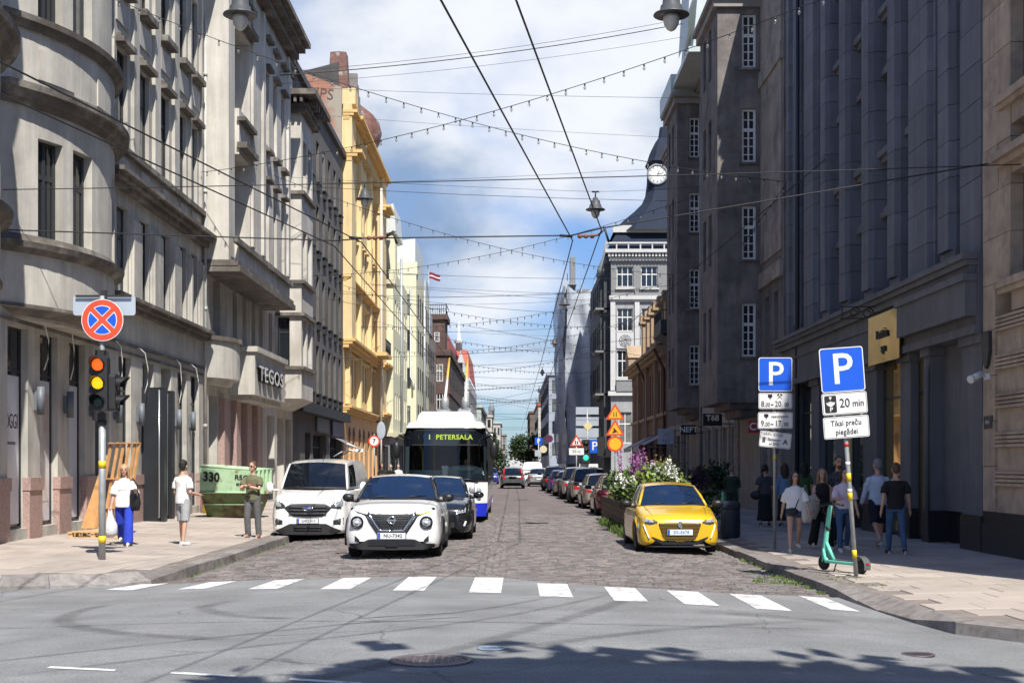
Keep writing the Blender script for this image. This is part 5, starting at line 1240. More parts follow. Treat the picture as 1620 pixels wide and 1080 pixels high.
# street-side dark oriel
b = MB(); b.box(8.3,9.2,Y5+1.5,Y5+9,8,19.5); b.box(8.6,9.2,Y5+1,Y5+22,0,20.5); b.build('oriel', mat('oriel_dark', (0.05,0.053,0.06), .7, .2, 1), C5, recalc=False)
b = MB()
for z in (8.2,12.2,16.2): b.box(7.8,9.2,Y5+1.0,Y5+5,z,z+.18)
b.lathe([(.9,19.5),(.8,20.3),(.3,21.4),(.05,23)], (8.9,Y5+3,0), 12); b.build('oriel_roof', M_MGREY, C5)
for z in (4,9,13,17):
    for y in (124.2,127.2,130.5,134,138): window(C5, 'R', y, z, 1.1, 2.2, XR-8.24, 'slim')
b = MB(); b.box(8.4,9.15,Y5-.4,Y5+3,2.4,3.2); b.build('shop_fascia', M_BLK, C5, recalc=False)

# ---- building wrapped in scaffold netting
C6 = bld('netted_scaffold', 'tall scaffold wrapped in pale grey translucent netting', 'scaffold')
mm = bpy.data.materials.new('scaffold_net'); mm.use_nodes = True
N_, L_ = mm.node_tree.nodes, mm.node_tree.links; pb = N_['Principled BSDF']; pb.inputs['Base Color'].default_value = (0.50,0.54,0.60,1); pb.inputs['Roughness'].default_value = .85
ge = N_.new('ShaderNodeNewGeometry'); nn = N_.new('ShaderNodeTexNoise'); nn.inputs['Scale'].default_value = .45; nn.inputs['Detail'].default_value = 6; L_.new(ge.outputs['Position'], nn.inputs['Vector'])
mr_ = N_.new('ShaderNodeMapRange'); L_.new(nn.outputs[0], mr_.inputs[0])
for i, q in enumerate((.35,.65,.62,.92)): mr_.inputs[i+1].default_value = q
L_.new(mr_.outputs[0], pb.inputs['Alpha'])
NY = 147.0
rn = random.Random(5)
b = MB()
def netf(u, v):
    x = lerp(6.05, 9.6, u)+.12*math.sin(v*9+u*3); y = NY+.25*math.sin(u*11+v*4)+.18*math.sin(v*23+u*5); z = lerp(1.8, 21.8-.9*math.sin(u*3.1), v); return (x, y, z)
b.grid(netf, 18, 40); 
def nets(u, v):
    y = lerp(NY, 178, u); x = 6.05+.22*math.sin(u*19+v*5)+.2*math.sin(v*17+u*9)-.5*math.sin(math.pi*v)*.4; return (x, y, lerp(1.8, 21.8+2.6*u, v))
b.grid(nets, 30, 40); b.build('netting', mm, C6)
b = MB()
for x in (6.2,7.8,9.3):
    for y in (NY+.5,):
        b.tube([(x,y,0),(x,y,22.3)], .05, 5)
for z in range(2,22,2): b.box(6.2,9.4,NY+.4,NY+1.3,z,z+.07)
for y in range(150,178,3):
    b.tube([(6.3,y,0),(6.3,y,23.5)], .05, 5)
for z in range(2,23,2): b.box(6.3,7.3,NY+1.3,178,z,z+.07)
b.build('scaffold_frame', M_GALV, C6)
b = MB(); b.box(7.4,18,NY+1.5,180,-.3,21.5); b.box(6.6,7.2,NY+2,NY+3.6,21,25.2); b.build('wall', M_MGREY, C6, recalc=False)
C7 = block('pale_blue_building', 'pale blue-grey building end beyond the scaffold netting', 5.75, 12, 205, 262, 15.6, mat('pale_blue_wall', (0.36,0.40,0.46), .85, .1, .8, streak=.15), 'R', 3, (3.2,6.6,10,12.9))
b = MB(); b.box(6.6,7.0,206,207,16,18.6); b.box(9,11,206,210,16,18.2); b.build('chimney', M_ZINC, C7, recalc=False)
o = block('cream_building', 'cream building with red roof edge behind the pale blue one', 5.5, 12, 275, 318, 14.0, mat('cream_wall', (0.52,0.47,0.38), .85, .1, .8), 'R', 3, (3,6.4,9.6), M_ROOFR)
b = MB(); b.box(5.6,6.3,276,277,14.4,16.4); b.build('chimney', M_BRN, o, recalc=False)
block('dark_brown_building', 'narrow dark brown building at the far end of the right row', 4.5, 12, 330, 380, 14.6, mat('far_dark_brown', (0.15,0.115,0.09), .9, .2, 1), 'R', 2, (3,6.4,9.6,12))
# ================================================================== VEHICLES (front towards -Y in their own space)
M_CARGL = plain('car_glass', (0.006,0.008,0.012), .02, spec=.9)
M_CARGLB = plain('car_glass_blue', (0.010,0.022,0.055), .02, spec=.9)
M_LENS = mat('headlamp_lens', (0.45,0.47,0.49), .08, .6, 22, spec=.9, metal=.3)
M_LENSD = mat('headlamp_housing', (0.05,0.052,0.056), .1, .6, 30, spec=.9)
M_TAIL = plain('tail_lamp_red', (0.42,0.012,0.015), .15, spec=.8)
M_LED = plain('led_strip', (0.85,0.86,0.88), .2)
M_AMB = plain('indicator_amber', (0.85,0.42,0.05), .2, emit=(1.0,0.5,0.05), estr=.6)
M_PLATE = plain('plate_white', (0.72,0.73,0.74), .4)
M_PLATEB = plain('plate_blue', (0.02,0.08,0.42), .4)
M_PLT = plain('plate_letter', (0.05,0.05,0.06), .5)
M_RIM = plain('alloy_rim', (0.34,0.35,0.36), .3, metal=.8)
M_RIMD = plain('dark_rim', (0.03,0.03,0.033), .35, metal=.3)
def paint(name, col, metal=0.0, rough=.28): return mat('paint_'+name, col, rough, .03, 3, metal=metal, coat=.7, spec=.5)
PROF = [(.86,0),(.955,.035),(.985,.12),(1.0,.32),(.992,.52),(.968,.70),(.945,.82),(.925,.90),(.88,.955),(.78,.985),(.55,1.0),(.28,1.0),(0,1.0)]
def pfx(fz): 
    t = [(b,a) for a,b in PROF[:10]]
    return interp(t, fz)
WHEELS = {}
def wheel_meshes(r, w, dark):
    k = (r,w,dark)
    if k in WHEELS: return WHEELS[k]
    b = MB(); b.lathe([(r*.66,-w*.42),(r*.78,-w*.5),(r*.93,-w*.5),(r*.985,-w*.40),(r,-w*.2),(r,w*.2),(r*.985,w*.40),(r*.93,w*.5),(r*.78,w*.5),(r*.66,w*.42)], (0,0,0), 28, 'X')
    for q in range(28):      # tread blocks
        a = q*2*math.pi/28
        for h in (-.28,.0,.28): b.obox((h*w, (r+.001)*math.cos(a), (r+.001)*math.sin(a)), (w*.2,.012,r*.15), (a,0,0))
    ty = b.mesh('tyre', M_RUB)
    b = MB(); b.lathe([(r*.67,-w*.3),(r*.69,w*.40),(r*.66,w*.44),(r*.6,w*.40),(r*.58,w*.2),(r*.15,w*.16),(r*.14,w*.3),(0,w*.31)], (0,0,0), 28, 'X')
    for q in range(5):
        a = q*2*math.pi/5
        b.obox((w*.3, r*.38*math.cos(a), r*.38*math.sin(a)), (w*.14, r*.13, r*.5), (a-math.pi/2,0,0))
    rm = b.mesh('rim', M_RIMD if dark else M_RIM)
    WHEELS[k] = (ty, rm); return WHEELS[k]
class Car:
    def __init__(s, name, label, loc, away, pt, P, group=None, cat='car', rz=0):
        s.P = P; s.L = P['L']; s.pt = pt
        s.o = thing(name, label, cat, loc, (math.pi if away else 0)+rz, group)
        st = P['st']; s.hw_t = [(q[0],q[1]) for q in st]; s.zb_t = [(q[0],q[2]) for q in st]; s.zt_t = [(q[0],q[3]) for q in st]
        s.build()
    def hw(s, y): return sinterp(s.hw_t, y)
    def zb(s, y): return sinterp(s.zb_t, y)
    def zt(s, y): return sinterp(s.zt_t, y)
    def arch(s, y):
        ra = s.P['r']+.07; z = 0
        for yw in (s.P['yf'], s.P['yr']):
            d = abs(y-yw)
            if d < ra: z = max(z, s.P['r']+math.sqrt(ra*ra-d*d)*.97)
        return z
    def inside(s, x, y, z):
        zb, zt = s.zb(y), s.zt(y)
        if z < zb-.001 or z > zt: return False
        return abs(x) <= s.hw(y)*pfx((z-zb)/(zt-zb))
    def front_y(s, x, z, rear=False):
        z = max(z, .12); n = 130; span = 1.3
        for i in range(n):
            y = span*i/n
            yy = s.L-y if rear else y
            zz_ = min(max(z, s.zb(yy)+.002), 9)
            if s.inside(x, yy, zz_): return yy
        return s.L-span if rear else span
    def V(s, x, y, z): return (x, y-s.L/2, z)
    def patch(s, name, m_, xs, lo, hi, off=.012, thick=.02, nv=9, rear=False, parent=None, mirror=False, smooth=True):
        b = MB()
        for sg in ((1,-1) if mirror else (1,)):
            if sg < 0: b.build(name, m_, parent or s.o, recalc=False); b = MB()
            def fn(u, v):
                x = xs[0]+(xs[1]-xs[0])*u; z = lerp(lo(x), hi(x), v); yy = s.front_y(x, z, rear)
                return s.V(sg*x, yy-off if not rear else yy+off, z)
            nu = max(3, int(abs(xs[1]-xs[0])/.07)); b.grid(fn, nu, nv, smooth)
            def fb_(u, v):
                p = fn(u, v); return (p[0], p[1]+(thick if not rear else -thick), p[2])
            b.grid(fb_, nu, nv, smooth)
            for e in ((lambda t: (t,0)), (lambda t: (t,1)), (lambda t: (0,t)), (lambda t: (1,t))):
                b.grid(lambda t, w: (fn if w == 0 else fb_)(*e(t)), nu, 1, False)
        return b.build(name, m_, parent or s.o, recalc=False)
    def build(s):
        P, L = s.P, s.L
        ys = set([i*L/56 for i in range(57)]+[.015,.03,.06,.1,.15,L-.015,L-.03,L-.06,L-.1])
        ra = P['r']+.07
        for yw in (P['yf'], P['yr']):
            for k in range(-8, 9): ys.add(yw+ra*math.sin(k/8*math.pi/2)*.9999)
            ys.add(yw-ra-.004); ys.add(yw+ra+.004)
        ys = sorted(y for y in ys if 0 <= y <= L)
        full = PROF[:-1]+[PROF[-1]]+[(-a,b) for a,b in PROF[:-1][::-1]]
        b = MB(); vs = []; n = len(full); crown = P.get('crown', .035)
        for y in ys:
            hw, zb, zt = s.hw(y), s.zb(y), s.zt(y); za = s.arch(y)
            for a, f in full:
                x = a*hw; z = zb+(zt-zb)*f+(crown*(1-a*a) if f > .95 else 0)
                vs.append(s.V(x, y, max(z, min(za, zt-.02))))
        fs = [(i*n+j, (i+1)*n+j, (i+1)*n+j+1, i*n+j+1) for i in range(len(ys)-1) for j in range(n-1)]
        b.add(vs, fs, True)
        for r0 in (0, (len(ys)-1)*n): b.add(vs[r0:r0+n], [tuple(range(n))], False)
        s.body = b.build('body', s.pt, s.o)
        W = s.hw(L*.5)
        b = MB(); b.box(-W*.62, W*.62, -L/2+.12, L/2-.12, .2, .62)
        for yw in (P['yf'], P['yr']): b.box(-W*.9, W*.9, yw-L/2-ra*.98, yw-L/2+ra*.98, P['r']+.02, P['r']+ra*.985-.0)
        b.box(-W*.86, W*.86, P['yf']+ra-L/2, P['yr']-ra-L/2, .16, .4)
        b.build('underbody', M_BLK, s.o, recalc=False)
        ty, rm = wheel_meshes(P['r'], P.get('tw', .21), P.get('darkrim', False))
        for yw in (P['yf'], P['yr']):
            for sg in (1, -1):
                w = link('wheel', ty, s.o, (sg*(s.hw(yw)-P.get('tw',.21)*.5-.015), yw-L/2, P['r']), (0,0,0 if sg > 0 else math.pi)); w['name'] = 'wheel'
                link('rim', rm, w)
        if P.get('clad'):
            b = MB()
            for yw in (P['yf'], P['yr']):
                for sg in (1,-1):
                    b.tube([s.V(sg*(s.hw(yw)*.995), yw+ra*1.03*math.cos(t), P['r']+ra*1.0*math.sin(t)) for t in [math.pi*(i/14*1.16-.08) for i in range(15)]], (.04,.03), 6)
            b.build('arch_trim', M_BLKM, s.o)
            b = MB()
            for sg in (1,-1): b.box(sg*W*.93, sg*(W*1.005), P['yf']+ra-L/2, P['yr']-ra-L/2, .2, .36)
            b.build('sill_trim', M_BLKM, s.o, recalc=False)
        s.greenhouse()
    def greenhouse(s):
        P = s.P; L = s.L; yc, zc, wc = P['cowl']; yf, zf, wf = P['rf']; yr, zr, wr = P['rr']; yb, zb_, wb_ = P['rb']; bul = P.get('bulge', .16); cr = P.get('rcrown', .05)
        gl = P.get('glass', M_CARGL)
        def wsb(u): return Vector(s.V(u*wc, yc-bul*(1-u*u)+bul*.25, zc+.015*(1-u*u)))
        def wst(u): return Vector(s.V(u*wf, yf-.07*(1-u*u)+.03, zf+cr*.9*(1-u*u)))
        def ws(u, v):
            p = wsb(u).lerp(wst(u), v); k = math.sin(math.pi*v)*.035; p.y -= k; p.z += k*.6; return p
        b = MB(); b.grid(lambda u, v: ws(2*u-1, v), 12, 8); s.ws = b.build('windscreen', gl, s.o)
        b = MB(); b.grid(lambda u, v: ws((2*u-1)*1.0, v*.06)+Vector((0,-.006,.004)), 12, 1); b.build('windscreen_trim', M_BLK, s.ws)
        def rt(u): return Vector(s.V(u*wr, yr+.05*(1-u*u), zr+cr*.8*(1-u*u)))
        def rbt(u): return Vector(s.V(u*wb_, yb+.10*(1-u*u), zb_))
        def rw(u, v):
            p = rbt(u).lerp(rt(u), v); k = math.sin(math.pi*v)*.03; p.y += k; return p
        zm = P.get('zmid', max(zf,zr)+.02)
        def roof(u, v):
            a, c = wst(u), rt(u); p = a.lerp(c, v); w = lerp(wf, wr, v)
            bul2 = 4*v*(1-v); p.z += bul2*(zm-(zf+zr)/2); p.x *= 1+.03*bul2; return p
        b = MB(); b.grid(lambda u, v: roof(2*u-1, v), 14, 12); b.build('roof', P.get('roofm', s.pt), s.o)
        panel = P.get('panel_from')      # vans: sides behind this are sheet metal
        b = MB(); b.grid(lambda u, v: rw(2*u-1, v), 10, 6); b.build('rear_window', s.pt if panel else gl, s.o)
        yb0, yb1 = yc+bul*.25, yb
        def side(sg, u, v):
            yb_ = lerp(yb0, yb1, u); zt_ = s.zt(min(max(yb_, yc+.1), L-.1))
            z0 = lerp(zc, zb_, u) if panel else max(zt_-.03, min(zc, zb_)-.05)
            z0 = lerp(zc, zb_, u)
            bot = Vector(s.V(sg*lerp(wc, wb_, u)+sg*.035*math.sin(math.pi*u), yb_, z0))
            top = roof(sg, u); k = .02*math.sin(math.pi*v)
            p = bot.lerp(top, v); p.x += sg*k; return p
        u0, u1 = P.get('sg', (.10,.86))
        for sg in (1,-1):
            b = MB(); b.grid(lambda u, v: side(sg, u, v), 20, 5); b.build('pillar_shell', s.pt if not panel else s.pt, s.o)
            def glass(a, e, nm):
                b = MB()
                def fn(u, v):
                    uu = lerp(a, e, u); vv = lerp(.09, .90, v)
                    if a == u0: uu = lerp(lerp(u0, u0+.0, v), e, u)
                    p = side(sg, uu, vv); p.x += sg*.012; return p
                b.grid(fn, 10, 4)
                return b.build(nm, gl, s.o)
            if panel: glass(u0, panel, 'side_window')
            else:
                um = P.get('um', .47); glass(u0, um-.012, 'side_window'); glass(um+.012, u1, 'side_window')
        for sg in (1,-1):
            b = MB(); b.tube([ws(sg,0), ws(sg,.5), ws(sg,1)], .03, 6); b.build('windscreen_pillar', P.get('pillm', s.pt), s.o)
        mz = P.get('mirror')
        if mz:
            mx, my, mzz, mm_ = mz
            for sg in (1,-1):
                b = MB(); b.ell(s.V(sg*mx, my, mzz), P.get('mir_r', (.13,.08,.085)), 12, 8); b.tube([s.V(sg*(mx-.22), my+.03, mzz-.07), s.V(sg*(mx-.05), my, mzz-.05)], .03, 6); m_o = b.build('mirror', mm_, s.o)
                b = MB(); b.grid(lambda u, v: s.V(sg*(mx-.1+.2*u), my+.082, mzz-.06+.12*v), 2, 2); b.build('mirror_glass', M_CARGL, m_o)
    def plate(s, txt, z, rear=False, w=.52, lm=None):
        y = s.front_y(0, z, rear); o = link('number_plate', MB().box(-w/2,w/2,-.012,.012,-.057,.057).mesh('number_plate', M_PLATE), s.o, s.V(0, y-.028 if not rear else y+.028, z), (0,0,math.pi if rear else 0))
        b = MB(); b.box(-w/2+.004,-w/2+.05,-.0145,-.012,-.052,.052); b.build('blue_band', M_PLATEB, o, recalc=False)
        if txt: text(txt, .088, lm or M_PLT, o, (.025,-.0145,0), off=.0018, space=1.05)
        b = MB(); b.box(-w/2-.012,w/2+.012,-.006,.014,-.068,.068); b.build('plate_frame', M_BLK, o, recalc=False); return o
    def strip(s, name, m_, pts, r, off=.01, mirror=True, rear=False):
        apart = pts[-1][0] > .01
        b = MB()
        for sg in ((1,-1) if mirror else (1,)):
            if apart and sg < 0: b.build(name, m_, s.o); b = MB()
            P_ = []
            for i in range(len(pts)-1):
                for k in range(5):
                    t = k/5; P_.append((lerp(pts[i][0],pts[i+1][0],t), lerp(pts[i][1],pts[i+1][1],t)))
            P_.append(pts[-1])
            b.tube([s.V(sg*x, s.front_y(x, z, rear)+(off if rear else -off), z) for x, z in P_], r, 6)
        return b.build(name, m_, s.o)
def lin(*pts):
    pts = sorted(pts); return lambda x: interp(pts, x)
def gz(x): return rz(x)

# ---- white crossover
PW = paint('white', (0.80,0.80,0.79), rough=.22)
JU = dict(L=4.2, r=.335, tw=.22, yf=.86, yr=3.50, clad=True, darkrim=True,
    st=[(0,.69,.33,.72),(.03,.755,.27,.83),(.10,.825,.22,.905),(.22,.875,.19,.95),(.45,.897,.18,.99),(.8,.90,.18,1.01),(1.2,.895,.18,1.055),(2.0,.89,.18,1.04),(3.0,.90,.19,1.07),(3.6,.88,.22,1.09),(3.95,.82,.28,1.05),(4.12,.74,.36,.98),(4.2,.66,.45,.85)],
    cowl=(1.22,1.075,.775), rf=(2.0,1.49,.60), rr=(3.45,1.48,.56), rb=(3.95,1.10,.68), zmid=1.525, bulge=.22, glass=M_CARGLB, mirror=(.985,1.40,1.11,M_BLK), mir_r=(.115,.08,.085), pillm=M_BLKM, sg=(.12,.80))
c = Car('white_crossover', 'white crossover car with round headlights and plate NU-7342 driving towards the crossing', (UX(623,26.6)+.15, 26.6, gz(-2.2)), False, PW, JU)
VG = lin((0,.535),(.22,.535),(.23,.55),(.43,.83))
c.patch('grille', M_BLK, (-.46,.46), lambda x: interp([(0,.545),(.215,.545),(.46,.835)], abs(x)), lambda x: .855, .018)
gm = MB()
for k in range(9):
    z = .57+k*.031; w = interp([(.545,.2),(.84,.44)], z)
    gm.tube([c.V(x, c.front_y(x, z)-.024, z) for x in [w*(i/6*2-1) for i in range(7)]], .005, 4)
for k in range(-6,7):
    x = k*.062
    if abs(x) < .4: gm.tube([c.V(x, c.front_y(x, z)-.02, z) for z in (max(.56, interp([(.2,.56),(.46,.84)], abs(x))), .7, .84) if True], .004, 4)
gm.build('grille_mesh', plain('grille_grey', (0.06,0.062,0.066), .4), c.o)
c.strip('grille_chrome', M_CHROME, [(.445,.865),(.225,.535),(0,.53)], .026, .022)
c.strip('grille_dark', M_BLK, [(.50,.845),(.27,.50),(0,.495)], .022, .012)
b = MB(); y = c.front_y(0,.72)
b.lathe([(.048,.02),(.054,.036),(.078,.036),(.084,.02)], Vector(c.V(0,y-.005,.725)), 20, '-Y'); b.box(-.088,.088,y-c.L/2-.046,y-c.L/2-.028,.708,.742); b.build('badge', M_CHROME, c.o)
c.strip('light_housing', M_BLK, [(.765,.925),(.60,.875),(.43,.825)], .034, .004)
c.strip('running_light', M_LED, [(.755,.925),(.60,.88),(.45,.84)], .022, .036)
c.patch('indicator', M_AMB, (.50,.72), lambda x: interp([(.50,.83),(.72,.885)], x), lambda x: interp([(.50,.868),(.72,.93)], x), .046)
for sg in (1,-1):
    y = c.front_y(.64,.68); b = MB(); b.lathe([(.118,-.06),(.122,.035),(.10,.045),(.095,.02)], Vector(c.V(sg*.645,y,.685)), 22, '-Y'); h = b.build('headlight', M_BLK, c.o)
    b = MB(); b.lathe([(.095,.02),(.07,.034),(.03,.04),(0,.041)], Vector(c.V(sg*.645,y,.685)), 20, '-Y'); b.build('lens', M_LENS, h)
    b = MB(); b.lathe([(.034,.04),(.03,.052),(0,.056)], Vector(c.V(sg*.645,y,.685)), 14, '-Y'); b.build('projector', M_LED, h)
c.patch('lower_bumper', M_BLKM, (-.80,.80), lambda x: interp([(0,.17),(.6,.18),(.8,.22)], abs(x)), lambda x: interp([(0,.375),(.42,.375),(.58,.30),(.8,.285)], abs(x)), .03)
c.patch('intake', M_BLK, (-.44,.44), lambda x: .255, lambda x: .345, .042)
c.patch('sensor', M_BLK, (-.11,.11), lambda x: .235, lambda x: .37, .055)
c.patch('fog_slot', M_BLKM, (.60,.69), lambda x: interp([(.60,.31),(.69,.34)], x), lambda x: interp([(.60,.36),(.69,.445)], x), .012, mirror=True)
c.strip('hood_crease', PW, [(.47,.87),(.40,.90)], .008, .0)
c.plate('NU-7342', .435)
def hoodline(c, x0, x1, y0, y1, m_, r=.006):
    b = MB()
    for sg in (1,-1): b.tube([Vector(c.V(sg*lerp(x0,x1,t), lerp(y0,y1,t), c.zt(lerp(y0,y1,t))+.035*(1-(lerp(x0,x1,t)/c.hw(lerp(y0,y1,t)))**2)-r*.4)) for t in [i/8 for i in range(9)]], r, 5)
    return b.build('panel_gap', m_, c.o)
hoodline(c, .60, .66, .22, 1.1, plain('gap_grey', (0.25,0.25,0.25), .6), .004)
# silhouettes of the people inside, behind the windscreen are not seen; wipers are
def wipers(c, x0, x1, n=2):
    b = MB(); yc, zc, wc = c.P['cowl']
    for k in range(n):
        xa = lerp(x0, x1, k/max(1,n-1)); b.tube([c.V(xa, yc-.13, zc+.03), c.V(xa+.30, yc-.07, zc+.075), c.V(xa+.52, yc+.06, zc+.07)], .010, 5)
    b.build('wiper', M_BLK, c.o)
wipers(c, -.55, .05)

# ---- white van
VA = dict(L=4.97, r=.335, tw=.22, yf=.98, yr=3.9, crown=.02,
    st=[(0,.62,.24,.70),(.03,.74,.20,.86),(.10,.84,.18,.97),(.22,.90,.17,1.05),(.45,.945,.17,1.12),(.85,.97,.17,1.20),(1.1,.985,.17,1.24),(2.5,.99,.18,1.26),(4.6,.985,.2,1.26),(4.9,.96,.25,1.24),(4.97,.92,.3,1.2)],
    cowl=(1.02,1.245,.83), rf=(1.66,1.875,.72), rr=(4.8,1.93,.80), rb=(4.95,1.26,.96), zmid=1.97, bulge=.26, rcrown=.055, panel_from=.31, sg=(.06,.30), mirror=(1.19,1.42,1.28,PW), mir_r=(.10,.08,.15))
c = Car('white_van', 'white panel van with wide black grille and plate LHD 511 parked at the left kerb', (UX(503,34.6)+.12, 34.6, gz(-5.1)), False, PW, VA, cat='van')
c.patch('grille', M_BLK, (-.56,.56), lambda x: interp([(0,.585),(.38,.60),(.56,.78)], abs(x)), lambda x: interp([(0,.915),(.42,.905),(.56,.83)], abs(x)), .018)
for z in (.66,.74,.82): c.strip('grille_bar', plain('bar_grey', (0.05,0.05,0.053), .4), [(.46,z+.01),(0,z)], .016, .032)
b = MB(); y = c.front_y(0,.80); b.lathe([(0,.045),(.115,.04),(.125,.02)], Vector((0,0,0)), 22, '-Y'); bo = b.build('badge', plain('badge_blue', (0.02,0.06,0.22), .3), c.o, c.V(0,y-.01,.79)); bo.scale = (1,1,.45)
b = MB(); b.lathe([(.115,.03),(.118,.047),(.132,.047),(.135,.02)], Vector((0,0,0)), 22, '-Y'); b.build('badge_ring', M_CHROME, bo)
text('Ford', .09, M_CHROME, bo, (0,-.048,0), sx=1.1).scale = (1.1,2.0,1)
c.patch('headlight', M_LENSD, (.56,.88), lambda x: interp([(.56,.80),(.80,.77),(.88,.86)], x), lambda x: interp([(.56,.87),(.80,1.06),(.88,1.10)], x), .014, mirror=True)
c.patch('headlight_lens', M_LENS, (.66,.84), lambda x: interp([(.66,.83),(.84,.85)], x), lambda x: interp([(.66,.89),(.84,1.02)], x), .024, mirror=True)
c.patch('lower_grille', M_BLKM, (-.80,.80), lambda x: interp([(0,.15),(.6,.16),(.8,.22)], abs(x)), lambda x: interp([(0,.42),(.45,.42),(.62,.33),(.8,.26)], abs(x)), .022)
for z in (.27,.33): c.strip('grille_bar', M_BLK, [(.34,z),(0,z)], .012, .036)
c.patch('fog_recess', M_BLKM, (.62,.86), lambda x: .40, lambda x: interp([(.62,.50),(.86,.57)], x), .012, mirror=True)
for sg in (1,-1):
    y = c.front_y(.75,.47); b = MB(); b.lathe([(.06,.02),(.05,.03),(0,.032)], Vector(c.V(sg*.75,y,.475)), 14, '-Y'); b.build('fog_light', M_LENSD, c.o)
c.plate('LHD 511', .49); wipers(c, -.62, .0)
b = MB(); b.tube([c.V(.1,1.9,1.95), c.V(.1,2.1,2.2)], .008, 5); b.build('aerial', M_BLK, c.o)
b = MB()
for sg in (1,-1): b.tube([c.V(sg*.985,2.45,.35), c.V(sg*.997,2.45,1.2), c.V(sg*.93,2.45,1.85)], .006, 4); b.box(sg*.985,sg*1.0,.2,2.2,.55,.68)
b.build('door_seam', plain('seam_grey', (0.2,0.2,0.2), .7), c.o)

# ---- generic shapes for the other cars
HB = dict(L=4.3, r=.32, tw=.2, yf=.88, yr=3.52,
    st=[(0,.55,.34,.60),(.03,.64,.26,.68),(.10,.74,.20,.75),(.22,.81,.18,.80),(.5,.865,.17,.87),(.9,.89,.17,.93),(1.3,.90,.17,.985),(2.2,.90,.18,.98),(3.2,.90,.19,1.0),(3.8,.87,.22,1.0),(4.1,.80,.28,.96),(4.25,.72,.34,.88),(4.3,.66,.4,.78)],
    cowl=(1.28,.985,.74), rf=(2.0,1.405,.55), rr=(3.45,1.40,.53), rb=(4.05,1.0,.66), zmid=1.45, bulge=.2, mirror=(1.0,1.5,1.02,M_BLK), sg=(.12,.80))
SUV = dict(L=4.6, r=.36, tw=.23, yf=.92, yr=3.62, clad=True,
    st=[(0,.60,.4,.75),(.03,.70,.33,.86),(.1,.79,.27,.95),(.25,.86,.25,1.0),(.6,.91,.24,1.06),(1.1,.925,.24,1.10),(2.2,.93,.25,1.10),(3.4,.93,.26,1.12),(4.1,.90,.3,1.12),(4.45,.84,.36,1.05),(4.56,.78,.42,.95),(4.6,.72,.5,.85)],
    cowl=(1.3,1.10,.77), rf=(2.0,1.60,.60), rr=(3.95,1.62,.60), rb=(4.42,1.12,.74), zmid=1.68, bulge=.2, mirror=(1.05,1.55,1.15,M_BLK), sg=(.10,.82))
SED = dict(L=4.75, r=.33, tw=.21, yf=.9, yr=3.68,
    st=HB['st'][:8]+[(3.4,.91,.19,1.0),(4.1,.89,.22,1.02),(4.5,.82,.28,.98),(4.7,.74,.34,.90),(4.75,.68,.4,.8)],
    cowl=(1.32,.985,.75), rf=(2.1,1.40,.55), rr=(3.2,1.39,.53), rb=(4.0,1.02,.68), zmid=1.45, bulge=.2, mirror=(1.0,1.55,1.02,M_BLK), sg=(.12,.80))
WAG = dict(SED); WAG.update(rr=(4.1,1.44,.55), rb=(4.55,1.0,.70), zmid=1.52, rf=(2.1,1.46,.56), sg=(.10,.86))
# ---- dark car half hidden behind the white crossover
PBK = paint('black', (0.012,0.014,0.018), rough=.15)
P = dict(HB); P['glass'] = M_CARGLB; P['mirror'] = (1.0,1.5,1.02,PBK); P['darkrim'] = False
c = Car('black_hatchback', 'black hatchback half hidden behind the white crossover', (UX(694,32.4), 32.4, gz(-1.7)), False, PBK, P)
c.patch('headlight', M_LENS, (.52,.80), lambda x: interp([(.52,.62),(.8,.66)], x), lambda x: interp([(.52,.68),(.8,.84)], x), .012, mirror=True)
c.patch('grille', M_BLKM, (-.48,.48), lambda x: .3, lambda x: .42, .012); c.patch('upper_grille', M_BLKM, (-.40,.40), lambda x: .58, lambda x: .66, .012)
c.strip('fog_light', M_LED, [(.70,.33),(.74,.44)], .025, .012); c.plate('', .48)

# ---- yellow hatchback
PY = paint('yellow', (0.70,0.43,0.015), rough=.2)
PE = dict(L=4.05, r=.32, tw=.2, yf=.82, yr=3.36, clad=False,
    st=[(0,.58,.28,.62),(.03,.675,.22,.68),(.09,.75,.19,.735),(.2,.81,.17,.785),(.45,.845,.16,.84),(.8,.87,.16,.90),(1.15,.875,.16,.955),(2.0,.875,.17,.96),(3.0,.88,.18,.98),(3.55,.85,.22,.97),(3.9,.78,.28,.93),(4.02,.7,.36,.85),(4.05,.64,.42,.75)],
    cowl=(1.17,.955,.72), rf=(1.9,1.36,.545), rr=(3.2,1.36,.52), rb=(3.8,.98,.66), zmid=1.41, bulge=.22, glass=M_CARGLB, mirror=(.985,1.38,1.0,M_BLK), pillm=PY, sg=(.12,.78))
c = Car('yellow_hatchback', 'yellow hatchback with honeycomb grille and plate EX-5678 parked at the right kerb', (UX(1071,27.3)+.02, 29.0, gz(3.4)), False, PY, PE)
gl_ = lambda x: interp([(0,.255),(.24,.262),(.34,.33),(.43,.60)], abs(x))
gh_ = lambda x: interp([(0,.655),(.36,.655),(.43,.635)], abs(x))
c.patch('grille', M_BLK, (-.43,.43), gl_, gh_, .012)
b = MB()
for k in range(14):
    z = .27+k*.029
    for q in range(-15,16):
        x = q*.029+(.0145 if k % 2 else 0)
        if gl_(x)+.012 < z < gh_(x)-.012 and abs(x) < .42:
            y = c.front_y(x, z)-.02; b.obox(c.V(x, y, z), (.017,.008,.012), (0,.785,0))
tag(b.build('grille_dots', plain('grille_gold', (0.42,0.26,0.015), .35, metal=.3), c.o, recalc=False), kind='stuff')
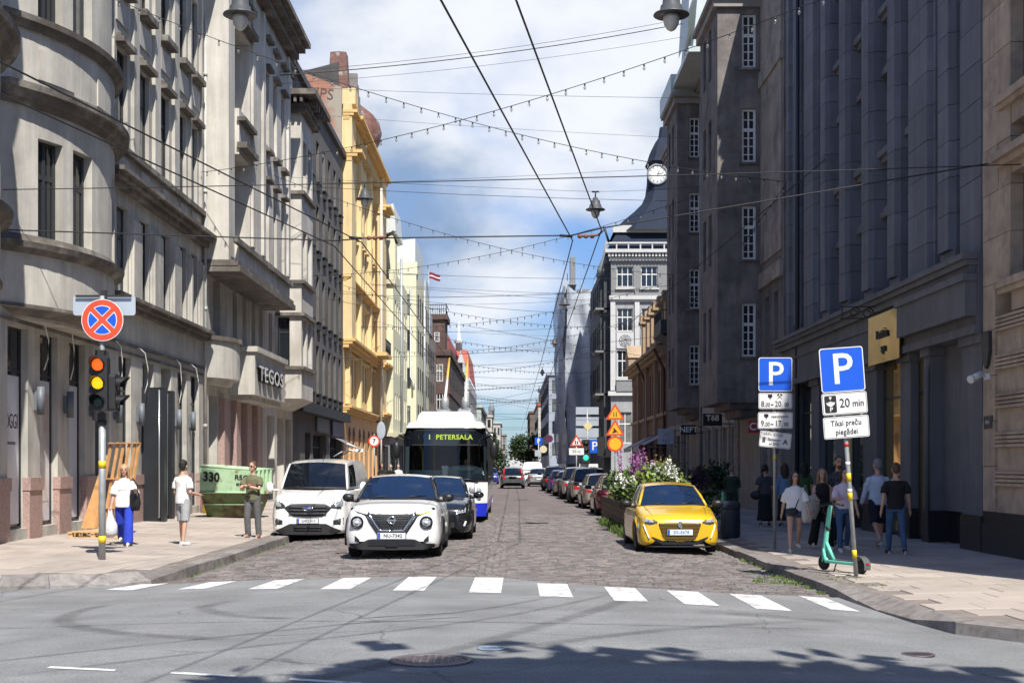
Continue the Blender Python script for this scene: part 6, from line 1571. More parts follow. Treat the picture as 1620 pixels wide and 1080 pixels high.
b = MB(); y = c.front_y(0,.60); b.prism([(-.045,.0),(-.05,.07),(-.02,.10),(.03,.10),(.05,.06),(.02,.04),(.045,-.02),(.02,-.07),(-.02,-.03)], lambda x,z,h: c.V(x,h,.585+z*.9), y-.045, y-.02); b.build('badge', M_CHROME, c.o)
c.plate('EX-5678', .455, lm=plain('plate_letter_blue', (0.10,0.28,0.5), .5))
c.patch('headlight', M_LENSD, (.46,.79), lambda x: interp([(.46,.635),(.66,.60),(.79,.66)], x), lambda x: interp([(.46,.675),(.66,.765),(.79,.80)], x), .014, mirror=True)
c.patch('headlight_lens', M_LENS, (.54,.76), lambda x: interp([(.54,.655),(.76,.67)], x), lambda x: interp([(.54,.69),(.76,.765)], x), .022, mirror=True)
c.strip('running_light', M_LED, [(.735,.60),(.70,.50),(.63,.32)], .014, .012)
c.patch('lower_slot', M_BLK, (-.58,.58), lambda x: interp([(0,.20),(.38,.20),(.58,.34)], abs(x)), lambda x: interp([(0,.25),(.30,.255),(.38,.29),(.58,.365)], abs(x)), .014)
c.patch('lower_lip', M_BLKM, (-.70,.70), lambda x: .15, lambda x: .175, .012)
wipers(c, -.52, .02); hoodline(c, .56, .64, .2, 1.05, plain('gap_ochre', (0.22,0.13,0.01), .6), .004)
b = MB(); yy = c.P['cowl'][0]
b.box(-.25,.1,yy-c.L/2-.02,yy-c.L/2+.05,.985,.995); b.build('paper_permit', M_PLATE, c.o, recalc=False)

# ---- cars parked in a row on the right, tails towards us
def tails(c, z0, z1, x0, x1, plate='', pz=.6):
    c.patch('tail_light', M_TAIL, (x0,x1), lambda x: z0, lambda x: lerp(z0+.08, z1, (x-x0)/(x1-x0)), .014, mirror=True, rear=True)
    c.patch('rear_bumper', M_BLKM, (-.62,.62), lambda x: .3, lambda x: .42, .014, rear=True)
    c.plate(plate, pz, rear=True)
PRED = paint('dark_red', (0.16,0.012,0.016)); PBG = paint('champagne', (0.35,0.32,0.27), .35); PSV = paint('silver', (0.40,0.41,0.42), .5); PSV2 = paint('warm_silver', (0.34,0.33,0.31), .5)
PGR = paint('graphite', (0.10,0.105,0.11), .4); PBL = paint('blue', (0.015,0.03,0.22), .1); PNV = paint('navy', (0.012,0.018,0.04), .1)
G_ = 'cars parked along the right kerb'
row = [(HB,PRED,3.85,48.6,'dark red hatchback parked right behind the flower planter'),
       (HB,PBG,3.75,55.7,'champagne hatchback parked ahead of the dark red one'),
       (SUV,PSV2,3.6,62.6,'warm silver crossover parked ahead of the champagne hatchback'),
       (SUV,PSV,3.45,69.6,'bright silver sport utility parked mid row on the right'),
       (SED,PSV2,3.3,76.6,'warm silver saloon parked behind the blue car'),
       (HB,PBL,3.1,83.0,'bright blue hatchback parked near the far end of the row'),
       (SUV,PNV,2.95,89.8,'dark navy sport utility at the far end of the parked row')]
for Pq, pt, x, y, lb in row:
    Pq = dict(Pq); q = Pq['mirror']; Pq['mirror'] = (q[0],q[1],q[2],M_BLK)
    c = Car('parked_car', lb, (x, y, gz(x)), True, pt, Pq, G_)
    tails(c, .72 if Pq is not SUV else .8, .98, .5, .82, '', .62)
P = dict(WAG)
c = Car('grey_estate', 'grey estate car with tall red tail lights driving away mid street', (UX(811,97), 97, gz(0)), True, PGR, P)
c.patch('tail_light', M_TAIL, (.52,.80), lambda x: .72, lambda x: 1.0, .014, mirror=True, rear=True)
b = MB()
for sg in (1,-1): b = MB(); b.tube([c.V(sg*.66,4.60,1.0), c.V(sg*.58,4.2,1.42)], .06, 6); b.build('upper_tail_light', M_TAIL, c.o); c.plate('', .80, rear=True); c.patch('rear_bumper', M_BLKM, (-.62,.62), lambda x: .3, lambda x: .42, .014, rear=True)
c = Car('silver_saloon', 'silver saloon with red tail lights driving away beside the parked row', (2.15, 107, gz(2.2)), True, PSV, SED); tails(c, .72, .95, .5, .8, '', .62)
c = Car('white_saloon', 'small white car just beyond the silver saloon', (2.5, 117, gz(2.5)), True, PW, SED); tails(c, .72, .95, .5, .8, '', .62)
c = Car('blue_car', 'blue car coming up the street beside the trolleybus', (UX(774,118), 118, gz(-2)), False, PBL, HB); c.patch('headlight', M_LENS, (.5,.8), lambda x: .62, lambda x: .8, .014, mirror=True); c.plate('', .48)
c = Car('white_box_van', 'white delivery van standing beyond the grey estate car', (UX(842,126), 126, gz(1.5)), True, PW, VA, cat='van'); tails(c, .7, 1.1, .8, .9, '', .62)

# ---- trolleybus
BX, BY = UX(704,39.3), 39.3; BZ = gz(-2.0)
bus = thing('trolleybus', 'white and blue trolleybus on line 1 behind the white crossover', 'trolleybus', (BX, BY, BZ))
M_BUSW = mat('bus_white', (0.78,0.79,0.79), .3, .03, 2, coat=.4); M_BUSB = mat('bus_blue', (0.015,0.035,0.62), .3, .04, 2, coat=.4)
mg = bpy.data.materials.new('bus_glass'); mg.use_nodes = True
N_, L_ = mg.node_tree.nodes, mg.node_tree.links; N_.clear()
out = N_.new('ShaderNodeOutputMaterial'); tr = N_.new('ShaderNodeBsdfTransparent'); tr.inputs[0].default_value = (.84,.92,.90,1); gl = N_.new('ShaderNodeBsdfGlossy'); gl.inputs['Roughness'].default_value = .03; mx = N_.new('ShaderNodeMixShader'); fr = N_.new('ShaderNodeFresnel'); fr.inputs[0].default_value = 1.5
L_.new(fr.outputs[0], mx.inputs[0]); L_.new(tr.outputs[0], mx.inputs[1]); L_.new(gl.outputs[0], mx.inputs[2]); L_.new(mx.outputs[0], out.inputs[0])
hwB = 1.275; LB = 12.0
def bsec(z): return interp([(.2,1.22),(.6,1.26),(1.0,1.275),(2.6,1.25),(2.9,1.18)], z)
def bfront(x, z):        # shape of the bus nose
    k = abs(x)/bsec(z); return .02+.42*max(0,k-.35)**2.2*1.6+interp([(.2,.06),(.6,0),(1.2,.0),(2.8,.16),(2.95,.3)], z)
def bnose(name, m_, x0, x1, z0, z1, off=0, nu=16, nv=6, parent=bus):
    b = MB(); b.grid(lambda u, v: (lerp(x0,x1,u)*bsec(lerp(z0,z1,v)), bfront(lerp(x0,x1,u)*bsec(lerp(z0,z1,v)), lerp(z0,z1,v))-off, lerp(z0,z1,v)), nu, nv); return b.build(name, m_, parent, recalc=False)
bnose('front_skirt', M_BUSB, -1, 1, .2, .60); bnose('front_panel', M_BUSW, -1, 1, .60, 1.26)
bnose('windscreen', mg, -.985, .985, 1.28, 2.32); bnose('display_glass', M_CARGL, -1, 1, 2.32, 2.84)
bnose('windscreen_border', M_BLK, -1, 1, 1.23, 1.30, .006); bnose('windscreen_border', M_BLK, -1, -.975, 1.28, 2.86, .006); bnose('windscreen_border', M_BLK, .975, 1, 1.28, 2.86, .006)
for sg in (1,-1):
    def sd(name, m_, z0, z1, y0=.62, y1=LB):
        b = MB(); b.grid(lambda u, v: (sg*bsec(lerp(z0,z1,v)), lerp(y0,y1,u), lerp(z0,z1,v)), 8, 3); return b.build(name, m_, bus, recalc=False)
    sd('side_skirt', M_BUSB, .28, .62); sd('side_panel', M_BUSW, .62, 1.15); sd('side_window', M_CARGL, 1.15, 2.62); sd('side_panel', M_BUSW, 2.62, 2.9)
    b = MB()
    for y in (.64,2.0,3.5,5.0,6.5,8,9.5,11,11.95): b.box(sg*(hwB-.03),sg*(hwB+.004),y-.04,y+.04,1.1,2.7)
    b.build('window_post', M_BLK, bus, recalc=False)
b = MB(); b.box(-hwB*.98,hwB*.98,LB-.1,LB,.3,2.95); b.build('rear_panel', M_BUSW, bus, recalc=False)
b = MB()
rp = [(-1.22,2.86),(-1.12,3.02),(-.9,3.06),(-.84,3.26),(-.72,3.36),(.72,3.36),(.84,3.26),(.9,3.06),(1.12,3.02),(1.22,2.86)]
vs = []
for y, k, dz in ((.20,.96,-.02),(.30,.985,0),(.55,1,0),(LB,1,0)):
    for x, z in rp: vs.append((x*k, y+ (max(0,z-2.86)*.5 if y < .5 else 0), z+dz*(z > 2.9)))
n = len(rp); b.add(vs, [(i*n+j,i*n+j+1,(i+1)*n+j+1,(i+1)*n+j) for i in range(3) for j in range(n-1)]+[tuple(range(n))]); b.build('roof', M_BUSW, bus)
b = MB(); b.box(-1.1,1.1,.24,.30,2.93,2.955); b.build('roof_groove', plain('groove_tan', (0.36,0.33,0.24), .7), bus, recalc=False)
# destination display, small lamps
DIS = plain('display_led', (0.30,0.40,0.04), .5, emit=(0.50,0.72,0.06), estr=.22)
def disp(txt, x, size=.30):
    o = text(txt, size, DIS, bus, (x, .02, 2.57), name='destination', off=.006, space=1.12); return o
for ch, x in (('1', -.47), ('PETERSALA', .27)): disp(ch, x, .20).location.y = bfront(.5,2.57)-.03 if ch != '1' else bfront(.5,2.57)-.03
text('A', .001, DIS, bus, (0, 1.0, 2.5), name='destination')
bnose('display_frame', M_BLKM, -.80, .80, 2.33, 2.36, .008); bnose('display_frame', M_BLKM, -.80, .80, 2.77, 2.80, .008)
for sg in (1,-1):
    for x, z, r in ((.80,1.0,.10),(1.0,.98,.085),(.98,.80,.10),(.80,.80,.07)):
        b = MB(); y = bfront(x, z); b.lathe([(r,-.02),(r*1.02,.015),(r*.86,.022)], Vector((sg*x,y,z)), 18, '-Y'); h = b.build('headlight', M_GALV, bus); b = MB(); b.lathe([(r*.86,.018),(r*.5,.03),(0,.034)], Vector((sg*x,y,z)), 16, '-Y'); b.build('lens', M_LENS, h)
    b = MB(); y = bfront(.88,.40); b.lathe([(.075,0),(.075,.02),(0,.03)], Vector((sg*.88,y,.40)), 16, '-Y'); b.build('fog_light', M_LENS, bus)
bnose('panel_seam', M_BLKM, -.70, -.692, .22, 1.2, .004, 1, 6); bnose('panel_seam', M_BLKM, .692, .70, .22, 1.2, .004, 1, 6); bnose('panel_seam', M_BLKM, .30, .306, .22, .60, .004, 1, 4)
b = MB()
for xa, xb, z in ((-.15,-1.0,1.36),(.25,1.0,1.3)): b.tube([(xa,bfront(xa,1.25)-.05,1.22),((xa+xb)/2,bfront((xa+xb)/2,1.4)-.06,z+.02),(xb,bfront(xb,1.3)-.06,z-.04)], .018, 6); b.tube([(xa*.6,bfront(xa,1.25)-.05,1.24),(xb*.85,bfront(xb*.85,1.3)-.05,1.31)], .012, 5)
b.build('wiper', M_BLK, bus)
for sg in (1,-1):
    b = MB(); b.tube([(sg*1.2,.35,2.55),(sg*1.38,.1,2.62),(sg*1.46,.02,2.5)], .03, 6); b.build('mirror_arm', M_BLK, bus)
    b = MB(); b.ell((sg*1.46,.0,2.18), (.13,.09,.26), 14, 10); m_o = b.build('mirror', M_BLK, bus); b = MB(); b.grid(lambda u, v: (sg*1.46-.09+.18*u,.091,2.0+.36*v), 1, 1); b.build('mirror_glass', M_CHROME, m_o)
# what shows through the windscreen
M_DASH = mat('dash_green_grey', (0.42,0.49,0.47), .7, .1, 3)
b = MB(); b.grid(lambda u, v: (lerp(-1.15,1.15,u), lerp(.10,.85,v)+.28*abs(lerp(-1,1,u))**2, 1.33+.26*v), 10, 4); b.box(.05,1.1,.75,1.0,1.2,1.66); b.ell((.55,.85,1.62),(.5,.25,.12),14,8); b.build('dashboard', M_DASH, bus)
for xa, xb in ((-.965,-.865),(.915,.965)): bnose('windscreen_pillar', mat('pillar_grey_green', (0.62,0.69,0.66), .6, .05, 2), xa, xb, 1.3, 2.30, -.05, 3, 6)
b = MB(); b.tube([(-.75,1.2,1.3),(-.75,1.2,2.2),(-.85,1.0,2.4),(-1.0,.95,2.45)], .03, 6); b.tube([(-.45,2.2,1.2),(-.45,2.2,2.7)], .03, 6); b.build('grab_rail', plain('grab_yellow', (0.6,0.42,0.03), .5), bus)
b = MB(); b.box(-1.2,1.2,.9,LB-.2,.5,.9); b.box(-1.2,1.2,4.0,4.1,.9,2.8); b.box(-.05,.0,1.3,2.2,.9,2.5); b.build('cabin_partition', plain('cabin_dark', (0.02,0.022,0.025), .8), bus, recalc=False)
b = MB(); b.tube([(.6+.22*math.cos(t),.80+.08*math.sin(t),1.72+.19*math.sin(t)) for t in [i*2*math.pi/18 for i in range(19)]], .018, 6); b.build('steering_wheel', M_BLK, bus)
b = MB(); b.box(-.12,.08,.35,.5,1.62,1.72); b.box(-.1,.06,.38,.48,1.42,1.62); b.build('ticket_box', M_PLATE, bus, recalc=False)
ty, rm = wheel_meshes(.48, .28, False)
for y in (2.6, 8.6):
    for sg in (1,-1):
        w = link('wheel', ty, bus, (sg*1.1, y, .48), (0,0,0 if sg > 0 else math.pi)); link('rim', rm, w)
b = MB(); b.box(-1.15,1.15,.3,LB-.2,.2,.5); b.build('underbody', M_BLK, bus, recalc=False)
for sg, x in ((-1,-.28),(1,.42)):
    b = MB(); b.box(x-.22,x+.22,4.6,6.2,3.3,3.6); b.tube([(x-.2,4.6,3.42),(x-.15,4.6,3.62),(x+.15,4.6,3.62),(x+.2,4.6,3.42)], .03, 6); b.lathe([(.16,3.55),(.14,3.9),(.1,4.05)], (x,5.5,0), 10); b.build('trolley_base', M_GALV, bus)
    b = MB(); pa, pb = Vector((x,5.5,3.9)), Vector((x-.14,11.6,5.85)); b.tube([pa, pa.lerp(pb,.5)], .05, 6); tb = b.build('trolley_pole', M_WHITEP, bus)
    b = MB(); b.tube([pa.lerp(pb,.5), pb], .045, 6); b.build('pole_tip', mat('pole_yellow', (0.62,0.42,0.06), .6, .1, 3), tb)
# ================================================================== STREET FURNITURE
def disc(b, c, r, y0, y1, n=28): b.prism([(r*math.cos(2*math.pi*i/n), r*math.sin(2*math.pi*i/n)) for i in range(n)], lambda x,z,h: (c[0]+x, c[1]+h, c[2]+z), y0, y1)
def rrect(w, h, r=.04, n=4):
    out = []
    for cx_, cz_, a0 in ((w/2-r,h/2-r,0),(-w/2+r,h/2-r,90),(-w/2+r,-h/2+r,180),(w/2-r,-h/2+r,270)):
        for k in range(n+1):
            a = R(a0+90*k/n); out.append((cx_+r*math.cos(a), cz_+r*math.sin(a)))
    return out
def plate_(root, name, poly, z, m_, y=-.07, t=.004, tilt=0, back=None, x=0):
    b = MB(); b.prism(poly, lambda a, c, h: (a, h, c), -t, 0); return b.build(name, m_, root, (x, y, z), (0, tilt, 0))
M_SWHITE = mat('sign_white', (0.72,0.72,0.72), .45, .03, 3); M_SBLUE = mat('sign_blue', (0.008,0.095,0.60), .4, .04, 3); M_SBLK = plain('sign_black', (0.015,0.015,0.018), .5)
M_SRED = mat('sign_red_orange', (0.62,0.075,0.03), .4, .05, 3); M_SYEL = mat('sign_yellow', (0.78,0.42,0.02), .45, .04, 3); M_BAND = plain('band_yellow', (0.70,0.52,0.02), .5); M_BACK = mat('sign_back_grey', (0.45,0.50,0.56), .4, .06, 2, metal=.2)
# ---- traffic light with the no-stopping sign
tx, ty_ = -7.34, 23.55
t = thing('traffic_light', 'traffic light with red and amber lit under a round blue and red no stopping sign', 'traffic light', (tx, ty_, plz(tx)))
b = MB(); b.tube([(0,0,-.05),(0,0,2.6)], .062, 14); b.tube([(0,0,2.6),(0,0,4.72)], .045, 12); b.build('pole', M_GALV, t)
for z in (.30,1.64): b = MB(); b.tube([(0,0,z),(0,0,z+.13)], .066, 14); b.build('yellow_band', M_BAND, t)
b = MB(); b.tube([(0,0,2.42),(0,0,2.5)], .08, 12); b.box(-.06,.06,-.1,.05,2.5,2.62); b.box(-.06,.06,-.1,.05,3.62,3.75); b.build('clamp', M_BLKM, t)
def head(name, loc, rot, lit, n=3):
    h = link(name, None, t, loc, rot); h = None
    b = MB(); H = .325*n
    b.prism(rrect(.33, H, .05), lambda a, c, q: (a,q,c), -.10, .10); hd = b.build(name, M_BLKM, t, loc, rot)
    cols = [((.95,.11,.015),(1.0,.13,.01)),((.95,.5,.01),(1.0,.55,.01)),((.01,.035,.03),None)]
    for i in range(n):
        z = H/2-.163-.325*i
        b = MB()
        n_ = 16
        def vis(u, v, r): 
            a = R(-25)+R(230)*u; return (r*math.cos(a), -.10-(.22*(.35+.65*math.sin(max(0,min(math.pi,a))))*v if True else 0), z+r*math.sin(a))
        b.grid(lambda u, v: vis(u,v,.125), n_, 2); b.grid(lambda u, v: vis(u,v,.118), n_, 2); b.build('visor', M_BLK, hd, recalc=False)
        c, e = cols[i]
        on = lit[i]
        b = MB(); b.lathe([(.112,.098),(.08,.112),(.04,.12),(0,.122)], (0,0,z), 22, '-Y')
        b.build('lamp', plain('lamp_%d_%d' % (i,on), c if on else (.012,.03,.028) if i == 2 else tuple(q*.06 for q in c), .25, emit=e if on and e else None, estr=.85), hd)
    return hd
head('signal_head', (-.0,-.16,3.15), (0,0,0), (1,1,0)); head('signal_head', (.17,.02,2.99), (0,0,R(90)), (0,0,0), 2)
for o in [q for q in t.children if q.type == 'EMPTY']: bpy.data.objects.remove(o)
b = MB(); b.prism(rrect(1.12,.36,.05), lambda a, c, h: (a,h,c), -.006, 0); b.build('backing_plate', M_BACK, t, (.02,.06,4.56)); b = MB(); b.box(-.5,.5,-.02,.0,-.02,.02); b.box(-.05,.05,-.03,.03,-.08,.1); b.build('plate_bracket', M_BLKM, t, (.02,.02,4.72), recalc=False)
s = link('no_stopping_sign', None, t, (0.03,-.09,4.28)); bpy.data.objects.remove(s)
b = MB(); disc(b, (0,0,0), .375, 0, .006, 40); ns = b.build('no_stopping_sign', M_SWHITE, t, (.03,-.09,4.28))
b = MB(); disc(b, (0,-.003,0), .362, 0, .002, 40); b.build('red_field', M_SRED, ns)
for q in range(4):
    a0 = R(45+90*q); off = .042; n = 14; R0 = .262
    for rr, mm_, dy, sh in ((R0,M_SWHITE,-.006,0),(R0-.014,M_SBLUE,-.009,.014)):
        ap = (off+sh)*math.sqrt(2); ca = a0+R(45); A = (ap*math.cos(ca), ap*math.sin(ca)); th = math.asin((off+sh)/rr)
        pts = [A]+[(rr*math.cos(lerp(a0+th, a0+R(90)-th, i/n)), rr*math.sin(lerp(a0+th, a0+R(90)-th, i/n))) for i in range(n+1)]
        b = MB(); b.prism(pts, lambda x,z,h: (x,h,z), dy, dy+.002); b.build('blue_sector' if sh else 'white_edge', mm_, ns)
# ---- parking sign posts
def post(root, h, r=.032, z0=-.05):
    b = MB(); b.tube([(0,0,z0),(0,0,h)], r, 12); return b.build('pole', M_GALV, root)
def psign(root, z, size, tilt=0):
    p = plate_(root, 'parking_sign', rrect(size, size, .045), z, M_SWHITE, tilt=tilt)
    b = MB(); b.prism(rrect(size-.03, size-.03, .035), lambda a,c,h: (a,h,c), -.0065, -.0045); b.build('blue_field', M_SBLUE, p)
    text('P', size*.98, M_SWHITE, p, (.0,-.009,-.01), off=.006); return p
def info(root, z, w, h, tilt=0):
    p = plate_(root, 'info_plate', rrect(w, h, .035), z, M_SWHITE, tilt=tilt)
    b = MB(); o_, i_ = rrect(w-.02,h-.02,.03), rrect(w-.034,h-.034,.025)
    n = len(o_); vs = [(a,-.0055,c) for a,c in o_]+[(a,-.0055,c) for a,c in i_]; b.add(vs, [(i,(i+1)%n,n+(i+1)%n,n+i) for i in range(n)]); b.build('border', M_SBLK, p); return p
t = thing('parking_post', 'tilted blue parking sign on a striped pole with a 20 min plate', 'sign post', (5.46, 20.86, prz(5.46)))
t.rotation_euler = (0, R(-4.3), R(2)); post(t, 3.62, .036)
psign(t, 3.27, .70)
p = info(t, 2.735, .72, .345)
b = MB(); b.prism(rrect(.19,.27,.02), lambda a,c,h: (a,h,c), -.0075, -.0055); b.build('disc_symbol', M_SBLK, p, (-.225,0,0))
b = MB(); pts = [(.085*math.cos(R(a)), .085*math.sin(R(a))) for a in range(200,345,12)]; b.prism([(-.07,.02)]+[(.075*math.cos(R(a)), .05+.085*math.sin(R(a))) for a in range(195,350,14)]+[(.07,.02),(0,.045)], lambda x,z,h: (x,h,z), -.0095, -.0078); b.prism([(-.025,.115),(.025,.115),(0,.065)], lambda x,z,h: (x,h,z), -.0095, -.0078); b.build('disc_glyph', M_SWHITE, p, (-.225,0,0))
text('P', .10, M_SWHITE, p, (-.22,-.0095,-.085), off=.002); text('20', .20, M_SBLK, p, (.0,-.008,.0), sx=.85, off=.001); text('min', .15, M_SBLK, p, (.215,-.008,-.012), sx=.85, off=.001)
p = info(t, 2.36, .73, .345); text('Tikai preču', .125, M_SBLK, p, (0,-.008,.065), sx=.8, off=.001, space=1.05); text('piegādei', .125, M_SBLK, p, (0,-.008,-.075), sx=.8, off=.001, space=1.05)
for z, m_ in ((.28,M_BAND),(1.20,M_BAND),(1.5,M_BAND),(2.05,plain('sticker_red', (.5,.03,.03), .5)),(1.32,M_SWHITE),(1.75,M_SWHITE)): b = MB(); b.tube([(0,0,z),(0,0,z+(.13 if m_ == M_BAND else .06))], .0385, 12); b.build('band', m_, t)
t = thing('parking_post', 'upright blue parking sign with three time and zone plates on a bare pole', 'sign post', (5.47, 27.38, prz(5.47)))
post(t, 3.9); psign(t, 3.63, .70)
p = info(t, 3.08, .70, .33); text('8.', .17, M_SBLK, p, (-.25,-.008,-.07), sx=.8, off=.0015); text('00', .125, M_SBLK, p, (-.155,-.008,-.085), sx=.75, off=.001); text('-', .2, M_SBLK, p, (-.065,-.008,-.065), off=.002); text('20.', .17, M_SBLK, p, (.07,-.008,-.07), sx=.8, off=.0015); text('00', .125, M_SBLK, p, (.235,-.008,-.085), sx=.75, off=.001)
def meter(p, x, z):
    b = MB(); b.prism([(-.045,.05),(.045,.05),(.045,-.01),(.01,-.03),(.008,-.06),(-.008,-.06),(-.01,-.03),(-.045,-.01)], lambda a,c,h: (x+a,h,z+c), -.0078, -.0057); b.build('meter_symbol', M_SBLK, p)
meter(p, -.11, .085)
b = MB()
for sg in (1,-1): b.obox((.09,-.0068,.085), (.012,.002,.13), (0,R(45*sg),0)); b.obox((.09+.035*sg,-.0068,.125), (.06,.002,.022), (0,R(45*sg),0))
b.build('hammers_symbol', M_SBLK, p)
p = info(t, 2.675, .72, .34); meter(p, -.19, .085); text('sestdienās', .085, M_SBLK, p, (.095,-.008,.08)); text('9.', .17, M_SBLK, p, (-.255,-.008,-.07), sx=.8, off=.0015); text('00', .125, M_SBLK, p, (-.16,-.008,-.085), sx=.75, off=.001); text('-', .2, M_SBLK, p, (-.07,-.008,-.065), off=.002); text('17.', .17, M_SBLK, p, (.07,-.008,-.07), sx=.8, off=.0015); text('00', .125, M_SBLK, p, (.225,-.008,-.085), sx=.75, off=.001)
p = info(t, 2.27, .66, .33, R(6)); text('TARIFU ZONA', .072, M_SBLK, p, (-.08,-.008,.105)); text('Samaksa', .075, M_SBLK, p, (-.03,-.008,.0)); text('ar SMS', .075, M_SBLK, p, (-.02,-.008,-.09)); text('A', .15, M_SBLK, p, (.21,-.008,-.03), off=.003)
b = MB(); b.prism(rrect(.06,.11,.012), lambda a,c,h: (a-.24,h,c-.02), -.0078, -.0057); b.build('phone_symbol', plain('sign_grey', (.25,.26,.28), .5), p)
b = MB(); b.tube([(0,0,1.86),(0,0,1.94)], .036, 12); b.build('band', M_BAND, t); b = MB(); b.box(.0,.09,-.03,.03,1.98,2.08); b.build('clamp', M_BLK, t, recalc=False)
# ---- road work signs beyond the planter
wx, wy = UX(973,45.2), 45.2
t = thing('road_work_signs', 'yellow and red road work triangles over a round sign beside the flower planter', 'road sign', (wx, wy, rz(wx))); t.scale = (.76,.76,.76); post(t, 5.1, .03)
def tri(s): h = s*.866; return [(-s/2,-h/3),(s/2,-h/3),(0,h*2/3)]
for k, z in enumerate((4.70, 3.98)):
    p = plate_(t, 'warning_triangle', tri(.86), z, M_SRED); b = MB(); b.prism(tri(.60), lambda a,c,h: (a,h,c), -.0075, -.0055); b.build('yellow_field', M_SYEL, p)
    b = MB()
    if k == 0:
        for x in (-.06,.05): b.prism([(x-.02,-.11),(x+.025,-.11),(x+.015,.12),(x-.01,.14)], lambda a,c,h: (a,h,c), -.010, -.0085)
    else: b.prism([(-.16,-.12),(-.05,-.02),(-.1,.06),(-.04,.10),(.02,.02),(.1,-.06),(.16,-.13),(.05,-.08),(-.02,-.13)], lambda a,c,h: (a,h,c), -.010, -.0085)
    b.build('symbol', M_SBLK, p)
b = MB(); disc(b, (0,0,0), .36, -.004, 0); p = b.build('round_sign', M_SRED, t, (0,-.07,3.36)); b = MB(); disc(b, (0,0,0), .27, -.0075, -.0055); b.build('yellow_field', M_SYEL, p)
# ---- far traffic light, sign mast and small signs
fy = 98.0; fx_ = UX(929, fy)
t = thing('far_traffic_light', 'distant traffic light showing green in front of a mast of direction plates', 'traffic light', (fx_, fy, prz(fx_))); post(t, 5.9, .06)
b = MB(); b.prism(rrect(.6,1.7,.08), lambda a,c,h: (a,h,c), -.2, .2); hd = b.build('signal_head', M_BLKM, t, (-.12,-.2,2.75))
b = MB(); b.lathe([(.2,.2),(.1,.23),(0,.24)], (0,0,-.5), 16, '-Y'); b.build('lamp', plain('lamp_green', (.02,.6,.3), .3, emit=(.03,.85,.42), estr=1.0), hd)
for z in (.05,.55): b = MB(); b.lathe([(.2,.2),(0,.22)], (0,0,z), 16, '-Y'); b.build('lamp', M_BLK, hd)
b = MB(); b.box(.75,1.35,-.1,.2,2.4,3.8); b.build('side_head', M_BLKM, t, recalc=False)
for k, (z, h, w) in enumerate(((5.75,.55,1.7),(4.95,.65,1.7),(4.1,.7,1.7),(3.45,.5,1.7))): b = MB(); b.box(-w/2,w/2,-.03,0,z-h/2,z+h/2); b.build('direction_plate', M_BACK, t, recalc=False)
b = MB(); b.prism([(-.35,0),(0,.35),(.35,0),(0,-.35)], lambda a,c,h: (a,h,c), -.06, -.035); b.build('priority_sign', mat('pale_diamond', (.65,.56,.3), .5, .03, 2), t, (.05,0,4.6))
b = MB(); b.box(-.5,1.1,-.02,0,-.5,.5); p = b.build('parking_sign', M_SBLUE, t, (.25,-.06,3.1), recalc=False); text('P', .9, M_SWHITE, p, (.3,-.025,0), off=.01)
b = MB(); b.box(-.6,.8,-.02,0,-.3,.3); p = b.build('text_plate', M_SWHITE, t, (0,-.07,1.5), recalc=False); text('10:00-18:00', .22, M_SBLK, p, (.1,-.03,0))
fx2 = UX(912,97)
t = thing('warning_sign', 'distant red edged warning triangle with two children beside the far green light', 'road sign', (fx2, 97, prz(fx2))); post(t, 3.6, .05)
p = plate_(t, 'warning_triangle', tri(1.0), 3.4, M_SRED); b = MB(); b.prism(tri(.66), lambda a,c,h: (a,h,c), -.009, -.006); b.build('white_field', M_SWHITE, p); b = MB(); b.box(-.12,-.04,-.014,-.0095,-.14,.12); b.box(.04,.12,-.014,-.0095,-.14,.08); b.build('symbol', M_SBLK, p, recalc=False)
b = MB(); b.box(-.55,.55,-.02,0,-.25,.25); p = b.build('distance_plate', M_SWHITE, t, (.0,-.05,2.72), recalc=False); text('50 m', .3, M_SBLK, p, (0,-.025,0))
sx = UX(592,84)
t = thing('speed_sign', 'distant round red ringed sign on a thin pole before the lime building', 'road sign', (sx, 84, plz(sx))); post(t, 3.6, .04)
b = MB(); disc(b, (0,0,0), .38, -.004, 0); p = b.build('round_sign', M_SRED, t, (0,-.06,3.15)); b = MB(); disc(b, (0,0,0), .28, -.009, -.006); b.build('white_field', M_SWHITE, p); text('7', .36, M_SBLK, p, (0,-.012,0), off=.01)
sx = UX(603,82)
t = thing('sign_back', 'grey back of an oval road sign on a pole left of the trolleybus', 'road sign', (sx, 82, plz(sx))); post(t, 4.2, .04); b = MB(); b.ell((0,-.05,3.8),(.28,.015,.55),16,8); b.build('plate', M_BACK, t)
sx = UX(852,150)
t = thing('far_parking_sign', 'far blue parking square with a round plate at the end of the row', 'road sign', (sx, 150, prz(sx))); post(t, 4.8, .06); b = MB(); b.box(-.42,.42,-.03,0,4.0,4.84); p = b.build('parking_sign', M_SBLUE, t, recalc=False); text('P', .7, M_SWHITE, p, (0,-.04,4.42), off=.012); b = MB(); disc(b, (.55,-.05,3.5), .42, 0, .03); b.build('round_sign', mat('pale_yellow_disc', (.6,.55,.35), .5, .03, 2), t); b = MB(); b.box(-.42,.3,-.03,0,2.7,3.4); b.build('text_plate', M_BACK, t, recalc=False)
sx = UX(869,135)
t = thing('far_round_sign', 'far dark magenta round sign in front of the netted scaffold', 'road sign', (sx, 135, prz(sx))); post(t, 4.4, .05); b = MB(); disc(b, (0,-.05,4.4), .38, 0, .03); b.build('round_sign', plain('magenta_dark', (.10,.015,.05), .5), t)
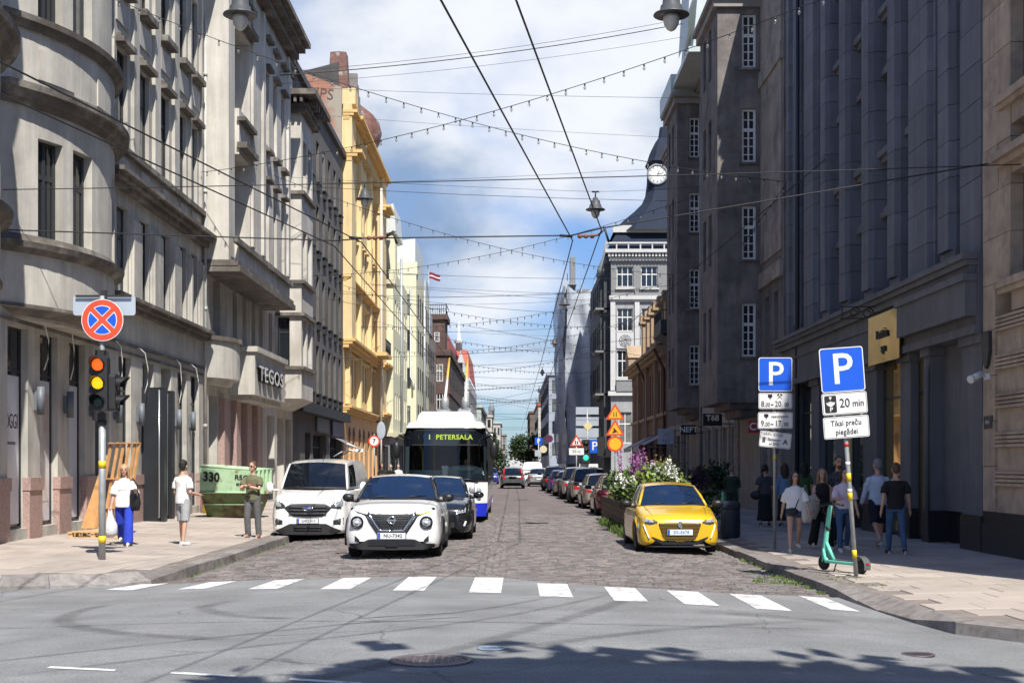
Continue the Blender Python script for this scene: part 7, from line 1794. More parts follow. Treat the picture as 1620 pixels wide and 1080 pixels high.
# ---- scooters
M_MINT = mat('mint_enamel', (0.16,0.62,0.46), .35, .04, 4)
def scooter(loc, rz, label):
    t = thing('kick_scooter', label, 'scooter', loc, rz, 'mint rental scooters')
    def wheel(y):
        b = MB(); b.lathe([(.075,-.028),(.115,-.03),(.127,-.012),(.127,.012),(.115,.03),(.075,.028)], (0,y,.127), 20, 'X'); b.lathe([(.078,-.02),(.02,-.03),(.02,.03),(.078,.02)], (0,y,.127), 14, 'X'); return b.build('wheel', M_RUB, t)
    wheel(-.48); wheel(.46)
    b = MB(); b.prism(rrect(.17,.055,.015), lambda a,c,h: (a,h,c+.16), -.36, .36); b.build('deck', M_MINT, t); b = MB(); b.box(-.07,.07,-.32,.30,.1875,.192); b.build('deck_mat', M_BLKM, t, recalc=False)
    b = MB(); b.tube([(0,-.34,.16),(0,-.42,.2),(0,-.46,.36)], [(.04,.06),(.04,.06),(.035,.05)], 8); b.tube([(0,-.49,.14),(0,-.46,.34),(0,-.41,.62),(0,-.33,1.02),(0,-.30,1.10)], [(.035,.045),(.04,.05),(.036,.045),(.034,.042),(.025,.03)], 8); b.tube([(0,-.22,.18),(0,-.44,.5)], .03, 8); b.build('stem', M_MINT, t)
    b = MB(); b.tube([(-.24,-.27,1.08),(-.1,-.29,1.11),(.1,-.29,1.11),(.24,-.27,1.08)], .016, 6); b.ell((-.2,-.28,1.09),(.06,.022,.022),8,6); b.ell((.2,-.28,1.09),(.06,.022,.022),8,6); b.box(-.03,.03,-.31,-.26,1.1,1.15); b.tube([(.15,-.28,1.08),(.14,-.32,1.0),(.05,-.35,.9)], .006, 4); b.build('handlebar', M_BLK, t)
    b = MB(); b.grid(lambda u, v: (lerp(-.065,.065,u), .46+.155*math.cos(lerp(-.35,2.3,v)), .127+.155*math.sin(lerp(-.35,2.3,v))), 2, 8); b.grid(lambda u, v: (lerp(-.065,.065,u), .46+.148*math.cos(lerp(-.35,2.3,v)), .127+.148*math.sin(lerp(-.35,2.3,v))), 2, 8); b.box(-.06,.06,.30,.5,.22,.29); b.build('mudguard', mat('mudguard_grey', (.1,.105,.11), .5), t, recalc=False)
    b = MB(); b.box(-.03,.03,.612,.622,.16,.19); b.build('tail_light', M_TAIL, t, recalc=False); b = MB(); b.tube([(0,-.385,.70),(.0,-.36,.72)], .045, 10); b.build('headlamp', M_BLK, t)
    b = MB(); b.tube([(.05,-.1,.14),(.12,-.08,.0)], .012, 5); b.build('kickstand', M_BLK, t); return t
scooter((5.42, 21.55, prz(5.4)), R(205), 'mint green rental scooter leaning by the tilted parking post in the sun')
scooter((5.22, 32.6, prz(5.2)), R(170), 'mint green rental scooter standing behind the dark blue litter bin')
# ---- litter bin
t = thing('litter_bin', 'dark blue round litter bin on the right pavement beside the yellow car', 'bin', (5.25, 31.6, prz(5.25)))
b = MB(); b.lathe([(.21,0),(.215,.03),(.225,.6),(.23,.72)], (0,0,0), 22); b.build('body', mat('bin_navy', (.025,.035,.06), .55, .1, 4), t)
for k in range(22):
    a = k*2*math.pi/22; b = MB(); b.obox((.226*math.cos(a),.226*math.sin(a),.34), (.012,.03,.58), (0,0,a)); b.build('slat', MATS['bin_navy'], t, recalc=False)
b = MB(); b.lathe([(.235,.70),(.245,.74),(.245,.82),(.21,.87),(.1,.885),(0,.887)], (0,0,0), 22); b.build('lid', mat('bin_lid', (.03,.045,.075), .5, .08, 4), t); b = MB(); b.box(-.12,.12,-.25,-.2,.745,.81); b.build('slot', M_BLK, t, recalc=False)
# ---- pallets
rn = random.Random(2)
def pallet(name, label, loc, rot, m_):
    t = thing(name, label, 'pallet', loc, 0, None); t.rotation_euler = rot
    L_, W_ = 1.2, .8
    for i in range(5): x = -W_/2+.05+i*(W_-.1)/4; b = MB(); b.box(x-.05,x+.05,-L_/2,L_/2,.122,.144); b.build('top_board', m_, t, recalc=False)
    for y in (-.55,0,.55): b = MB(); b.box(-W_/2,W_/2,y-.05,y+.05,.1,.122); b.build('cross_board', m_, t, recalc=False)
    for y in (-.55,0,.55):
        for x in (-.33,0,.33): b = MB(); b.box(x-.05,x+.05,y-.05,y+.05,.022,.1); b.build('block', m_, t, recalc=False)
    for x in (-.33,0,.33): b = MB(); b.box(x-.05,x+.05,-L_/2,L_/2,0,.022); b.build('bottom_board', m_, t, recalc=False)
    return t
px = -9.75
pallet('wooden_pallet', 'pale wooden pallet lying flat on the pavement under the leaning rack', (-9.35, 29.9, plz(-9.35)), (0,0,R(80)), M_WOOD)
t = thing('wooden_rack', 'tall orange wooden slatted transport rack leaning on the stone pier', 'frame', (-9.65, 30.9, plz(-9.6)+.15)); t.rotation_euler = (0, 0, R(-12)); t.scale = (.86,.86,.86)
M_WOOD2 = mat('orange_frame_wood', (0.50,0.27,0.105), .8, .18, 5, .2, 30, objrand=.12)
def plank(a, c, w, th, nm): 
    a, c = Vector(a), Vector(c); d = c-a; b = MB(); m_ = d.to_track_quat('Z','Y').to_euler(); b.obox((a+c)/2, (w,th,d.length), m_); b.build(nm, M_WOOD2, t, recalc=False)
b = MB(); b.add([(-.62,0,0),(-.15,0,0),(-.02,.5,2.0),(-.18,.5,2.0),(-.62,.04,0),(-.15,.04,0),(-.02,.54,2.0),(-.18,.54,2.0)],[(0,1,2,3),(7,6,5,4),(0,3,7,4),(1,5,6,2),(3,2,6,7)]); b.build('side_panel', M_WOOD2, t)
for i in range(4): x = .06+i*.17; plank((x,-.02+.02*i,0),(x+.17,.5,2.35),.07,.05,'slat')
for z, y in ((.55,.12),(1.35,.30),(2.33,.5)): plank((-.1+z*.04,y-.06,z),(.78+z*.05,y-.03,z),.16,.03,'cross_board')
plank((-.15,0,0),(.02,.5,2.35),.07,.06,'slat'); plank((.74,0,0),(.86,.5,2.35),.07,.06,'slat')
# ---- skip
t = thing('skip', 'rusty pale green waste skip numbered 330 on the left pavement', 'skip', (UX(374,41.6), 41.6, plz(-8.8)), R(-7)); t.scale = (.9,.9,1)
def skipmat(nm, col):
    return mat(nm, col, .6, .12, 2, .2, 20, col2=(0.17,0.075,0.03), c2scale=2.8, c2lo=.56, c2hi=.70)
M_SKA = skipmat('pale_mint_paint', (0.40,0.58,0.36)); M_SKB = mat('shade_darkened_green', (0.13,0.18,0.065), .65, .2, 2, .2, 20, col2=(0.085,0.04,0.02), c2scale=2.2, c2lo=.46, c2hi=.60)  # lower tub's shade under the overhang is put into the darker green
Wb, Wt, Dt, Hh = .86, 1.02, 1.1, 1.55
b = MB(); zt0 = .80
b.add([(-.90,-.45,.03),(.74,-.45,.03),(.95,-.95,zt0),(-.98,-.95,zt0),(-.90,.5,.03),(.74,.5,.03),(.95,.95,zt0),(-.98,.95,zt0)],[(0,1,2,3),(5,4,7,6),(4,0,3,7),(1,5,6,2),(0,4,5,1)]); b.build('lower_tub', M_SKB, t)
b = MB(); b.add([(-.98,-.96,zt0),(.95,-.96,zt0),(1.02,-1.02,1.50),(-.96,-1.02,1.62),(-.98,.96,zt0),(.95,.96,zt0),(1.02,1.02,1.50),(-.96,1.02,1.62)],[(0,1,2,3),(5,4,7,6),(4,0,3,7),(1,5,6,2)]); b.add([(-.94,-.92,zt0+.05),(.91,-.92,zt0+.05),(.97,-.97,1.5),(-.92,-.97,1.62),(-.94,.92,zt0+.05),(.91,.92,zt0+.05),(.97,.97,1.5),(-.92,.97,1.62)],[(0,3,2,1),(5,6,7,4),(4,7,3,0),(1,2,6,5)]); b.build('upper_side', M_SKA, t)
b = MB(); b.tube([(-.96,-1.0,1.62),(1.02,-1.0,1.50),(1.02,1.0,1.50),(-.96,1.0,1.62),(-.96,-1.0,1.62)], .04, 6); b.tube([(-.99,-.99,zt0),(.97,-.99,zt0)], .03, 6); b.tube([(-.95,-.73,.43),(.86,-.73,.43)], .025, 6); b.build('rim_bar', M_SKA, t)
for x in (.55,.78): b = MB(); b.add([(x,-.96,.82),(x+.05,-.96,.82),(x+.10,-1.04,1.5),(x+.05,-1.04,1.5),(x,-1.06,.82),(x+.05,-1.06,.82),(x+.10,-1.10,1.5),(x+.05,-1.10,1.5)],[(4,5,6,7),(0,4,7,3),(1,2,6,5)]); 
for k in range(4): b = MB(); y = -.75+k*.45; b.box(.98,1.10,y-.04,y+.04,.75,1.5); b.build('rib', M_SKA, t, recalc=False)
b = MB(); b.tube([(1.06,-.9,1.25),(1.2,-.9,1.2)], .04, 8); b.tube([(1.05,-.7,.5),(1.2,-.7,.45)], .04, 8); b.build('lug', M_SKB, t)
text('330', .40, M_SBLK, t, (-.55,-1.02,1.27), (R(93),R(3),0), off=.012, sx=1.0); text('RSC', .22, M_SBLK, t, (.52,-1.02,1.26), (R(93),R(3),0), off=.002, sx=1.25); text('tel. 29330', .09, M_SBLK, t, (.52,-1.01,1.06), (R(93),R(3),0), off=.006); text('rsc', .12, M_SBLK, t, (.55,-1.0,.93), (R(93),R(3),0), off=.006)
# small details on the left pavement
t = thing('hydrant_post', 'short yellow post at the downpipe foot by the grey shorts man', 'post', (-10.25, 44.0, plz(-10.2))); b = MB(); b.lathe([(.11,0),(.11,.75),(.07,.8),(0,.81)], (0,0,0), 12); b.build('body', M_BAND, t); b = MB(); b.tube([(0,0,.3),(0,0,.42)], .115, 12); b.build('stripe', M_SRED, t)

# ---- flower planter
M_PLW = mat('weathered_planter_wood', (0.12,0.085,0.055), .85, .25, 6, .3, 30, objrand=.25)
M_LEAF = mat('leaf_green', (0.075,0.125,0.022), .6, .25, 3, island=.45); M_LEAF2 = mat('leaf_yellow_green', (0.14,0.19,0.035), .6, .25, 3, island=.4); M_LEAFD = mat('leaf_dark_green', (0.03,0.055,0.016), .6, .25, 3, island=.45)
M_FLW = mat('white_blossom', (0.74,0.74,0.68), .7, .08, 8, island=.15); M_FLP = mat('purple_blossom', (0.30,0.10,0.28), .7, .15, 8, island=.35); M_STRAW = mat('straw_grass', (0.26,0.19,0.08), .8, .2, 6, island=.35)
t = thing('flower_planter', 'long dark wooden planter filled with shrubs beyond the yellow car', 'planter', (3.75, 38.5, rz(3.75)))
for sx in (-.75,.75):
    for k in range(5): b = MB(); b.box(sx-.02,sx+.02,-5.3,5.3,.06+k*.155,.06+k*.155+.145); b.build('plank', M_PLW, t, recalc=False)
for sy in (-5.3,5.3):
    for k in range(5): b = MB(); b.box(-.77,.77,sy-.02,sy+.02,.06+k*.155,.06+k*.155+.145); b.build('plank', M_PLW, t, recalc=False)
b = MB(); b.box(-.72,.72,-5.26,5.26,.1,.72); b.build('soil', plain('soil', (.035,.026,.02), .95), t, recalc=False)
b = MB(); b.box(-.80,-.70,-5.6,-4.2,.0,.22); b.build('kerb_bumper', M_BAND, t, recalc=False)
def leaf(b, p, s, rn, up=.3):
    a = rn.uniform(0,6.28); e = rn.uniform(-.5,.9); d = Vector((math.cos(a)*math.cos(e), math.sin(a)*math.cos(e), math.sin(e)+up)).normalized(); q = d.cross(Vector((rn.uniform(-1,1),rn.uniform(-1,1),rn.uniform(-1,1)))).normalized()
    n = d.cross(q); p = Vector(p); L_ = s*rn.uniform(.7,1.3); w = L_*.42; m_ = p+d*L_*.5
    b.add([p, m_+q*w+n*L_*.08, p+d*L_, m_-q*w+n*L_*.08], [(0,1,2),(0,2,3)])
def bush(name, label, c, r, n, s, m_, cat='shrub', group=None, seed=0, stems=5, clumps=14):
    rn = random.Random(seed); o = thing(name, label, cat, (c[0],c[1],c[2]), 0, group); b = MB()
    cl = []
    for i in range(clumps):
        th = rn.uniform(0,6.28); ph = math.acos(rn.uniform(-.4,1)); k = rn.uniform(.45,.95); cl.append((r[0]*k*math.sin(ph)*math.cos(th), r[1]*k*math.sin(ph)*math.sin(th), r[2]*(.9+k*math.cos(ph)*.9)))
    for i in range(n):
        q = cl[rn.randrange(clumps)]; sp = .42
        leaf(b, (q[0]+rn.gauss(0,r[0]*sp*.5), q[1]+rn.gauss(0,r[1]*sp*.5), max(.02,q[2]+rn.gauss(0,r[2]*sp*.5))), s, rn)
    tag(b.build('foliage', m_, o, recalc=False), kind='stuff')
    b = MB()
    for i in range(stems): q = cl[i % clumps]; b.tube([(q[0]*.15,q[1]*.15,0),(q[0]*.5,q[1]*.5,q[2]*.5),q], [.018,.012,.006], 5)
    b.build('stem', M_PLW, o); return o, cl
pz = rz(3.75)+.72
for i, (y, rx, rzz, m_, n, lb) in enumerate(((33.8,.75,.55,M_LEAF2,1500,'bright green hydrangea bush at the near end of the planter'),(35.6,.8,.62,M_LEAF,1600,'leafy hydrangea bush behind the nearest one'),(37.6,.75,.6,M_LEAF,1300,'mid green bush under the purple spikes'),(39.8,.75,.55,M_LEAFD,1200,'dark green bush beyond the purple spikes'),(42,.7,.5,M_LEAF,1000,'low green bush at the far end of the planter'))):
    o, cl = bush('hydrangea' if i < 2 else 'shrub', lb, (3.7,y,pz-.05), (rx,.95,rzz), n, .13, m_, 'shrub', 'shrubs in the planter', seed=20+i)
    if i in (0,1,3):
        rn = random.Random(50+i)
        for k in range(7 if i < 2 else 3):
            q = cl[k % len(cl)]; b = MB()
            ax = Vector((rn.uniform(-.3,.3)-.1, -.35, 1)).normalized(); base = Vector((q[0]*1.1-.08, q[1]*1.05-.25, q[2]+.12))
            for w in range(60):
                h = rn.random(); rr = .11*(1-h*.75); a = rn.uniform(0,6.28); p = base+ax*h*.34+Vector((rr*math.cos(a),rr*math.sin(a),0)); leaf(b, p, .06, rn)
            b.build('blossom', M_FLW, o, recalc=False)
def spikes(name, label, c, n, h, m_, sprd, seed, lf=70, s=.045):
    rn = random.Random(seed); o = thing(name, label, 'flower', c); 
    for i in range(n):
        a = rn.uniform(0,6.28); q = sprd*math.sqrt(rn.random()); p0 = Vector((q*math.cos(a),q*math.sin(a),0)); d = Vector((rn.uniform(-.16,.16),rn.uniform(-.16,.16),1)); hh = h*rn.uniform(.7,1.1); b = MB()
        b.tube([p0,p0+d*hh],[.008,.004],4)
        for k in range(lf): f = rn.uniform(.45,1); leaf(b, p0+d*hh*f+Vector((rn.gauss(0,.02),rn.gauss(0,.02),0))*(1.25-f)*2, s, rn)
        b.build('flower_spike', m_, o, recalc=False)
    return o
spikes('purple_flowers', 'tall purple flower spikes rising from the planter', (3.55, 36.6, pz+.35), 20, 1.15, M_FLP, .5, 3)
spikes('ornamental_grass', 'straw coloured ornamental grass tuft beyond the purple spikes', (4.6, 40.2, pz+.1), 26, 1.25, M_STRAW, .5, 4, 36, .07)
spikes('purple_shrub', 'dull purple leafy plant in the shade near the NEFT shopfront', (6.1, 44, prz(6)+.2), 14, 1.35, mat('dull_purple', (.09,.04,.08), .8, .2, 4, island=.4), .45, 5, 60, .09)
bush('potted_shrub', 'dark green shrub in the shade below the NEFT sign', (6.9,46,prz(6.9)+.3), (.7,.7,.75), 1200, .13, M_LEAFD, seed=71)
bush('potted_shrub', 'broad green leafy plant behind the roof of the yellow car', (4.95,34.8,prz(5)), (.6,.8,.55), 900, .14, M_LEAF, seed=72)
bush('tall_plant', 'loose airy plant with long stems in front of the clapboard house', (5.9,48,prz(5.9)), (.6,.6,1.1), 500, .12, M_LEAF, seed=73, clumps=20)
b = MB(); rn = random.Random(6)
for i in range(60): grass_tuft(b, rn.uniform(2.7,3.05), rn.uniform(32.4,40), rz(2.9)-.01, .14, 30, .26, rn)
for i in range(30): grass_tuft(b, rn.uniform(2.9,4.4), rn.uniform(32.4,33.1), rz(3.5)-.01, .14, 30, .40, rn)
tag(b.build('long_grass', M_WEED, recalc=False), kind='stuff')

# ---- trees: the street tree beside the camera that shades the junction, and two far ones
def tree(name, label, base, h, trunk_r, cz, cr, n, s, m_, seed, clumps=40, cone=False):
    rn = random.Random(seed); o = thing(name, label, 'tree', base); b = MB(); cl = []
    for i in range(clumps):
        th = rn.uniform(0,6.28)
        if cone: f = rn.random()**.8; rr = cr[0]*(1-f)*rn.uniform(.4,1); cl.append((rr*math.cos(th), rr*math.sin(th), lerp(h*.12,h*.98,f), (1-f)*cr[0]*.30+.1))
        else:
            ph = math.acos(rn.uniform(-1,1)); k = rn.uniform(.5,1)**.6; cl.append((cr[0]*k*math.sin(ph)*math.cos(th), cr[1]*k*math.sin(ph)*math.sin(th), cz+cr[2]*k*math.cos(ph), cr[0]*rn.uniform(.16,.26)))
    for i in range(n):
        q = cl[rn.randrange(clumps)]; leaf(b, (rn.gauss(q[0],q[3]), rn.gauss(q[1],q[3]), rn.gauss(q[2],q[3]*.8)), s, rn, 0)
    tag(b.build('crown', m_, o, recalc=False), kind='stuff'); b = MB(); b.tube([(0,0,0),(.05,.02,h*.3),(0,0,h*.6),(.1,0,h*.9)], [trunk_r*1.25,trunk_r,trunk_r*.6,trunk_r*.15], 10)
    for i in range(9): q = cl[i]; z0 = h*rn.uniform(.3,.5); b.tube([(0,0,z0),(q[0]*.5,q[1]*.5,lerp(z0,q[2],.6)),q[:3]], [trunk_r*.45,trunk_r*.25,.02], 6)
    b.build('trunk', mat('bark', (.11,.085,.065), .95, .3, 6, .5, 20), o); return o
tree('street_tree', 'street tree beside the viewer whose crown shades the near asphalt', (4.0, .72, -.2), 12.5, .2, 9.0, (3.6,2.8,2.5), 52000, .60, M_LEAF, 31, 110)
tree('fir_tree', 'dark green conical tree at the left of the far street end', (UX(779,175), 175, 0), 5.8, .12, 0, (1.9,1.9,0), 3500, .32, M_LEAFD, 32, 60, True)
tree('round_tree', 'dark round tree at the far right end of the street', (UX(833,230), 230, 0), 6.6, .15, 4.4, (2.6,2.6,2.2), 3000, .4, M_LEAFD, 33, 40)

# ================================================================== OVERHEAD
M_LAMPG = mat('lamp_grey_enamel', (.075,.08,.085), .4, .06, 4)
mgl = plain('lamp_bowl', (.62,.62,.58), .1, spec=.8)
lp = {}
b = MB(); b.lathe([(.06,.62),(.10,.60),(.12,.50),(.20,.47),(.21,.33),(.25,.30),(.27,.18),(.41,.11),(.42,.08),(.40,.07),(.22,.10),(.20,.06)], (0,0,0), 24); lp['shade'] = b.mesh('shade', M_LAMPG)
b = MB(); b.lathe([(.19,.08),(.195,0),(.17,-.14),(.10,-.25),(.03,-.29),(0,-.292)], (0,0,0), 18); lp['bowl'] = b.mesh('bowl', mgl)
b = MB(); b.tube([(0,0,.62),(0,0,.86)], .03, 6); b.tube([(-.15,0,.86),(.15,0,.86)], .035, 6); lp['hanger'] = b.mesh('hanger', M_BLKM)
def wire(name, label, pts, r, cat='cable', group=None, sag=0.0, n=14, m_=None):
    P = []
    for i in range(len(pts)-1):
        a, c = Vector(pts[i]), Vector(pts[i+1])
        for k in range(n): t_ = k/n; p = a.lerp(c, t_); p.z -= sag*4*t_*(1-t_); P.append(p)
    P.append(Vector(pts[-1])); b = MB(); b.tube(P, r, 5); o = b.build(name, m_ or M_WIRE); tag(o, label, cat, group); return P
def lamp(u, v, px, label):
    Y = F*.84/px; X, Z = UX(u, Y), VZ(v, Y)
    t = thing('hanging_lamp', label, 'street lamp', (X, Y, Z), 0, 'lamps hung over the street')
    for k in ('shade','bowl','hanger'): link(k, lp[k], t)
    if px > 8:
        wire('span_wire', 'thin wire holding '+label.replace('grey ','the ',1), [(XL+.2, Y+.3, Z+1.1+(.5 if X > 0 else 0)), (X, Y, Z+.86), (XR-.1, Y-.3, Z+1.1+(.5 if X < 0 else 0))], .008 if px > 20 else .012, group='wires spanning the street', sag=.05)
for q in ((380,30,54,'grey bell street lamp at the top left of the sky'),(1062,30,57,'large grey bell street lamp at the top right of the sky'),(942,335,31,'grey bell street lamp in mid air before the slate mansard'),(577,318,28,'grey bell street lamp against the yellow facade'),(893,484,19,'grey bell street lamp left of the netted scaffold'),(877,545,13,'small grey street lamp below the scaffold lamp'),(858,591,10,'smaller street lamp fourth along the right'),(853,619,8,'tiny street lamp over the far right facades'),(849,638,6,'farthest street lamp over the far right facades'),(637,487,14,'small street lamp before the pale gabled houses'),(690,563,9,'tiny street lamp above the trolleybus poles')): lamp(*q)
GRP = 'trolley contact wires'
zc = 6.1
w1 = [(-1.55,6,zc),(1.18,25.6,zc),(1.25,60,zc),(1.15,330,zc)]; w2 = [(-.85,6,zc+.1),(1.70,25.0,zc+.1),(1.85,60,zc),(1.75,330,zc)]
w3 = [(-7.6,5,zc),(-2.95,25.8,zc),(-2.6,60,zc),(-2.2,330,zc)]; w4 = [(-8.3,5.5,zc),(-3.55,26.2,zc),(-3.2,60,zc),(-2.8,330,zc)]
for w, lb in ((w1,'left one of the two trolley wires crossing the upper sky'),(w2,'right one of the two trolley wires crossing the upper sky'),(w3,'upper trolley wire sweeping past the left facades'),(w4,'lower trolley wire sweeping past the left facades')): wire('trolley_wire', lb, w, .012, group=GRP)
wire('span_wire', 'thick wire between the two wire junctions over the street', [(XL,26.6,6.5),(-3.5,26.2,6.2),(-2.9,25.8,6.18),(1.15,25.6,6.2),(1.7,25.1,6.25),(XR,24.6,7.4)], .014, group='wires spanning the street')
for x, y, lb in ((1.18,25.6,'right'),(-2.95,25.8,'left')):
    t = thing('wire_junction', 'rusty insulator fittings at the '+lb+' trolley wire junction', 'insulator', (x, y, zc)); b = MB()
    b.tube([(.12,0,.08),(.5,-.05,.1)], .022, 6); b.build('link_bar', mat('rust_brown', (.2,.085,.045), .7, .2, 10), t)
    for k in range(3): b = MB(); b.ell((.14+.12*k,0,.085),(.05,.045,.045),10,6); b.build('insulator', MATS['rust_brown'], t)
    b = MB(); b.tube([(-.25,0,.1),(0,0,.08)], .025, 6); b.tube([(.5,-.05,.1),(.62,-.12,.2),(.70,-.1,-.05)], .025, 6); b.build('clamp', M_BLKM, t)
# thin span wires at many distances: left facade point to right facade point
def span(u0, v0, u1, v1, r, label, sag=.12):
    y0, y1 = YL(u0), YR(u1); wire('span_wire', label, [(XL+.05,y0,VZ(v0,y0)),(XR-.05,y1,VZ(v1,y1))], r, group='wires spanning the street', sag=sag)
for q in ((400,122,1120,30,.020,'thick twin cable rising to the top right roof',.35),(400,117,1120,22,.010,'thin cable along the thick one at the top',.35),(405,135,1120,52,.008,'thin cable under the thick one at the top',.3),(470,138,1180,156,.008,'thin wire under the upper garland crossing',.1),(480,180,1120,220,.007,'faint wire below the garland crossing',.1),(500,296,1075,318,.014,'dark wire with a lamp on it at mid sky',.1),(560,428,1000,440,.014,'wire at the height of the mansard lamp',.2),(585,450,985,478,.012,'wire crossing before the flag',.1),(600,480,970,470,.012,'wire level with the flag',.3),(625,525,950,515,.016,'wire over the brown tower',.2),(640,560,940,548,.016,'wire before the red roof',.2),(655,590,930,600,.018,'wire crossing low over the trolleybus',.2),(668,612,925,600,.02,'wire over the far lamps',.2),(680,628,915,634,.02,'lower far wire over the trolleybus roof',.1),(690,640,905,628,.024,'far wire near the scaffold foot',.2),(700,652,895,655,.026,'far low wire over the street end',.1),(712,664,885,660,.03,'farther low wire over the street end',.1),(722,674,875,676,.034,'farthest low wire over the street end',.1),(0,300,1620,260,.010,'thin wire running past the left bay to the right building',.05)): span(*q[:5], q[5], q[6])
wire('guy_wire', 'dark diagonal wire before the stucco bays', [(XR-.1, 37.8, 10.5), (5.4, 60, 8.2)], .016)
rn = random.Random(77)
for i in range(12):
    y0 = rn.uniform(62, 210); wire('span_wire', 'one of many thin wires strung over the far street', [(XL+.1,y0,rn.uniform(6.5,12.5)),(XR-.1,y0+rn.uniform(-9,9),rn.uniform(6.5,12.5))], .007+y0*.00006, group='thin wires over the far street', sag=rn.uniform(.05,.4))
# garlands of bulbs
b = MB(); b.tube([(0,0,0),(0,0,-.06)], .022, 6); bs = b.mesh('socket', M_BLK)
b = MB(); b.lathe([(.02,-.06),(.036,-.10),(.034,-.14),(.015,-.165),(0,-.168)], (0,0,0), 8); bb_ = b.mesh('bulb', plain('bulb_glass', (.30,.30,.28), .08, spec=.8, alpha=.45))
def garland(label, a, c, sag, n, parts=True, r=.010):
    a, c = Vector(a), Vector(c); P = []
    for k in range(41): t_ = k/40; p = a.lerp(c, t_); p.z -= sag*4*t_*(1-t_); P.append(p)
    b = MB(); b.tube(P, r, 5); o = b.build('light_garland', M_WIRE); tag(o, label, 'string lights', 'bulb garlands over the street')
    mb = MB()
    for k in range(n):
        t_ = (k+.5)/n; p = a.lerp(c, t_); p.z -= sag*4*t_*(1-t_)
        if parts: s_ = link('socket', bs, o, p); link('bulb', bb_, s_)
        else: mb.tube([p, p+Vector((0,0,-.16))], [.02,.035], 5)
    if not parts: tag(mb.build('bulbs', M_BLKM, o), kind='stuff')
garland('bulb garland from the top left falling to the grey pier building', (XL+.1,34.2,13.9), (XR-.4,41.9,10.75), .75, 40)
garland('bulb garland from the top right falling to the left stone building', (XL+.1,44.4,11.6), (XR-.1,29.5,13.0), .7, 40)
garland('second bulb garland falling right past the mansard lamp', (XL+.1,52,13.6), (XR-.1,66,11.2), .9, 40)
garland('second bulb garland falling left to the yellow building', (XL+.1,66,11.2), (XR-.1,52,13.0), .9, 40)
garland('low garland from the pier building to the stucco bays', (XR-.35,41.9,10.7), (7.6,60,8.6), .3, 24)
for i, y in enumerate((84,104,128,158,195)):
    lbs = ['third','fourth','fifth','sixth','seventh']
    garland(lbs[i]+' bulb garland along the street falling right', (XL+.1,y-5,12.6), (XR-.1,y+6,11.2), .9, 44, False, .012+.003*i); garland(lbs[i]+' bulb garland along the street falling left', (XL+.1,y+6,11.2), (XR-.1,y-5,12.6), .9, 44, False, .012+.003*i)
# ================================================================== PEOPLE
HAIRM = {}
def hairm(n, c):
    if n not in HAIRM: HAIRM[n] = mat('hair_'+n, c, .55, .25, 40, .6, 90)
    return HAIRM[n]
def cloth(n, c, var=.12): return mat('cloth_'+n, c, .9, var, 6, .75, 11)
def solid(mb, voxel, smooth=6, fac=.5):
    me = mb.mesh('tmp', M_SKIN); o = bpy.data.objects.new('tmp', me); COL.objects.link(o)
    m_ = o.modifiers.new('r', 'REMESH'); m_.mode = 'VOXEL'; m_.voxel_size = voxel; m_.use_smooth_shade = True
    if smooth: s_ = o.modifiers.new('s', 'SMOOTH'); s_.iterations = smooth; s_.factor = fac
    dg = bpy.context.evaluated_depsgraph_get(); out = bpy.data.meshes.new_from_object(o.evaluated_get(dg))
    bpy.data.objects.remove(o); bpy.data.meshes.remove(me); return out
def put(name, me, m_, root):
    me.name = name; me.materials.clear(); me.materials.append(m_); return link(name, me, root)
def vdir(fwd, out, sg): return Vector((sg*math.sin(R(out)), -math.sin(R(fwd))*math.cos(R(out)), -math.cos(R(fwd))*math.cos(R(out))))
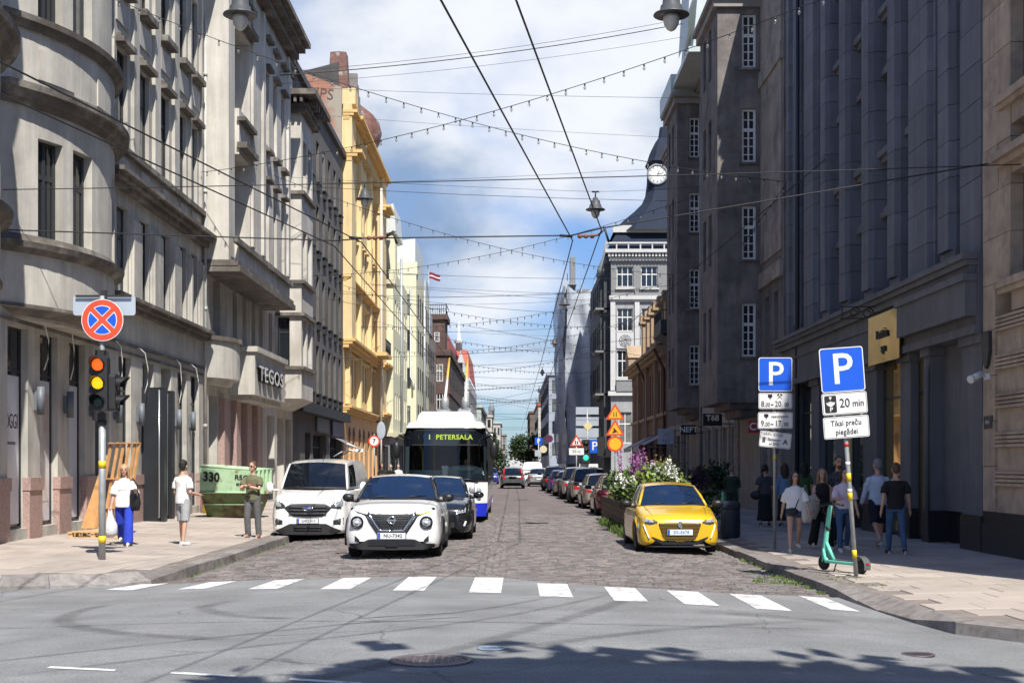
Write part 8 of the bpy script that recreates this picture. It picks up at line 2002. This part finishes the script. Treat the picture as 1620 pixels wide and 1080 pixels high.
def person(label, x, y, z, rz_, h, woman, pose, top, bottom, hair, shoes=None, skin=None, hi=True, group=None, extra=None):
    """pose: legs ((fwd,knee),(fwd,knee)) right,left; arms ((fwd,out,elbow,inward),...) right,left; head turn"""
    k = h/1.75
    t = thing('person', label, 'person', (x, y, z), rz_, group); t.scale = (k,k,k)
    sw = .172 if woman else .198; hw = .10 if woman else .092
    legs = pose.get('legs', ((6,6),(-8,6))); pts = []
    for (f, kn), sg in zip(legs, (-1,1)):
        hip = Vector((sg*hw, 0, 0)); kp = hip+vdir(f, 2, sg)*.44; ap = kp+vdir(f-kn, 0.5, sg)*.42; pts.append((hip,kp,ap))
    low = min(p[2].z for p in pts)
    if pose.get('sit'): low = -.52
    H0 = -low+.075
    off = Vector((0,0,H0))
    lean = pose.get('lean', 0)
    def T(v):       # torso points lean forward about the pelvis
        v = Vector(v); return Vector((v.x, v.y-(v.z)*math.sin(R(lean)), v.z))+off
    b = MB()
    tw = .145 if woman else .155
    b.tube([T((0,0,-.06)),T((0,0,.04)),T((0,.0,.16)),T((0,-.01,.28)),T((0,0,.40)),T((0,.01,.475)),T((0,.015,.52))], [(.13,.10),(.165 if woman else .155,.115),(.125 if woman else .14,.095),(tw,.115),(sw*.92,.115),(sw*.72,.085),(.075,.07)], 16)
    b.tube([T((0,.02,.48)),T((0,-.005,.62))], [.056,.052], 10)
    turn = R(pose.get('turn', 0)); hc = T((0,-.02,.70))
    def HD(v): v = Vector(v); c_, s_ = math.cos(turn), math.sin(turn); return hc+Vector((v.x*c_-v.y*s_, v.x*s_+v.y*c_, v.z))
    b.ell(HD((0,.012,.03)), (.076,.096,.098), 16, 12, rot=(0,0,turn)); b.ell(HD((0,-.022,-.035)), (.058,.070,.078), 14, 10, rot=(0,0,turn)); b.ell(HD((0,-.10,-.012)), (.014,.02,.026), 8, 6); b.ell(HD((0,-.075,-.085)), (.026,.02,.018), 8, 6)
    for sg in (-1,1): b.ell(HD((sg*.078,.01,-.008)), (.012,.022,.032), 8, 6)
    A = []
    for (f, o_, el, inw), sg in zip(pose.get('arms', ((12,7,14,0),(-12,7,14,0))), (-1,1)):
        sh = T((sg*sw,.005,.44)); d1 = vdir(f, o_, sg); e = sh+d1*.285
        d2 = vdir(f+el, o_-inw, sg); w = e+d2*.25; A.append((sh,e,w,d2,sg))
        b.ell(sh-Vector((sg*.012,0,.02)), (.048,.048,.05), 10, 8); b.tube([sh-Vector((0,0,.02)),sh.lerp(e,.5),e,e.lerp(w,.4),w], [.044,.044,.038,.036,.025], 10)
        pm = w+d2*.055; b.ell(pm, (.026,.038,.05), 10, 8, rot=d2.to_track_quat('Z','X').to_euler()); b.tube([w,pm],[.025,.03],8)
        sd = Vector((0,-1,0)) if abs(d2.y) < .8 else Vector((1,0,0))
        curl = Vector((-sg,0,0))
        for q, L_ in zip((-.03,-.01,.01,.03),(.062,.075,.07,.055)):
            p0 = w+d2*.085+sd*q*.9; p1 = p0+d2*L_*.5; p2 = p1+(d2*.8+curl*.5).normalized()*L_*.5; b.tube([p0-d2*.03,p0,p1,p2],[.0095,.0095,.009,.0075],6)
        p0 = w+d2*.03+sd*.03; b.tube([w+d2*.02,p0,p0+(d2*.7+sd*.7)*.04,p0+(d2*.95+sd*.3+curl*.2)*.07],[.011,.011,.010,.008],6)
    for (hip,kp,ap), sg in zip(pts, (-1,1)):
        hip, kp, ap = hip+off, kp+off, ap+off
        b.tube([hip+Vector((0,0,.05)),hip.lerp(kp,.35),kp,kp.lerp(ap,.3),kp.lerp(ap,.7),ap], [.085,.078,.053,.053,.040,.033], 12)
        ft = Vector((sg*.15,-1,0)).normalized(); b.tube([ap+Vector((0,.03,-.02)),ap+ft*.06+Vector((0,0,-.045)),ap+ft*.15+Vector((0,0,-.055))],[(.034,.04),(.036,.03),(.034,.02)],10)
    body = put('body', solid(b, .0105, 3), skin or M_SKIN, t)
    # face
    if pose.get('face', True) and hi:
        b = MB()
        for sg in (-1,1): b.ell(HD((sg*.030,-.084,.012)), (.012,.007,.007), 8, 5)
        b.build('eyes', plain('eye_dark', (.03,.02,.018), .3), t); b = MB()
        for sg in (-1,1): b.tube([HD((sg*.014,-.092,.032)),HD((sg*.048,-.080,.034))], .005, 5)
        b.build('eyebrows', hair[1], t); b = MB(); b.tube([HD((-.022,-.086,-.058)),HD((0,-.092,-.060)),HD((.022,-.086,-.058))], [.004,.007,.004], 6); b.build('mouth', plain('lip', (.36,.13,.12), .5), t)
    # hair
    b = MB(); kind = hair[0]
    if kind != 'bald':
        b.ell(HD((0,.028,.050)), (.084,.098,.092), 16, 12, rot=(0,0,turn)); b.ell(HD((0,.06,.0)), (.078,.062,.085), 14, 10, rot=(0,0,turn))
        if kind in ('long','wavy','pony'):
            L_ = {'long':.40,'wavy':.24,'pony':.1}[kind]
            for sg in (-1,1): b.tube([HD((sg*.062,-.02,.085)),HD((sg*.088,.0,.01)),HD((sg*.092,.015,-.08)),HD((sg*(.095 if kind != 'pony' else .06),.03,-.08-L_*.55))], [(.022,.04),(.026,.045),(.03,.045),(.018,.03)], 8)
            if kind != 'pony': b.tube([HD((0,.085,.02)),HD((0,.10,-.10)),HD((0,.105,-.10-L_*.5)),HD((0,.10,-.10-L_*.85))], [(.08,.04),(.095,.045),(.09,.04),(.05,.02)], 10)
            else: b.tube([HD((0,.11,.04)),HD((0,.14,-.02)),HD((0,.135,-.16)),HD((0,.12,-.28))], [.03,.035,.03,.012], 8)
        put('hair', solid(b, .011, 2), hair[1], t)
    if kind == 'beard' or pose.get('beard'):
        b = MB(); b.ell(HD((0,-.045,-.082)), (.052,.052,.045), 12, 8); put('beard', solid(b, .010, 2), hair[1], t)
    # clothes
    kindt, mt = top
    b = MB(); loose = {'tee':.018,'loose':.04,'blouse':.03,'shirt':.022,'tank':.010,'none':0}.get(kindt, .018)
    zb_ = {'tank':-.02,'blouse':-.02,'loose':-.10}.get(kindt, -.07)
    b.tube([T((0,0,zb_)),T((0,0,.04)),T((0,0,.16)),T((0,-.01,.28)),T((0,0,.40)),T((0,.01,.475)),T((0,.02,.51 if kindt != 'tank' else .49))],
           [(.17+loose*.8,.125+loose*.7),(.172+loose*.7,.125+loose*.6),(.137+loose*1.2,.108+loose),(tw+.012+loose*.6,.126+loose*.4),(sw*.92+.012,.128),(sw*.72+.012,.096),(.082,.078)], 18)
    if kindt != 'tank':
        frac = {'tee':.72,'loose':.95,'blouse':.98,'shirt':1.0}.get(kindt,.72)
        for sh, e, w, d2, sg in A:
            b.ell(sh-Vector((sg*.022,0,.022)), (.066,.068,.062), 12, 9)
            if kindt == 'shirt': b.tube([sh-Vector((sg*.03,0,.03)),sh.lerp(e,.5),e,e.lerp(w,.9)], [.066,.060,.052,.042], 12)
            else:
                ee = sh.lerp(e, frac); b.tube([sh-Vector((sg*.03,0,.03)),sh.lerp(ee,.5),ee], [.062,.066+loose*.5,.062+loose*.8], 12)
    put('top', solid(b, .0135, 3), mt, t)
    kb, mbt = bottom
    b = MB(); b.tube([T((0,0,-.12)),T((0,0,-.04)),T((0,0,.05)),T((0,0,.10))], [(.155,.118),(.178,.13),(.172,.124),(.145,.108)], 16)
    if kb == 'skirt':
        m0 = (pts[0][2]+pts[1][2])/2+off; b = MB(); b.tube([T((0,0,.12)),T((0,0,.0)),T((0,0,-.2)),Vector((m0.x,m0.y*.6,H0-.55)),Vector((m0.x,m0.y,.17))], [(.14,.11),(.178,.135),(.19,.16),(.2,.2),(.235,.26)], 20)
    else:
        for (hip,kp,ap), sg in zip(pts, (-1,1)):
            hip, kp, ap = hip+off, kp+off, ap+off
            if kb == 'shorts': kk = hip.lerp(kp,.98); b.tube([hip+Vector((0,0,.03)),hip.lerp(kp,.4),kk], [.10,.098,.086], 14)
            elif kb == 'hot': kk = hip.lerp(kp,.36); b.tube([hip+Vector((0,0,.03)),hip.lerp(kp,.2),kk], [.10,.096,.098], 14)
            elif kb == 'slim': b.tube([hip+Vector((0,0,.03)),hip.lerp(kp,.4),kp,kp.lerp(ap,.5),ap+Vector((0,0,.01))], [.098,.088,.064,.060,.048], 14)
            else:
                wd = .018 if kb == 'wide' else 0; b.tube([hip+Vector((0,0,.03)),hip.lerp(kp,.4),kp,kp.lerp(ap,.5),ap+Vector((0,.01,-.02))], [.102,.098,.078+wd,.074+wd*1.5,.070+wd*1.9], 14)
    put({'skirt':'skirt','shorts':'shorts','hot':'shorts'}.get(kb,'trousers'), solid(b, .0135, 3), mbt, t)
    if shoes:
        for (hip,kp,ap), sg in zip(pts, (-1,1)):
            ap = ap+off; ft = Vector((sg*.12,-1,0)).normalized(); pitch = Vector((0,0,0))
            b = MB(); b.tube([ap+Vector((0,.055,-.035)),ap+Vector((0,.01,-.025)),ap+ft*.07+Vector((0,0,-.04)),ap+ft*.15+Vector((0,0,-.05)),ap+ft*.19+Vector((0,0,-.055))],[(.030,.03),(.042,.048),(.044,.036),(.042,.026),(.02,.015)],12); s_ = b.build('shoe', shoes, t)
            b = MB(); b.tube([ap+Vector((0,.07,-.066)),ap+ft*.07+Vector((0,0,-.066)),ap+ft*.195+Vector((0,0,-.066))],[(.038,.011),(.046,.011),(.030,.011)],10); b.build('sole', plain('sole_white', (.6,.6,.58), .7), s_)
    t['_k'] = k
    return t, dict(A=A, HD=HD, T=T, off=off, pts=pts, k=k)
def world(t, p): 
    k = t.scale[0]; c_, s_ = math.cos(t.rotation_euler[2]), math.sin(t.rotation_euler[2]); p = Vector(p)*k; return Vector((p.x*c_-p.y*s_, p.x*s_+p.y*c_, p.z))+Vector(t.location)
C_WHITE = cloth('white', (.78,.78,.77), .04); C_BLUE = cloth('royal_blue', (.02,.05,.46)); C_BLACK = cloth('black', (.012,.012,.014)); C_GREY = cloth('heather_grey', (.34,.35,.36)); C_OLIVE = cloth('olive', (.13,.13,.075)); C_CHAR = cloth('slate_grey', (.115,.115,.12)); C_DENIM = cloth('denim', (.05,.10,.20)); C_NAVY = cloth('navy', (.010,.014,.03)); C_LILAC = cloth('lilac', (.62,.52,.60)); C_SKY = cloth('pale_blue', (.52,.60,.74)); C_DKGREY = cloth('dark_grey', (.06,.065,.075)); C_DKGREEN = cloth('dark_green', (.03,.05,.03)); C_LDENIM = cloth('light_denim', (.16,.26,.40)); C_GRN = cloth('leaf_green', (.06,.15,.04)); C_BEIGE = cloth('beige', (.50,.46,.40))
C_PLAID = mat('cloth_plaid', (.03,.035,.05), .9, .1, 6, .5, 11, col2=(.14,.15,.15), c2scale=14, c2lo=.52, c2hi=.58)
SH_W = plain('shoe_white', (.66,.66,.64), .6); SH_B = plain('shoe_dark', (.03,.03,.033), .6); SH_G = plain('shoe_grey', (.25,.25,.26), .6)
H_BLOND = hairm('blond', (.42,.27,.12)); H_DARK = hairm('dark_brown', (.035,.02,.013)); H_BRN = hairm('brown', (.10,.055,.03)); H_BLK = hairm('black', (.012,.010,.009)); H_GREY = hairm('grey', (.22,.22,.23)); H_FAIR = hairm('fair', (.25,.17,.10))
# left pavement
t, q = person('blonde woman in white T-shirt and bright blue trousers walking past the pallets', -8.1, 27.47, plz(-8.1), R(4), 1.70, True, dict(legs=((-14,26),(14,4)), arms=((8,9,8,0),(0,14,112,4)), turn=8), ('loose',C_WHITE), ('wide',C_BLUE), ('wavy',H_BLOND), SH_W)
text('BOSTON', .045, plain('print_grey', (.4,.36,.34), .8), t, q['T']((0,-.165,.30)), name='shirt_print')
hp = world(t, q['A'][0][2]+q['A'][0][3]*.09)
bg = thing('plastic_bag', 'white plastic carrier bag held by the blonde woman', 'bag', hp); b = MB(); b.tube([(0,0,.0),(.0,0,-.14),(.02,.0,-.3),(.01,0,-.46),(0,0,-.54)], [(.02,.015),(.07,.04),(.13,.09),(.15,.11),(.08,.07)], 14); b.build('sack', mat('thin_plastic', (.62,.63,.65), .35, .1, 14, .6, 16), bg); b = MB(); b.tube([(-.05,0,-.12),(-.03,0,.02),(.03,0,.02),(.05,0,-.12)], .008, 5); b.build('handle', MATS['thin_plastic'], bg)
hp = world(t, q['T']((.20,-.06,.10)))
bg = thing('shoulder_bag', 'black leather shoulder bag under the blonde woman\'s arm', 'bag', hp, R(-20)); b = MB(); b.tube([(0,0,.18),(.01,0,.05),(.03,0,-.12),(.03,0,-.26)], [(.10,.05),(.14,.075),(.155,.085),(.12,.06)], 14); b.build('pouch', mat('black_leather', (.012,.012,.014), .35, .1, 8, .3, 30), bg); b = MB(); b.tube([(-.10,-.03,.16),(-.08,-.02,.32),(-.03,.02,.42),(.05,.05,.3),(.1,.03,.16)], .012, 6); b.build('strap', MATS['black_leather'], bg)
t, q = person('man in white T-shirt and grey shorts looking away by the black gate', -6.98, 27.9, plz(-7), R(146), 1.80, False, dict(legs=((-6,2),(7,4)), arms=((-4,8,84,14),(0,8,86,14)), turn=18), ('tee',C_WHITE), ('shorts',C_GREY), ('short',H_BLK), SH_W)
b = MB(); b.tube([q['HD']((-.06,-.075,.012)),q['HD']((.06,-.075,.012))], .006, 5); b.tube([q['HD']((-.078,.0,.014)),q['HD']((-.06,-.078,.012))], .004, 5); b.tube([q['HD']((.078,.0,.014)),q['HD']((.06,-.078,.012))], .004, 5); b.build('glasses', M_BLK, t)
t, q = person('man in olive T-shirt and sunglasses standing cross-armed beside the green skip', -6.15, 31.2, plz(-6.1), R(-14), 1.80, False, dict(legs=((9,16),(-4,2)), arms=((34,4,84,62),(30,4,92,66)), turn=-12), ('tee',C_OLIVE), ('cargo',C_CHAR), ('short',H_BRN), plain('sandal_tan', (.36,.22,.16), .7))
b = MB(); 
for sg in (-1,1): b.ell(q['HD']((sg*.034,-.088,.014)), (.028,.010,.018), 10, 6); b.tube([q['HD']((sg*.06,-.08,.016)),q['HD']((sg*.078,.0,.016))], .004, 5)
b.build('sunglasses', M_BLK, t)
b = MB(); b.prism([(-.06,-.03),(-.02,.02),(.0,-.0),(.03,.06),(.06,-.01),(.05,-.05),(-.05,-.05)], lambda a,c,h: (a,h,c), -.004, 0); b.build('shirt_print', plain('print_red', (.4,.04,.03), .8), t, q['T']((0,-.149,.30)))
# right pavement, towards us
t, q = person('woman in white puff-sleeve blouse and denim shorts walking in the shade', 5.68, 26.4, prz(5.68), R(-4), 1.63, True, dict(legs=((16,4),(-16,22)), arms=((-14,10,12,0),(10,12,30,4)), turn=4), ('blouse',C_WHITE), ('hot',C_DENIM), ('wavy',H_DARK), SH_W)
hp = world(t, q['T']((.25,-.05,-.06))); bg = thing('tote_bag', 'off-white canvas tote bag carried by the woman in denim shorts', 'bag', hp, R(20)); b = MB(); b.tube([(0,0,.22),(0,0,.05),(0,0,-.12),(0,0,-.2)], [(.11,.03),(.13,.06),(.12,.06),(.09,.04)], 14); b.build('sack', cloth('canvas', (.55,.52,.47)), bg); b = MB(); b.tube([(-.08,0,.2),(-.06,.03,.5),(.0,.05,.56),(.07,0,.2)], .012, 5); b.build('handle', MATS['cloth_canvas'], bg)
hp = world(t, q['T']((-.08,-.17,-.03))); bg = thing('belt_bag', 'small black crossbody bag on the white blouse woman', 'bag', hp); b = MB(); b.ell((0,0,0),(.13,.04,.075),14,8); b.build('pouch', M_BLKM, bg); b = MB(); b.tube([(.05,0,.05),(.14,.03,.25),(.20,.10,.45)], .010, 5); b.build('strap', M_BLKM, bg)
t, q = person('woman in black halter top and black trousers carrying a folded jacket', 6.39, 27.1, prz(6.39), R(3), 1.66, True, dict(legs=((-12,18),(12,4)), arms=((24,10,60,10),(4,6,10,0)), turn=-6), ('tank',C_BLACK), ('wide',C_BLACK), ('long',H_FAIR), SH_W)
hp = world(t, q['T']((-.26,-.17,.08))); jk = thing('folded_jacket', 'beige patterned jacket draped over the arm of the woman in black', 'jacket', hp); b = MB(); b.tube([(-.03,0,.16),(.0,0,.05),(.02,.0,-.12),(-.02,.0,-.32)], [(.10,.06),(.15,.09),(.13,.08),(.09,.05)], 14); b.build('cloth', mat('jacket_beige', (.42,.39,.35), .9, .3, 9, .8, 14, col2=(.16,.14,.13), c2scale=8, c2lo=.6, c2hi=.66), jk)
person('tall bearded man in dark plaid shirt behind the two women', 7.05, 28.4, prz(7.05), R(6), 1.90, False, dict(legs=((8,4),(-10,12)), arms=((24,8,70,34),(4,7,14,0)), turn=0, beard=True), ('tee',C_PLAID), ('slim',C_NAVY), ('short',H_BRN), SH_B)
t, q = person('woman in lilac blouse and blue jeans right behind the tilted parking post', 6.63, 26.25, prz(6.63), R(2), 1.66, True, dict(legs=((12,4),(-10,14)), arms=((26,9,70,22),(6,9,12,0)), turn=6), ('blouse',C_LILAC), ('slim',C_DENIM), ('pony',H_DARK), SH_W)
hp = world(t, q['T']((.27,.04,-.08))); bg = thing('shoulder_bag', 'black shoulder bag hanging beside the lilac blouse woman', 'bag', hp); b = MB(); b.tube([(0,0,.15),(0,0,0),(0,0,-.2)], [(.10,.04),(.13,.06),(.11,.05)], 12); b.build('pouch', M_BLKM, bg); b = MB(); b.tube([(-.05,0,.14),(-.1,-.06,.38),(-.2,-.08,.52)], .01, 5); b.build('strap', M_BLKM, bg)
# right pavement, away from us
person('grey-haired man in pale blue shirt and dark shorts walking away', 7.55, 27.15, prz(7.55), R(186), 1.84, False, dict(legs=((14,4),(-16,28)), arms=((-10,10,10,0),(8,10,10,0)), face=False), ('shirt',C_SKY), ('shorts',C_NAVY), ('short',H_GREY), SH_G)
person('man in black T-shirt and blue jeans walking away from us', 7.43, 25.45, prz(7.43), R(176), 1.75, False, dict(legs=((-12,10),(10,4)), arms=((6,9,8,0),(-8,9,10,0)), face=False), ('tee',C_BLACK), ('slim',C_DENIM), ('short',H_BRN), SH_B)
t, q = person('woman in grey top and long black skirt walking away beside the upright parking post', 7.08, 36.8, prz(7.1), R(170), 1.73, True, dict(legs=((8,4),(-10,10)), arms=((6,8,40,10),(-4,8,20,0)), turn=-30, face=False), ('tee',C_DKGREY), ('skirt',C_BLACK), ('pony',H_DARK), SH_B)
hp = world(t, q['T']((.24,.05,-.05))); bg = thing('shoulder_bag', 'dark shoulder bag on the hip of the woman in the long skirt', 'bag', hp, R(170)); b = MB(); b.ell((0,0,0),(.17,.09,.13),14,8); b.build('pouch', M_BLKM, bg); b = MB(); b.tube([(.0,0,.1),(-.15,.12,.35),(-.36,.12,.52)], .012, 5); b.build('strap', M_BLKM, bg)
person('woman in blue denim shirt and dark skirt walking away', 7.59, 36.6, prz(7.6), R(178), 1.74, True, dict(legs=((8,4),(-8,8)), arms=((4,8,10,0),(-4,8,10,0)), face=False), ('shirt',C_LDENIM), ('skirt',C_BLACK), ('long',H_DARK), SH_B)
person('woman with long black hair and green top walking by the dark shopfront', 8.35, 37.6, prz(8.3), R(182), 1.74, True, dict(legs=((8,4),(-8,8)), arms=((4,8,10,0),(-4,8,10,0)), face=False), ('tee',C_GRN), ('slim',C_BLACK), ('long',H_BLK), SH_B)
person('fair short-haired person in dark green jacket standing behind the litter bin', 6.72, 40.2, prz(6.7), R(165), 1.70, False, dict(legs=((4,2),(-4,2)), arms=((20,6,60,20),(14,6,60,20)), face=False), ('shirt',C_DKGREEN), ('wide',C_DKGREEN), ('short',H_FAIR), SH_B)
person('blonde woman in grey dress far off by the T68 sign', 8.15, 55, prz(8.1), R(190), 1.72, True, dict(legs=((6,4),(-6,6)), face=False), ('tee',C_DKGREY), ('skirt',C_DKGREY), ('long',H_BLOND), SH_B, hi=False)
# far left pavement, between the vans and the bus
person('woman in black top and light jeans looking at her phone beyond the white van', UX(604,72), 72, plz(-7.1), R(10), 1.75, True, dict(arms=((20,6,80,30),(20,6,80,30)), turn=0), ('shirt',C_BLACK), ('slim',C_LDENIM), ('long',H_BLK), SH_W, hi=False)
person('bald man in black shirt walking beyond the white van', UX(618,70), 70, plz(-6.5), R(-5), 1.72, False, dict(), ('shirt',C_BLACK), ('slim',C_NAVY), ('bald',H_GREY), SH_B, hi=False)
person('man in white shirt walking beside the trolleybus on the far left', UX(630,74), 74, plz(-6.4), R(0), 1.72, False, dict(), ('shirt',C_WHITE), ('slim',C_NAVY), ('short',H_GREY), SH_B, hi=False)
person('driver in dark jacket seated at the trolleybus wheel', BX+.6, BY+1.25, BZ+.55, 0, 1.72, False, dict(sit=True, legs=((80,80),(80,80)), arms=((38,6,50,8),(38,6,50,8))), ('shirt',C_NAVY), ('slim',C_NAVY), ('short',H_DARK), SH_B, hi=False)
